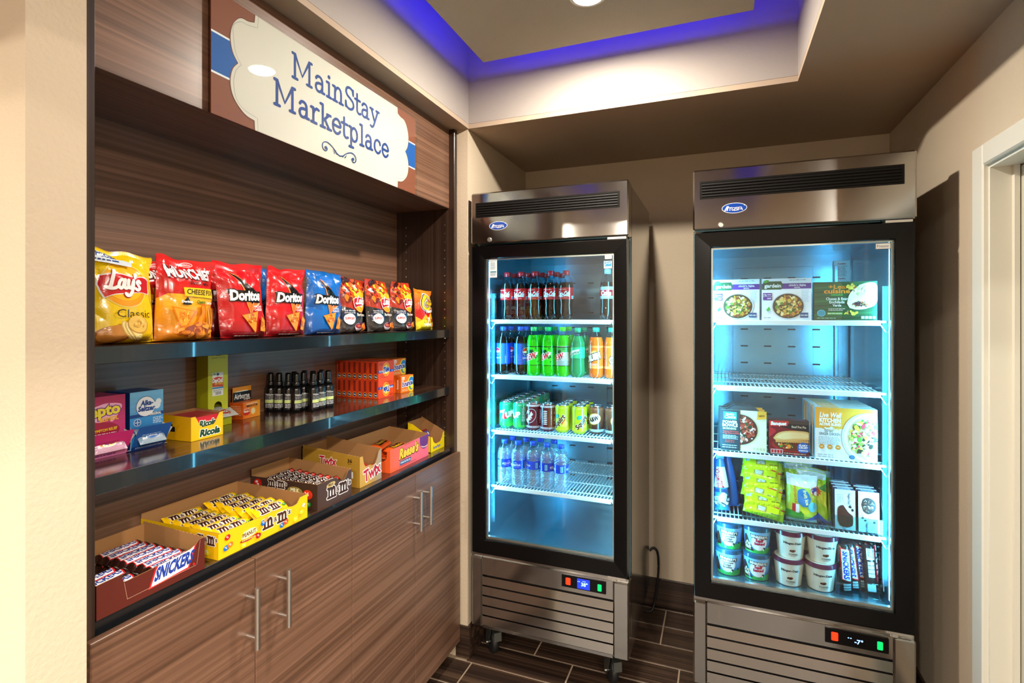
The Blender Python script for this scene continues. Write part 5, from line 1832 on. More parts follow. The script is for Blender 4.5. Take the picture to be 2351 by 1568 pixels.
s = Art(30, 68, 'e0601a'); s.text('bounce', 18, 34, 8, 'f6ecd8', .03, .1, 'C', 36, PI / 2); s.ell(14, 60, 2, 2, '3a1a0a')
K['bounce'] = Kind('dryer_sheet_box', 'dryer sheet box', [('dryer_sheet_box', carton(.088, .030, .0685, 'ea701c', a, s, None, Art(88, 30, 'd87a3a')), ['card'])])
for lev in (0, 1):
    for i in range(5 if lev == 0 else 5):
        K['bounce'].put('orange dryer sheet box, %s in the %s row beside the detergent boxes' % (['frontmost', 'second', 'third', 'fourth', 'rearmost'][i], ['lower', 'upper'][lev]),
                        (-1.206 - i * .0305 - lev * .030, 1.855 - lev * .012 if i == 0 else 1.851 - lev * .012, Z2 + .0005 + lev * .0690), RZ - (.04 if i == 0 else 0), 'orange dryer sheet boxes')
# ================================================================ DRINKS IN THE COOLER
def cyl_art(mb, A, prof, u0, mi=0, s=6.0, z0=0.0):
    """wrap art round a lathe profile; u0 (mm) is the column that faces the front"""
    def rad(z):
        for (r0, a), (r1, b) in zip(prof, prof[1:]):
            if a <= z <= b:
                return r0 + (r1 - r0) * ((z - a) / (b - a) if b > a else 0)
        return prof[-1][0]
    RR = A.w / 1000 / (2 * PI)
    def f(x, y, l):
        a = (x - u0 * .001) / RR
        r = rad(y + z0) + l + .0001
        return (r * math.sin(a), -r * math.cos(a), y + z0)
    mb.art(A, f, s, mi, False, True)
    return mb

def bottle(body_prof, fill, liquid_mat, label, lz, lcol, cap_col, cap_h, neck_r, top, ribs=5, clearmat='pet', rib_amp=.07, n=30):
    """profile (r, z); label art wraps the band lz; liquid below the fill line"""
    def rm(a, z):
        return 1 + (rib_amp * (math.cos(a * ribs) - 1) * .5 * max(0.0, 1 - z / .030)) if z < .030 else 1
    def cut(p, lo, hi):
        q = []
        for (r0, a), (r1, b) in zip(p, p[1:]):
            if a >= lo and a <= hi: q.append((r0, a))
            for lim in (lo, hi):
                if a < lim < b: q.append((r0 + (r1 - r0) * (lim - a) / (b - a), lim))
        if lo <= p[-1][1] <= hi: q.append(p[-1])
        return q
    low, high = cut(body_prof, 0, fill), cut(body_prof, fill, 1)
    b = MB().lathe(low, n, 'ffffff', 0, rm)
    b.lathe(high, n, 'ffffff', 1, None, True, (0, 0, 0), False)
    lb = MB()
    lp_ = [(r + .0004, z) for r, z in cut(body_prof, lz[0], lz[1])]
    lp_ = [(max(p[0] for p in lp_), z) for _, z in lp_]
    lb.lathe(lp_, n, lcol, 0, None, True, (0, 0, 0), False)
    cyl_art(lb, label[0], lp_, label[1], z0=lz[0])
    cp = MB().lathe([(neck_r + .0012, top - cap_h), (neck_r + .002, top - cap_h + .001), (neck_r + .002, top - .0015), (neck_r + .0006, top)], 22, cap_col, 0, lambda a, z: 1 + .018 * math.cos(a * 22))
    cp.lathe([(neck_r + .0018, top - cap_h - .004), (neck_r + .0018, top - cap_h - .0014)], 18, cap_col)
    return [('body', b, [liquid_mat, clearmat]), ('label', lb, ['gloss']), ('cap', cp, ['gloss'])]

COLA_P = [(.010, .004), (.024, .0), (.031, .006), (.0322, .016), (.0325, .030), (.0315, .050), (.0295, .064), (.0312, .080), (.0325, .090), (.0325, .140), (.0320, .146), (.030, .160), (.0235, .177), (.0165, .190), (.0130, .197), (.0125, .204), (.0120, .214)]
def cola_art(diet):
    a = Art(218, 50, 'e0141e' if not diet else 'c9d0d6')
    if diet:
        a.rect(0, 0, 218, 9, 'aab4bc'); a.rect(0, 41, 218, 50, 'aab4bc'); a.rect(0, 12, 218, 38, 'c81020')
        for x in (50, 159): a.text('Coke', x, 15, 19, 'ffffff', .05, .05, 'C', 46)
    else:
        for x in (30, 139):
            a.text('Coca-Cola', x, 14, 21, 'ffffff', .05, .28, 'C', 66)
            a.stroke(smooth_path([(x - 30, 14), (x - 8, 11), (x + 8, 15), (x + 34, 37)]), 2, 'ffffff')
            a.lines(x - 28, x + 20, 42, 1, 4, 2.5, 'ffc8b8', 3); a.lines(x - 28, x + 26, 5, 1, 4, 2, 'f09080', 4)
        for x in (80, 189): a.rect(x - 6, 3, x + 6, 15, 'e8f0f6'); a.rect(x - 4, 5, x + 4, 13, '3a8acc')
    return a
K['cola'] = Kind('soda_bottle', 'bottle', bottle(COLA_P, .164, 'cola', (cola_art(False), 34), (.089, .140), 'e0141e', 'e8242c', .017, .0128, .2165, 5, 'pet', .16))
K['diet'] = Kind('soda_bottle', 'bottle', bottle(COLA_P, .160, 'cola', (cola_art(True), 52), (.089, .140), 'c9d0d6', 'b8d0dc', .017, .0128, .2165, 5, 'pet', .16))
def stem(a, w=.0125, top=.214, r=.0345, sh=.160):
    return [(.010, .004), (.024, .0), (.031, .006), (r, .018), (r, .040), (r, sh - .022), (r - .002, sh - .008), (r - .0075, sh + .010), (.018, sh + .025), (.0135, sh + .035), (w, sh + .040), (.0120, top)]
PEP = [(.010, .004), (.024, .0), (.031, .006), (.0312, .018), (.0312, .040), (.0312, .135), (.0304, .150), (.0265, .168), (.0200, .183), (.0150, .192), (.0125, .197), (.0120, .214)]
def pepsi_art(wild):
    a = Art(217, 92, '1c5ad0')
    a.rect(0, 0, 217, 4, '1648a8'); a.hgrad(150, 0, 217, 92, '1c5ad0', '3a8ae8')
    for x in (46, 154):
        if wild:
            a.ell(x, 60, 13, 15, 'f4f6fa', 24, .3); a.ell(x, 60, 11.5, 13.5, 'd81c3c', 24, .3)
            a.text('wild cherry', x + 2, 26, 8, 'c8dcf4', .0, 0, 'C', 36)
        else:
            a.ell(x, 58, 16, 17, 'f4f6fa', 28); a.poly([(x - 14.5, 58)] + [(x + 15 * math.cos(t * PI / 10), 58 + 16 * math.sin(t * PI / 10)) for t in range(10, -1, -1)] + [(x + 14, 60), (x + 4, 62)], 'd81c3c')
            a.poly([(x - 14.5, 54)] + [(x + 15 * math.cos(t * PI / 10), 58 + 16 * math.sin(t * PI / 10)) for t in range(10, 21)] + [(x + 14, 56), (x + 4, 50)], '1c4ab8')
            a.text('pepsi', x + 2, 26, 9, 'e8f0fa', .0, 0, 'C', 34)
        a.text('pepsi', x + 46, 22, 8, 'a8c8f0', .0, 0, 'C', 30, PI / 2)
    return a
K['pepsi'] = Kind('soda_bottle', 'bottle', bottle(PEP, .170, 'cola', (pepsi_art(False), 66), (.046, .140), '1c5ad0', '1c50c8', .014, .0128, .215))
K['pepsi2'] = Kind('soda_bottle', 'bottle', bottle(PEP, .170, 'cola', (pepsi_art(False), 118), (.046, .140), '1c5ad0', '1c50c8', .014, .0128, .215))
def dew_art(diet):
    a = Art(217, 84, '2fd61a' if not diet else 'b8c8c0')
    if diet: a.rect(0, 0, 217, 22, '9ab0a8'); a.rect(0, 60, 217, 84, '3aa84a')
    a.rect(0, 80, 217, 84, '10240c'); a.rect(0, 0, 217, 2, '10240c')
    g = random.Random(5)
    for i in range(16):
        x = g.uniform(0, 217); y = g.uniform(4, 76)
        a.poly([(x, y), (x + g.uniform(8, 22), y + g.uniform(-4, 10)), (x + g.uniform(0, 12), y + g.uniform(8, 18))], g.choice(['128a1c', '0c5a14', '6af03a'] if not diet else ['2a8a4a', 'dce8e0', '16603a']), False)
    a.L += 1
    for x in (52, 160):
        a.poly([(x - 40, 22), (x + 34, 46), (x + 38, 60), (x - 36, 34)], 'f2f4f0'); 
        a.text('Mtn', x - 6, 50, 18, '0c3a14', .10, .2, 'C', 40, .28); a.text('Mtn', x - 6, 50, 18, '0f5c20', .04, .2, 'C', 40, .28)
        a.text('DEW', x, 26, 23, 'ffffff', .10, .25, 'C', 54, .30); a.text('DEW', x, 26, 23, 'd81428', .05, .25, 'C', 54, .30)
        if diet: a.text('DIET', x - 24, 60, 9, 'd81428', .05, .2, 'C', 18, .28)
    return a
K['dew'] = Kind('soda_bottle', 'bottle', bottle(PEP, .178, 'dew', (dew_art(False), 62), (.046, .132), '2fd61a', '18c060', .014, .0128, .214))
K['ddew'] = Kind('soda_bottle', 'bottle', bottle(PEP, .178, 'dew', (dew_art(True), 62), (.046, .132), 'b8c8c0', '5ae028', .014, .0128, .214))
SPR = [(.010, .004), (.024, .0), (.031, .006), (.0340, .016), (.0340, .030), (.0325, .055), (.0320, .078), (.0335, .082), (.0335, .128), (.0330, .136), (.0320, .146), (.026, .160), (.0195, .176), (.0145, .190), (.0125, .196), (.0120, .210)]
a = Art(210, 46, '18b878')
for x in (40, 145):
    a.poly([(x - 22, 14), (x + 16, 28), (x + 24, 40), (x - 12, 32)], 'e8f6f0'); a.text('Sprite', x, 17, 13, 'f4fbf8', .10, .1, 'C', 44, .28); a.text('Sprite', x, 17, 13, '0c7a4c', .03, .1, 'C', 44, .28)
K['sprite'] = Kind('soda_bottle', 'bottle', bottle(SPR, .176, 'lemon', (a, 46), (.081, .128), '18b878', '12b07a', .015, .0128, .211))
a = Art(217, 96, 'f2661a')
a.rect(0, 0, 217, 10, 'f89a4a'); a.rect(0, 88, 217, 96, 'f4843a')
for x in (54, 162):
    a.ell(x + 12, 60, 18, 16, 'f8b03a', 20); a.ell(x + 12, 60, 14, 12, 'fbd27a', 20)
    a.text('CRUSH', x + 2, 34, 24, '3a1c10', .16, .1, 'C', 78, .30); a.text('CRUSH', x + 2, 34, 24, 'ffffff', .07, .1, 'C', 78, .30); a.lines(x - 40, x + 30, 18, 2, 5, 2, 'fbe0c0', 4)
K['crush'] = Kind('soda_bottle', 'bottle', bottle(PEP, .172, 'orange', (a, 66), (.040, .138), 'f2661a', '16b890', .014, .0128, .213))
K['crush2'] = Kind('soda_bottle', 'bottle', bottle(PEP, .172, 'orange', (a, 20), (.040, .138), 'f2661a', '16b890', .014, .0128, .213))
# water bottles with ribs
WAT = [(.010, .003), (.025, .0), (.0305, .005), (.0318, .012)]
z = .018
while z < .078:
    WAT += [(.0318, z), (.0306, z + .0035), (.0318, z + .007)]
    z += .0105
WAT += [(.0318, .082), (.0318, .118), (.0312, .124), (.0318, .130), (.0300, .148), (.0245, .164), (.0170, .176), (.0135, .182), (.0128, .186), (.0125, .199)]
a = Art(200, 36, '0c3cc8')
a.hgrad(0, 0, 100, 36, '0a34b8', '1250e0'); a.hgrad(100, 0, 200, 36, '1250e0', '0a34b8')
for x in (48, 148):
    a.text('AQUAFINA', x, 13, 9, 'e8f2fa', .02, 0, 'C', 52); a.poly([(x - 6, 24), (x + 4, 30), (x + 14, 24), (x + 4, 27)], 'a8d0f4'); a.lines(x - 20, x + 22, 8, 1, 3, 1.6, '8ab8f0', 4)
for x in (0, 96): a.rect(x, 6, x + 11, 30, '7ad0e0'); a.lines(x + 1, x + 10, 26, 5, 4, 1.6, '0c3cc8', 3)
for i, u in enumerate((20, 52, 76, 0, 90)):
    K['water%d' % i] = Kind('water_bottle', 'bottle', bottle(WAT, .165, 'water', (a, u), (.082, .118), '0c3cc8', '0f52d8', .013, .0128, .200, 5, 'pet', .1, 24))

# cans
def can(art, u0, col):
    prof = [(.0235, .0), (.0265, .002), (.0300, .009), (.0330, .013), (.0330, .106), (.0318, .111), (.0285, .117)]
    b = MB().lathe(prof, 28, col)
    cyl_art(b, art, prof, u0, 0, 6.0, .010)
    l = MB().lathe([(.0286, .1172), (.0290, .1185), (.0290, .1212), (.0280, .1220), (.0262, .1208), (.0250, .1175)], 26)
    l.box(-.008, .008, -.010, .012, .1176, .1188)
    return [('body', b, ['foil']), ('lid', l, ['canmetal'])]
a = Art(207, 104, '12a06a')
a.vgrad(0, 0, 207, 40, '3ac83a', '12a06a')
for x in (42, 146):
    a.poly([(x - 26, 68), (x + 4, 78), (x - 6, 40), (x - 22, 12), (x - 12, 40), (x - 6, 60), (x - 24, 58)], 'f4f8f4'); a.ell(x + 4, 46, 13, 13, 'd81c24'); a.text('UP', x + 26, 44, 22, 'f4f8f4', .07, .1, 'C', 36, .2)
    a.rect(x + 48, 10, x + 74, 90, '0e7a58'); a.lines(x + 50, x + 72, 84, 9, 7, 2.5, 'c8e8d8', 7)
K['lime0'] = Kind('soda_can', 'can', can(a, 40, '12a06a')); K['lime1'] = Kind('soda_can', 'can', can(a, 74, '12a06a'))
a = Art(207, 104, '5e1428')
a.rect(0, 0, 207, 10, 'b8a8ac'); a.rect(0, 95, 207, 104, 'b8a8ac')
for x in (40, 144):
    a.ell(x, 54, 25, 34, 'e8dce0', 24, -.5); a.ell(x, 54, 23, 32, '74142c', 24, -.5); a.text('Dr', x - 8, 66, 12, 'f6f0f2', .04, .1, 'C', 14, .35); a.text('Pepper', x + 2, 46, 16, 'f6f0f2', .05, .1, 'C', 48, 1.05)
for x in (92, 196):
    a.rect(x - 1, 20, x + 1, 84, 'd8c0b0')
    for k in range(8): a.rect(x - 8, 22 + k * 8, x + 8, 26 + k * 8, 'e8e0dc')
    a.rect(x + 12, 10, x + 40, 95, '7a3a1c')
K['plum0'] = Kind('soda_can', 'can', can(a, 44, '5e1428')); K['plum1'] = Kind('soda_can', 'can', can(a, 92, '5e1428'))
a = Art(207, 104, 'c8d418')
a.vgrad(0, 0, 207, 40, 'e0dc1c', 'b4d020')
for x in (44, 148):
    a.ell(x - 14, 62, 12, 9, '18a888', 16, .5); a.ell(x + 18, 30, 18, 14, 'f0e84a', 16)
    a.text('Squirt', x + 2, 34, 19, 'e8f0c0', .10, .15, 'C', 66, .85); a.text('Squirt', x + 2, 34, 19, '5a2a1c', .045, .15, 'C', 66, .85); a.stroke([(x + 8, 30), (x + 28, 58)], 5, 'e05a1c')
K['citrus0'] = Kind('soda_can', 'can', can(a, 46, 'c8d418')); K['citrus1'] = Kind('soda_can', 'can', can(a, 22, 'c8d418'))
a = Art(207, 104, '5a2a1c')
a.rect(0, 0, 207, 12, 'a8b0b4'); a.vgrad(0, 12, 207, 104, '3a1812', '8a4a30')
for x in (36, 140):
    a.ell(x, 56, 30, 24, 'e8a03c', 24, .3); a.ell(x, 56, 27, 21, 'f0ece6', 24, .3); a.text('A&W', x, 47, 18, '2a1c18', .05, .1, 'C', 44, .3)
K['root0'] = Kind('soda_can', 'can', can(a, 40, '5a2a1c')); K['root1'] = Kind('soda_can', 'can', can(a, 8, '5a2a1c'))

zA, zB, zC, zD = 1.5016, 1.2556, 1.0096, .7636
FX = F1X
def row(kind, label, xs, ys, z, group, names=None):
    pass
colnames = ['first', 'second', 'third', 'fourth', 'fifth']
for i, x in enumerate((-.902, -.834, -.767, -.694, -.624)):
    K['cola'].put('red-capped cola bottle, %s from the left in the front row of the top cooler shelf' % colnames[i] if i < 4 else 'red-capped cola bottle at the right end of the front row, top cooler shelf', (x, 2.240, zA), .0 + rnd.uniform(-.3, .2), 'cola bottles on the top cooler shelf')
    if i < 4:
        K['cola'].put('red-capped cola bottle in the second row behind the %s front bottle' % colnames[i], (x + .004, 2.318, zA), rnd.uniform(-1, 1), 'cola bottles on the top cooler shelf')
        K['cola'].put('red-capped cola bottle in the third row behind the %s front bottle' % colnames[i], (x + .004, 2.396, zA), rnd.uniform(-1, 1), 'cola bottles on the top cooler shelf')
K['diet'].put('silver-label diet cola bottle alone at the right of the top cooler shelf', (-.441, 2.240, zA), 0)
GD = 'soda bottles on the second cooler shelf'
for kd, x, y, q, lab in [('pepsi', -.912, 2.215, 0, 'blue-label dark soda bottle at the left front of the second cooler shelf'),
    ('pepsi2', -.829, 2.222, 0, 'blue-label dark soda bottle beside the lime soda bottles'),
    ('dew', -.765, 2.215, .1, 'lime green soda bottle next to the blue-label bottles, front row'),
    ('dew', -.700, 2.220, -.1, 'lime green soda bottle in the middle of the three, front row'),
    ('ddew', -.636, 2.225, -.1, 'lime green soda bottle with silver label, front row'),
    ('sprite', -.570, 2.230, 0, 'dark green lemon soda bottle on the second cooler shelf'),
    ('crush', -.489, 2.230, 0, 'orange soda bottle fully in view on the second cooler shelf'),
    ('crush2', -.4215, 2.230, 0, 'orange soda bottle cut off by the right edge of the door frame'),
    ('pepsi', -.905, 2.295, .9, 'blue-label dark soda bottle behind the left front one'),
    ('pepsi', -.826, 2.300, .5, 'blue-label dark soda bottle behind the second front one'),
    ('pepsi', -.900, 2.370, .5, 'blue-label dark soda bottle in the third row at the left'),
    ('dew', -.758, 2.295, .5, 'lime soda bottle behind the first front lime bottle'),
    ('dew', -.694, 2.300, .6, 'lime soda bottle behind the middle front lime bottle'),
    ('ddew', -.630, 2.305, .4, 'lime soda bottle behind the silver-label lime bottle'),
    ('sprite', -.562, 2.310, .4, 'dark green lemon soda bottle behind the front one')]:
    K[kd].put(lab, (x, y, zB), q, GD)
GCn = 'soda cans on the third cooler shelf'
o5 = ['front', 'second', 'third', 'fourth', 'fifth', 'rear']
for j in range(6):
    for s, x in ((0, -.905), (1, -.838)):
        K['lime%d' % (s if j == 0 else 1)].put('green lime soda can, %s of the %s column' % (o5[j], ['outer left', 'inner'][s]), (x, 2.235 + j * .0672, zC), 0 if j == 0 else rnd.uniform(-1, 1), GCn)
K['plum0'].put('plum red soda can with oval logo, beside the green cans', (-.776, 2.240, zC), 0, GCn)
K['plum1'].put('plum red soda can with football lacing, beside the yellow-green cans', (-.708, 2.236, zC), 0, GCn)
for j in range(3):
    for s, x in ((0, -.640), (1, -.564)):
        K['citrus%d' % s].put('yellow-green citrus soda can, %s of the %s column' % (['front', 'middle', 'rear'][j], ['left', 'right'][s]), (x, 2.236 + j * .0672, zC), 0 if j == 0 else rnd.uniform(-1, 1), GCn)
K['root0'].put('brown root beer can with oval logo in view', (-.494, 2.262, zC), 0, GCn)
K['root1'].put('brown root beer can cut off by the door frame', (-.4245, 2.258, zC), 0, GCn)
K['root1'].put('brown root beer can behind the other two', (-.4245, 2.328, zC), .8, GCn)
GW = 'water bottles on the lowest cooler shelf'
for i, (x, y) in enumerate(((-.898, 2.196), (-.831, 2.190), (-.765, 2.204), (-.699, 2.198), (-.633, 2.190))):
    K['water%d' % i].put('water bottle with blue label, %s in the front row' % ['first from the left', 'second from the left', 'middle one', 'second from the right', 'at the right end'][i], (x, y, zD), 0, GW)
    if i < 4:
        K['water%d' % i].put('water bottle in the back row behind the %s front bottle' % ['first', 'second', 'middle', 'fourth'][i], (x + .012, y + .072, zD), .6, GW)

# ================================================================ FOOD IN THE FREEZER
FOODV = ['d8b23c', 'c88a2c', 'e8d070', '6a8a2c', 'a8642c', '8a3a1c', 'f0e0a0', '3a5a1c']
a = Art(160, 152, 'eef2f6')
a.rect(0, 114, 160, 134, '5a2a8c'); a.poly([(0, 112), (64, 112), (70, 126), (64, 142), (8, 142), (4, 136)], '14502c'); a.ell(14, 142, 10, 5, '3aa83a', 14, .3)
a.text('gardein', 36, 120, 13, 'f4f8f4', .03, 0, 'C', 54); a.text('chick\u2019n fajita', 116, 124, 7, 'f4f0f8', .02, 0, 'C', 54); a.text('BOWL', 116, 116.5, 4.5, 'f4f0f8', .02, 0, 'C', 18)
a.rect(4, 88, 34, 100, '5a2a8c'); a.text('17g', 11, 91, 5, 'f4f0f8', .04); a.rect(4, 74, 34, 86, '5a2a8c'); a.rect(18, 92, 31, 95, 'd8c8e8'); a.rect(18, 78, 31, 82, 'd8c8e8')
a.ell(86, 52, 54, 48, 'd4dce4', 36); a.ell(86, 52, 50, 45, '4a3a24', 36); a.food(86, 52, 48, 43, FOODV, 190, 3, 9, 3)
a.poly([(14, 38), (24, 50), (28, 40), (20, 32)], '3ab83a'); a.lines(128, 154, 108, 9, 5, 1.6, 'a8b4c0', 3); a.lines(6, 36, 8, 1, 4, 2.5, '8a949c', 5)
a.rect(124, 10, 150, 28, '1c4a7c'); a.text('NON GMO', 137, 16, 5, 'e8f0f8', .03, 0, 'C', 22); a.lines(90, 152, 144, 1, 4, 3, '9aa4ac', 9)
K['bowlbox'] = Kind('frozen_meal_box', 'frozen meal', [('frozen_meal_box', carton(.160, .046, .152, 'e4e8ec', a, Art(46, 152, 'dfe4ea'), Art(46, 152, 'dfe4ea'), Art(160, 46, 'd8e0e8')), ['card'])])
zA2 = 1.5016
K['bowlbox'].put('white and purple frozen bowl box at the left of the top freezer shelf', (.060, 2.160, zA2), 0, 'white and purple frozen bowl boxes')
K['bowlbox'].put('white and purple frozen bowl box beside the green enchilada box', (.2275, 2.160, zA2), 0, 'white and purple frozen bowl boxes')
a = Art(190, 136, '14502a')
for i in range(9): a.poly([(0, i * 16), (190, i * 16 + 10), (190, i * 16 + 15), (0, i * 16 + 6)], ['0c3a1c', '1c6434', '0f4422'][i % 3], False)
a.L += 1
a.text('+Lean', 76, 112, 14, 'f08a1c', .02, 0, 'C', 62); a.text('cuisine', 70, 96, 15, 'f08a1c', .03, 0, 'C', 78); a.text('ORIGINS', 70, 87, 5.5, '3ab848', .02, 0, 'C', 36)
for i, t in enumerate(('Cheese & Bean', 'Enchilada', 'Verde')): a.text(t, 70, 72 - i * 11.5, 9, 'f4f2e8', .01, 0, 'C', [66, 46, 26][i])
a.lines(44, 98, 40, 2, 5, 2, 'd8d4c0', 4); a.ell(22, 26, 13, 12, '4ab8c8'); a.ell(22, 26, 11, 10, '2a8a9c'); a.rect(40, 20, 88, 29, '3a8a2a'); a.text('MADE WITH ORGANIC', 64, 22.5, 4, 'e8f4d0', .02, 0, 'C', 44)
a.poly(smooth_path([(100, 60), (110, 96), (140, 124), (176, 132), (190, 116), (190, 70), (176, 48), (140, 40), (112, 44)], 4), 'e8dcb0')
a.poly(smooth_path([(100, 60), (120, 74), (160, 70), (178, 56), (160, 42), (130, 38), (108, 44)], 4), 'f4ecd0'); a.food(140, 56, 30, 14, ['8a2a1c', '3a1c2a', 'd8a43c', 'e8c870', '6a3a2c', 'c8502c'], 60, 2, 6, 7)
a.food(140, 104, 34, 22, ['f0e6c4', 'd8c890', 'c4b070'], 26, 3, 8, 8); a.food(112, 118, 22, 13, ['d8a43c', 'e8d84a', '9a3a1c'], 26, 3, 7, 2); a.food(110, 26, 34, 12, ['f0dc4a', 'd8c83a', '3a1c2a', 'e8b03c'], 20, 3, 7, 3)
for i in range(4): a.rect(142 + i * 11, 6, 151 + i * 11, 15, 'd8ecd8')
a.lines(8, 76, 7, 1, 4, 2.5, '7ab88a', 5)
K['greenbox'] = Kind('frozen_meal_box', 'frozen meal', [('frozen_meal_box', carton(.190, .040, .136, '0f3c20', a, Art(40, 136, '0c2c18'), Art(40, 136, '0c2c18')), ['card'])])
K['greenbox'].put('dark green frozen enchilada box on the top freezer shelf', (.412, 2.160, zA2), 0)
# power bowls: sleeve round a bowl, rounded back
a = Art(158, 152, 'e8e0bc')
a.ell(62, 78, 74, 66, 'ddd0a4', 40); a.ell(66, 80, 66, 60, 'c8bc98', 40); a.ell(66, 80, 62, 57, '4a2a20', 40)
a.food(66, 80, 60, 55, ['e8c8b8', 'c8402c', '8a2a1c', '2a4a2c', 'f0e4d8', 'd8785c', 'a83a28', '1c3a24'], 210, 3, 9, 6)
a.rect(0, 0, 68, 152, '16323a'); a.rect(10, 116, 56, 144, '18b48a'); a.text('Healthy', 33, 132, 8, 'f4faf8', .03, .1, 'C', 30); a.text('Choice', 33, 120, 11, 'f4faf8', .04, .1, 'C', 38)
a.text('POWER', 33, 101, 10, 'f4f6f4', .05, 0, 'C', 50); a.text('BOWLS', 33, 89, 10, 'f4f6f4', .05, 0, 'C', 52); a.text('MORNING', 31, 78, 7.5, 'd8c890', .03, 0, 'C', 46)
a.text('Roasted Red Pepper', 36, 69, 5, 'd84a3c', .03, 0, 'C', 54); a.text('& Egg White Scramble', 37, 62, 5, 'd84a3c', .03, 0, 'C', 58); a.lines(8, 62, 55, 4, 4, 1.8, 'c8d4d4', 5); a.lines(16, 50, 36, 2, 6, 2.4, 'd84a3c', 3); a.lines(6, 60, 18, 2, 8, 2.6, 'c8d4d4', 8)
a.poly([(124, 120), (158, 126), (158, 152), (128, 152)], 'f0a82c'); a.text('NEW', 142, 132, 7, '3a2a10', .03, 0, 'C', 20, .1)
for i in range(4): a.rect(112 + i * 11, 8, 120 + i * 11, 17, 'c8c09c')
mb = MB()
P = [(-.079, 0), (.079, 0), (.079, .130), (.060, .148), (.045, .152), (-.079, .152)]
mb.prism([(x, z) for x, z in P], (0, -.022, 0), (1, 0, 0), (0, 0, 1), .002, 'd8d0ac')
Q = [(-.072, .004), (.068, .004), (.072, .110), (.056, .150), (.030, .166), (-.030, .168), (-.060, .150), (-.074, .110)]
mb.prism(Q, (0, -.0198, 0), (1, 0, 0), (0, 0, 1), .036, '2a3a3e')
mb.prism([(x * .94, .006 + z * .95) for x, z in Q], (0, .0163, 0), (1, 0, 0), (0, 0, 1), .004, 'd8e0e0')
mb.flat(a, (-.079, -.022, 0), (1, 0, 0), (0, 0, 1))
K['power'] = Kind('frozen_meal_bowl', 'frozen meal', [('frozen_meal_bowl', mb, ['card'])])
zC2 = 1.0096
for i, nm in enumerate(('front', 'second', 'rear')):
    K['power'].put('dark teal and cream frozen breakfast bowl pack, %s of three' % nm, (.086 - i * .004, 2.176 + i * .0435, zC2), 0, 'frozen breakfast bowl packs', -.04)
a = Art(130, 126, '7c0f1c')
a.poly([(0, 108), (130, 84), (130, 126), (0, 126)], '241a20'); a.poly([(0, 100), (62, 106), (66, 124), (0, 122)], 'c8141c'); a.text('Banquet', 32, 107, 12, 'f6f0e8', .05, .1, 'C', 50, .03); a.text('Beef Pot Pie', 98, 100, 8, 'e8dcc0', .01, 0, 'C', 46)
a.poly(smooth_path([(0, 60), (24, 84), (10, 96), (0, 98)], 3), 'b8202c')
a.ell(76, 36, 66, 28, 'a81c24', 32); a.ell(78, 44, 64, 28, '6a2a14', 32); a.poly(smooth_path([(14, 58), (30, 78), (60, 88), (100, 90), (130, 86), (136, 62), (104, 56), (60, 50), (30, 46)], 4), 'e0b06a'); a.poly(smooth_path([(22, 60), (40, 76), (70, 84), (110, 84), (130, 78), (126, 66), (90, 62), (50, 56)], 4), 'f0cf94')
for i in range(14): a.ell(26 + i * 7.6, 48 + .9 * i * .4, 4.4, 5, 'd8a058', 8)
a.food(56, 34, 40, 13, ['e0601c', 'f08a2c', '2a8a2c', '5a2a18', 'e8d8b0', 'c83a1c', '3a1c14'], 60, 4, 9, 9)
a.ell(112, 30, 20, 20, '1c60b8', 28); a.text('FLAKY', 112, 36, 6, 'f4f8fc', .05, 0, 'C', 26); a.text('CRUST', 112, 28, 6, 'f4f8fc', .05, 0, 'C', 28); a.text('SCRATCH', 112, 18, 5, 'f4f8fc', .04, 0, 'C', 28)
a.rect(0, 0, 130, 12, '5a0c14'); a.rect(6, 4, 46, 19, 'e8e0e0')
for i in range(4): a.rect(7.5 + i * 9.6, 5.5, 15.5 + i * 9.6, 17.5, 'b8141c')
a.ell(86, 6, 5, 4, 'd8202c'); a.lines(50, 124, 6, 1, 4, 2.5, 'c8a890', 4)
K['pie'] = Kind('frozen_meal_box', 'frozen meal', [('frozen_meal_box', carton(.130, .045, .126, '5a0c14', a, Art(45, 126, '3a0810'), Art(45, 126, '3a0810'), Art(130, 45, '4a0a12')), ['card'])])
K['pie'].put('dark red frozen pot pie box in the middle of the third freezer shelf', (.238, 2.182, zC2), .0)
a = Art(188, 184, 'eef0ee')
a.vgrad(0, 110, 188, 184, 'f0b040', 'f0a028'); a.food(50, 110, 70, 8, ['f0b444', 'f4d490', 'eef0ee', 'f2c060'], 40, 3, 9, 5)
a.ell(156, 84, 74, 86, 'd4dce0', 48); a.ell(158, 84, 69, 81, 'f6f8f8', 48); a.ell(160, 84, 62, 74, 'd6c694', 48)
a.food(158, 84, 58, 70, ['f0c84a', '3a2a1c', '8ab83a', 'f4f0e4', 'e8a83c', 'd83a4a', 'c8d870', 'f6f4ec', 'e0b060', '5a8a2c', 'fbf6ea'], 420, 3, 10, 4)
a.text('Live Well', 46, 150, 17, 'fbfaf4', .02, .15, 'C', 64); a.text('KITCHEN', 46, 133, 13, 'fbfaf4', .05, 0, 'C', 64); a.text('ACTIVE BLEND', 46, 121, 8.5, 'fbfaf4', .05, 0, 'C', 66)
a.text('GO GO', 42, 98, 9, '6a5a4a', .02, 0, 'C', 26); a.text('GINGER CHICKEN', 44, 87, 9, '6a5a4a', .02, 0, 'C', 64); a.lines(10, 78, 79, 6, 5, 2, '9aa0a0', 7)
for x in (20, 45, 70): a.ell(x, 46, 8.5, 8.5, 'e0902c', 18); a.rect(x - 4, 45, x + 4, 47.5, 'f8e4c0')
a.lines(8, 66, 16, 2, 7, 3.4, 'b0b8b8', 6); a.ell(112, 16, 9, 7.5, '1c5a7c', 18); a.ell(112, 16, 7, 5.6, '3a7a9c', 18)
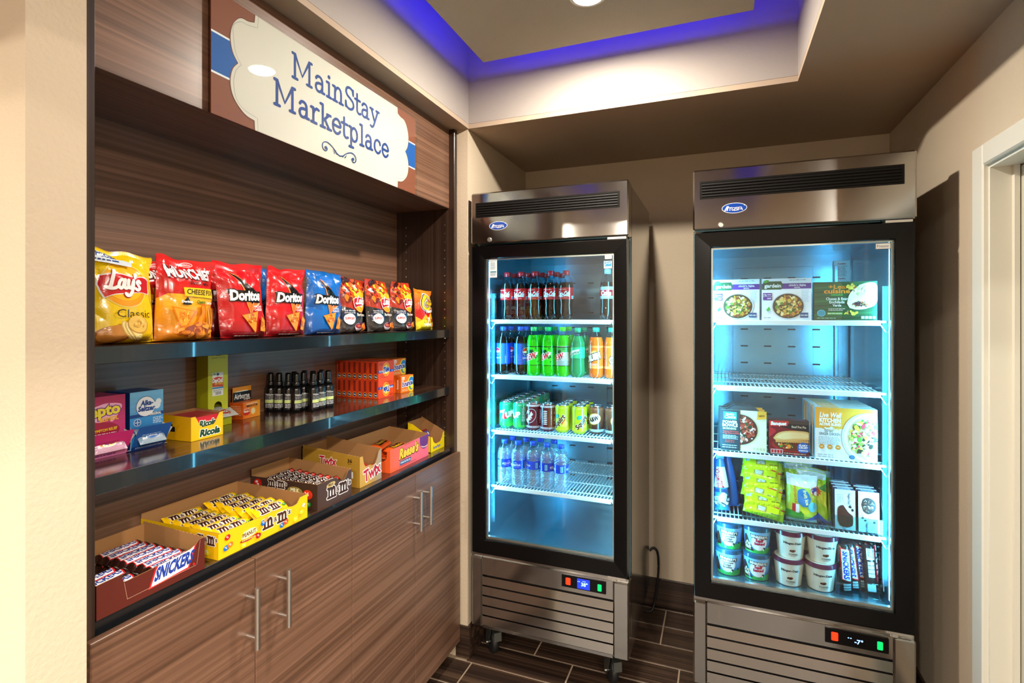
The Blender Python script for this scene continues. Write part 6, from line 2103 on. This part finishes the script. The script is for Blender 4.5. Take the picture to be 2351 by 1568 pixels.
sd = Art(44, 184, '9cb4bc'); sd.lines(4, 40, 170, 24, 6, 3, '6a8a94', 3)
tp = Art(188, 44, 'c8ccc4'); tp.rect(20, 4, 76, 40, 'e8a43c'); tp.lines(90, 180, 30, 3, 8, 3, '9aa49c', 4)
K['chickenbox'] = Kind('frozen_meal_box', 'frozen meal', [('frozen_meal_box', carton(.188, .0425, .184, 'dce0e0', a, sd, sd, tp), ['card'])])
for i, nm in enumerate(('frontmost', 'second', 'third', 'fourth', 'rearmost')):
    K['chickenbox'].put('white and orange ginger chicken box, %s of the row of five' % nm, (.414 - i * .003, 2.164 + i * .0433, zC2), 0, 'white and orange ginger chicken boxes')

# acrylic bins on the fourth shelf and on the floor
def bin_(label, x0, x1, y0, y1, z, h, hf):
    mb = MB()
    t = .0025
    mb.box(x0, x1, y0, y1, z, z + t).box(x0, x1, y0, y0 + t, z + t, z + hf, b=.0006).box(x0, x1, y1 - t, y1, z + t, z + h)
    r = thing('acrylic_bin', label, 'bin', ((x0 + x1) / 2, y0, z))
    mb.v = [(v[0] - (x0 + x1) / 2, v[1] - y0, v[2] - z) for v in mb.v]
    pieces('panel', mb, ['acrylic'], r)
    for xa in (x0, x1 - t):
        w = MB().prism([(t, t), (y1 - y0 - t, t), (y1 - y0 - t, h), (.06, h), (t, hf)], (xa + t - (x0 + x1) / 2, 0, 0), (0, 1, 0), (0, 0, 1), t)
        part('side_panel', w, ['acrylic'], r)
zD2 = .7636
bin_('clear acrylic bin holding the yellow packets on the fourth freezer shelf', .080, .221, 2.136, 2.44, zD2, .205, .030)
bin_('clear acrylic bin holding the fruit ice bags on the fourth freezer shelf', .225, .370, 2.136, 2.44, zD2, .205, .035)
bin_('clear acrylic bin holding the ice cream bar boxes on the fourth freezer shelf', .374, .525, 2.136, 2.44, zD2, .205, .055)
bin_('clear acrylic bin of caramel ice cream bars on the freezer floor', .386, .528, 2.142, 2.42, .539, .175, .055)

# cone packets at the left
def cone_packet(seed, col, deco):
    mb = MB()
    prof = [(.013, .002), (.022, .006), (.026, .020), (.027, .050), (.024, .100), (.018, .150), (.012, .185), (.010, .195)]
    mb.lathe(prof, 20, col, 0, lambda a, z: 1 + .10 * noise.noise((math.cos(a) * 2 + seed, math.sin(a) * 2, z * 60)))
    if deco:
        cyl_art(mb, deco, [(r * 1.06 + .001, z) for r, z in prof], 75, 0, 6, .006)
    mb.box(-.014, .014, -.001, .001, .193, .206, col)
    mb.box(-.026, .026, -.001, .001, -.000, .006, '2a8ad8')
    return mb
a = Art(150, 186)
a.rect(0, 0, 150, 10, '2a8ad8'); a.food(75, 36, 34, 26, ['dce4ec', '2a2a30', 'a8b4c0', 'f4f6f8', '5a5a64'], 60, 3, 9, 3); a.poly([(62, 40), (78, 70), (92, 58), (84, 24)], 'd8e0e8')
a.rect(0, 66, 150, 78, '1c3c6c'); a.poly([(48, 84), (104, 84), (100, 160), (56, 160)], 'e8ecf4'); a.text('DRUMSTICK', 76, 120, 20, 'b81c2c', .05, .1, 'C', 72, PI / 2 + .2); a.rect(0, 160, 150, 186, '2a6ab8')
K['cone'] = Kind('ice_cream_cone_packet', 'ice cream', [('ice_cream_cone_packet', cone_packet(2, '3a86c8', a), ['film'])])
K['cone2'] = Kind('ice_cream_cone_packet', 'ice cream', [('ice_cream_cone_packet', cone_packet(5, '1c72d0', None), ['film'])])
K['cone'].put('printed blue cone ice cream packet standing at the left front of the fourth freezer shelf', (.014, 2.200, zD2 + .001), 0, 'cone ice cream packets', -.10, -.05)
K['cone2'].put('plain blue cone ice cream packet leaning behind the printed one', (.052, 2.262, zD2 + .001), 0, 'cone ice cream packets', -.10, -.10)
K['cone2'].put('plain blue cone ice cream packet at the left wall of the freezer', (.004, 2.335, zD2 + .001), .8, 'cone ice cream packets', -.06, -.03)

# yellow packets stacked in the first bin
def art_yp(k):
    a = Art(136, 60, 'd6e010')
    a.rect(0, 48, 136, 60, 'e8ecec'); a.stroke(smooth_path([(0, 48), (40, 52), (80, 47), (136, 40)]), 5, 'd8402c' if k % 2 == 0 else '7a8a8c')
    a.rect(44, 14, 78, 36, 'a8902c'); a.rect(48, 17, 74, 33, 'c8ccb4'); a.rect(6, 26, 22, 36, 'e4ecec'); a.lines(8, 20, 33, 2, 4, 2, '2a7aa8', k + 2); a.lines(90, 126, 14, 1, 4, 3, '4a5a10', k)
    a.ell(24, 42, 8, 5, 'e4f0f4'); a.ell(24, 42, 5, 3, '2a8ac8')
    return a
for k in range(2):
    K['yp%d' % k] = Kind('ice_pop_packet', 'ice cream', [('ice_pop_packet', pillow(.126, .056, .028, art_yp(k), 20 + k, 'd6e010', 14, 8, .06), ['film'])])
for i in range(6):
    K['yp%d' % (i % 2)].put('bright yellow ice cream packet, %s of the stack of six' % ['lowest', 'second', 'third', 'fourth', 'fifth', 'topmost'][i],
                            (.149 + [.002, .004, -.003, .003, -.004, .001][i], 2.182 + i * .012, zD2 + .026 + i * .0298), [-.10, .05, -.14, .02, -.12, .08][i], 'yellow ice cream packets', [.95, .80, 1.05, .78, .92, .7][i], [.16, .05, .12, -.04, .10, .02][i])
# fruit ice bags in the second bin
a = Art(120, 170, 'c8e84a')
a.rect(0, 150, 120, 170, 'd8e8ee'); a.rect(0, 128, 120, 150, 'eef6f8'); a.rect(0, 0, 120, 12, 'dcecf0'); a.rect(0, 12, 60, 40, '3aa83a'); a.poly([(60, 12), (120, 12), (120, 44), (90, 24)], '1c5cb8')
a.poly(smooth_path([(40, 70), (38, 110), (54, 124), (70, 118), (84, 88), (74, 62), (56, 58)], 4), '1c86c8'); a.text('fruit ice', 62, 92, 12, 'eaf6b0', .04, 0, 'C', 54, -1.35); a.text('POPSICLE', 26, 98, 7, 'e0801c', .03, 0, 'C', 60, -1.45); a.text('POPSICLE', 82, 108, 6, 'e8a01c', .03, 0, 'C', 40, -1.45)
a.star(100, 118, 18, 13, 12, 'e8501c'); a.ell(100, 118, 11, 14, '1c3c9c', 16, .4); a.ell(102, 110, 8, 8, 'e8e8f0', 12); a.rect(20, 38, 32, 66, 'c82c3c'); a.rect(32, 36, 44, 66, 'e8ecec'); a.ell(90, 60, 16, 18, '6ac8d8', 16); a.ell(66, 42, 14, 10, 'e0e83a', 14)
K['ice0'] = Kind('fruit_ice_bag', 'ice cream', [('fruit_ice_bag', bag_mb(a, .104, .168, .030, 31, .10, back='c8e0d0'), ['film'])])
b = Art(120, 170, 'a8d822')
b.rect(0, 150, 120, 170, 'd0e6ea'); b.poly([(0, 60), (60, 90), (120, 40), (120, 100), (60, 130), (0, 100)], 'dcec3a'); b.poly([(20, 0), (70, 40), (110, 0)], '1c5cc8'); b.poly([(0, 0), (30, 60), (60, 30)], 'e4eef2'); b.star(70, 110, 22, 15, 12, 'e8601c'); b.poly([(80, 120), (120, 150), (120, 100)], '2a9a4a')
K['ice1'] = Kind('fruit_ice_bag', 'ice cream', [('fruit_ice_bag', bag_mb(b, .104, .172, .028, 33, .10, back='a8d030'), ['film'])])
K['ice0'].put('pale green fruit ice bag with white top, front of the middle bin', (.282, 2.180, zD2 + .0032), -.06, 'fruit ice bags')
for i, (x, y, q, lab) in enumerate([(.318, 2.215, -.45, 'yellow-green fruit ice bag just behind the front one'), (.328, 2.260, -.5, 'yellow-green fruit ice bag third from the front'), (.282, 2.300, -.05, 'yellow-green fruit ice bag fourth from the front'), (.300, 2.345, .1, 'yellow-green fruit ice bag at the rear of the middle bin')]):
    K['ice1'].put(lab, (x, y, zD2 + .0032 + (.0 if i < 2 else .004)), q, 'fruit ice bags')
# ice cream bar boxes in the third bin
def art_barbox(k):
    a = Art(62, 138, 'e4e8ea')
    g = random.Random(k)
    for i in range(40): a.ell(g.uniform(0, 62), g.uniform(0, 138), 1.2, .8, 'ccd4d8', 6, 0, False)
    a.L += 1
    if k == 0:
        a.text('H\u00e4agen-Dazs', 44, 104, 7, '20242c', .03, 0, 'C', 40, -PI / 2); a.ell(40, 108, 16, 22, 'ccd4d8', 20); a.ell(40, 108, 15.4, 21.4, 'e4e8ea', 20); a.text('H\u00e4agen-Dazs', 40, 108, 7, '20242c', .03, 0, 'C', 38, -PI / 2)
        a.lines(6, 24, 118, 5, 6, 1.6, '8a949c', 3)
        P = smooth_path([(8, 30), (8, 66), (14, 80), (26, 84), (34, 74), (48, 62), (54, 52), (54, 22), (46, 12), (30, 8), (14, 14)], 4)
        a.poly(P, '4a1c14'); a.poly(smooth_path([(26, 84), (40, 82), (54, 64), (56, 50), (40, 62)], 4), 'f4f6f4'); a.ell(46, 80, 5, 4, '141414'); a.ell(53, 70, 4, 5, '141414'); a.rect(26, 0, 32, 10, '7ac0d8')
    else:
        a.poly(smooth_path([(8, 92), (14, 112), (30, 118), (48, 108), (52, 86), (44, 70), (28, 62), (14, 70)], 4), '3a1a14'); a.food(30, 92, 20, 24, ['6a3a28', 'e0d4c8', '2a120e', '8a5a44'], 60, 1.5, 4, 3)
        a.poly(smooth_path([(10, 66), (24, 62), (40, 44), (44, 34), (30, 40), (14, 52)], 4), 'f4f6f4'); a.ell(12, 48, 4, 3, '141414'); a.ell(46, 36, 4, 4, '141414'); a.ell(20, 40, 4, 3, '141414'); a.text('H\u00e4agen-Dazs', 22, 16, 7, '20242c', .03, 0, 'C', 36, -PI / 2); a.lines(36, 50, 24, 4, 5, 1.4, 'a0a8ac', 3)
    return a
s = Art(30, 138, '3a2a4c'); s.text('H\u00e4agen-Dazs', 12, 70, 6, 'c8c8d8', .0, 0, 'C', 46, -PI / 2)
t = Art(62, 30, '4a2050'); t.rect(10, 4, 50, 24, 'c8d8e0'); t.lines(12, 48, 20, 4, 5, 2, '3a4a6a', 4)
for k in (0, 1):
    K['bb%d' % k] = Kind('ice_cream_bar_box', 'ice cream', [('ice_cream_bar_box', carton(.062, .030, .138, '4a2050', art_barbox(k), s, s, t), ['card'])])
GB2 = 'ice cream bar boxes in the right bin'
for j in range(4):
    K['bb0'].put('white ice cream bar box with dark coated bar, %s in the left row' % ['frontmost', 'second', 'third', 'rearmost'][j], (.4135, 2.160 + j * .034, zD2 + .0034), 0, GB2, -.06)
for j in range(3):
    K['bb1'].put('white ice cream bar box with nut coated bar, %s in the right row' % ['frontmost', 'middle', 'rearmost'][j], (.4845, 2.160 + j * .034, zD2 + .0034), 0, GB2, -.06)

# tubs on the floor
def tub(rt, rb, h, A, u0, base, lidcol, topart, clearband=False):
    lh = .016
    prof = [(rb - .002, .0), (rb, .001), (rt - .003, h - lh)]
    b = MB().lathe(prof, 32, base)
    cyl_art(b, A, [(rb, 0), (rt - .003, h - lh)], u0, 0, 6, .0015)
    l = MB().lathe([(rt - .001, h - lh), (rt + .0005, h - lh + .001), (rt, h - .001), (rt - .002, h)], 32, lidcol)
    if topart:
        l.flat(topart, (-rt, -rt, h), (1, 0, 0), (0, 1, 0))
    return [('tub', b, ['gloss']), ('lid', l, ['gloss'])]
def art_bj(k):
    a = Art(290, 80, '2a86d8')
    a.vgrad(0, 30, 290, 80, '3a94e0', '8ac8f0'); a.poly(smooth_path([(0, 22), (60, 14), (140, 24), (220, 12), (290, 22)], 4) + [(290, -2), (0, -2)], '2aa84a')
    for ox in (0, 145):
        a.ell(ox + 78, 40, 30, 28, 'eef4fa', 24); a.poly([(ox + 44, 58), (ox + 112, 52), (ox + 114, 66), (ox + 46, 72)], '20242c'); a.text('BEN&JERRY\u2019S', ox + 79, 58, 9, 'f4f4ec', .05, 0, 'C', 60, -.08)
        if k == 0:
            for i, w in enumerate(('Chocolate', 'Fudge', 'Brownie')): a.text(w, ox + 78, 45 - i * 9, 7.5, '3a2a20', .03, 0, 'C', [42, 26, 34][i])
            a.poly(smooth_path([(ox + 24, 8), (ox + 22, 40), (ox + 36, 60), (ox + 46, 30), (ox + 48, 12)], 4), '3a1e16'); a.poly(smooth_path([(ox + 26, 14), (ox + 26, 38), (ox + 36, 52), (ox + 40, 26)], 4), '5a3224')
        else:
            a.text('half', ox + 80, 44, 11, 'b81c48', .06, 0, 'C', 26); a.text('baked', ox + 80, 33, 10, 'b81c48', .06, 0, 'C', 36)
            a.poly(smooth_path([(ox + 20, 6), (ox + 20, 50), (ox + 30, 66), (ox + 46, 30), (ox + 60, 8)], 4), '3a2a24'); a.food(ox + 36, 26, 16, 20, ['e8c8a8', 'c89a6a', 'f0e0cc', '5a3a2a', 'd8b48a'], 34, 2, 5, 3)
        a.ell(ox + 96, 20, 4, 5, '1a1a1e'); a.ell(ox + 94, 16, 2, 4, 'f4f4f4'); a.ell(ox + 120, 24, 4, 4, '1a2a3e')
    return a
def art_hd():
    a = Art(290, 82, 'd8d8c8')
    g = random.Random(4)
    for i in range(260): a.ell(g.uniform(0, 290), g.uniform(0, 82), g.uniform(.6, 1.6), .6, g.choice(['c8c8b4', 'e6e6da', 'bcbca6']), 5, g.uniform(0, 3), False)
    a.L += 1
    for ox in (0, 145):
        a.text('H\u00e4agen-Dazs', ox + 76, 54, 7.5, '1c2434', .04, 0, 'C', 58); a.food(ox + 78, 30, 24, 6, ['3a1a14', '5a2a1c', '2a120e', '7a3a2a', '4a3020'], 22, 2.5, 5, 6); a.text('COFFEE', ox + 78, 14, 6, '3a3430', .02, 0, 'C', 30); a.text('ICE CREAM', ox + 78, 9, 2.8, '3a3430', .0, 0, 'C', 20)
    return a
ta = Art(104, 104); ta.ell(52, 52, 47, 47, 'dcdccc', 32); ta.food(56, 48, 20, 6, ['3a1a14', '5a2a1c', '2a120e'], 18, 2.5, 5, 6); ta.text('H\u00e4agen-Dazs', 50, 66, 6, '1c2434', .02, 0, 'C', 40)
tb = Art(102, 102); tb.ell(51, 51, 46, 46, '3a6a8c', 32); tb.text('BEN&JERRY\u2019S', 51, 44, 9, 'e8eef0', .04, 0, 'C', 60); tb.ell(51, 66, 12, 7, '20242c'); tb.lines(20, 80, 30, 2, 6, 2, 'b8d0dc', 3)
K['fudge'] = Kind('ice_cream_tub', 'ice cream', tub(.0500, .0405, .0975, art_bj(0), 78, '2a86d8', '16506e', tb))
K['half'] = Kind('ice_cream_tub', 'ice cream', tub(.0500, .0405, .0975, art_bj(1), 74, '2a86d8', '16506e', tb))
K['coffee'] = Kind('ice_cream_tub', 'ice cream', tub(.0525, .0410, .0985, art_hd(), 76, 'd8d8c8', '5a1c3c', ta))
zF = .5385
for kd, x, y, q, nm in (('fudge', .036, 2.186, -.12, 'blue chocolate brownie ice cream tub'), ('half', .132, 2.182, -.02, 'blue ice cream tub with red two-word flavour name'), ('coffee', .240, 2.180, .0, 'cream coffee ice cream tub in the middle stack'), ('coffee', .342, 2.180, .06, 'cream coffee ice cream tub in the stack beside the bar bin')):
    h = .0985 if kd == 'coffee' else .0975
    K[kd].put(nm + ', lower one', (x, y, zF + .0006), q, 'ice cream tubs')
    K[kd].put(nm + ', upper one', (x + (.006 if kd == 'coffee' else .002), y + .002, zF + .0009 + h), q + .05, 'ice cream tubs')
K['coffee'].put('cream coffee ice cream tub in the rear, lower one', (.306, 2.290, zF + .0006), .3, 'ice cream tubs')
K['coffee'].put('cream coffee ice cream tub in the rear, upper one', (.308, 2.292, zF + .0994), .5, 'ice cream tubs')
K['fudge'].put('blue brownie ice cream tub behind the front brownie stack', (.038, 2.295, zF + .0006), .4, 'ice cream tubs')
K['half'].put('blue ice cream tub behind the front red-lettered stack', (.140, 2.292, zF + .0006), .6, 'ice cream tubs')
# caramel ice cream bars standing in the floor bin
def art_sib(back):
    a = Art(170, 44, '2c1a1a')
    if back:
        a.rect(10, 12, 50, 36, 'dce4ea'); a.lines(12, 48, 32, 4, 5, 2, '3a5a8c', 3)
        for i in range(4): a.rect(56 + i * 14, 14, 68 + i * 14, 34, 'c8d0d4')
        a.rect(0, 38, 130, 42, 'c8202c'); a.rect(134, 8, 160, 34, 'e8eef0')
    else:
        a.poly([(8, 4), (122, 4), (134, 38), (18, 38)], 'd8222a'); a.poly([(12, 7), (120, 7), (129, 35), (20, 35)], 'e4ecf4'); a.text('SNICKERS', 70, 12, 18, '1c3c9c', .05, .15, 'C', 96)
        for i in range(3): a.rect(136 + i * 9, 8, 143 + i * 9, 34, 'c8d0d4')
    return a
for k in (0, 1):
    K['sib%d' % k] = Kind('ice_cream_bar', 'ice cream', [('ice_cream_bar', pillow(.168, .040, .022, art_sib(k), 40 + k, '2c1a1a', 18, 8, .05), ['film'])])
def stand(kd, lab, x, y, lean, face):
    """bar standing on end: its length goes up, its print faces the front"""
    o = K[kd].put(lab, (0, 0, 0), 0, 'caramel ice cream bars')
    Rm = Matrix.Rotation(face, 4, 'Z') @ Matrix.Rotation(lean, 4, 'Y') @ Matrix(((0, 1, 0, 0), (0, 0, -1, 0), (-1, 0, 0, 0), (0, 0, 0, 1)))
    o.matrix_world = Matrix.Translation((x, y, zF + .088)) @ Rm
for kd, lab, x, y, lean, face in [('sib0', 'caramel ice cream bar standing at the left of the floor bin', .412, 2.175, -.06, .25), ('sib0', 'caramel ice cream bar second from the left in the floor bin', .440, 2.205, -.12, 0.0),
                                  ('sib0', 'caramel ice cream bar in the middle of the floor bin', .470, 2.225, -.10, 0.0), ('sib1', 'caramel ice cream bar with its back print showing', .497, 2.200, -.07, -.1),
                                  ('sib0', 'caramel ice cream bar against the right wall of the floor bin', .512, 2.250, -.05, -.5)]:
    stand(kd, lab, x, y, lean, face)

# notice on the freezer wall, plastic clip at the ceiling of the freezer
a = Art(62, 92, 'dceaf0')
a.text('Caution', 31, 78, 7, 'c8382c', .04, 0, 'C', 30); a.lines(8, 54, 70, 9, 5.4, 1.8, '4a6a7c', 4); a.text('Caution', 31, 14, 6, 'c8382c', .04, 0, 'C', 26)
mb = MB().box(-.031, .031, -.0004, .0004, 0, .105, 'dceaf0')
a2 = Art(62, 105, 'dceaf0'); a2.t += [(*((p[0], p[1] + 10) for p in t[:3]), t[3], t[4] + 2) for t in a.t]
mb.flat(a2, (-.031, -.0004, 0), (1, 0, 0), (0, 0, 1))
o = link('notice', mb.mesh('notice', [M['paper']]), None, (.500, F2Y + .601, 1.655))
tag(o, 'white paper notice with red headings on the back wall of the freezer', 'notice')
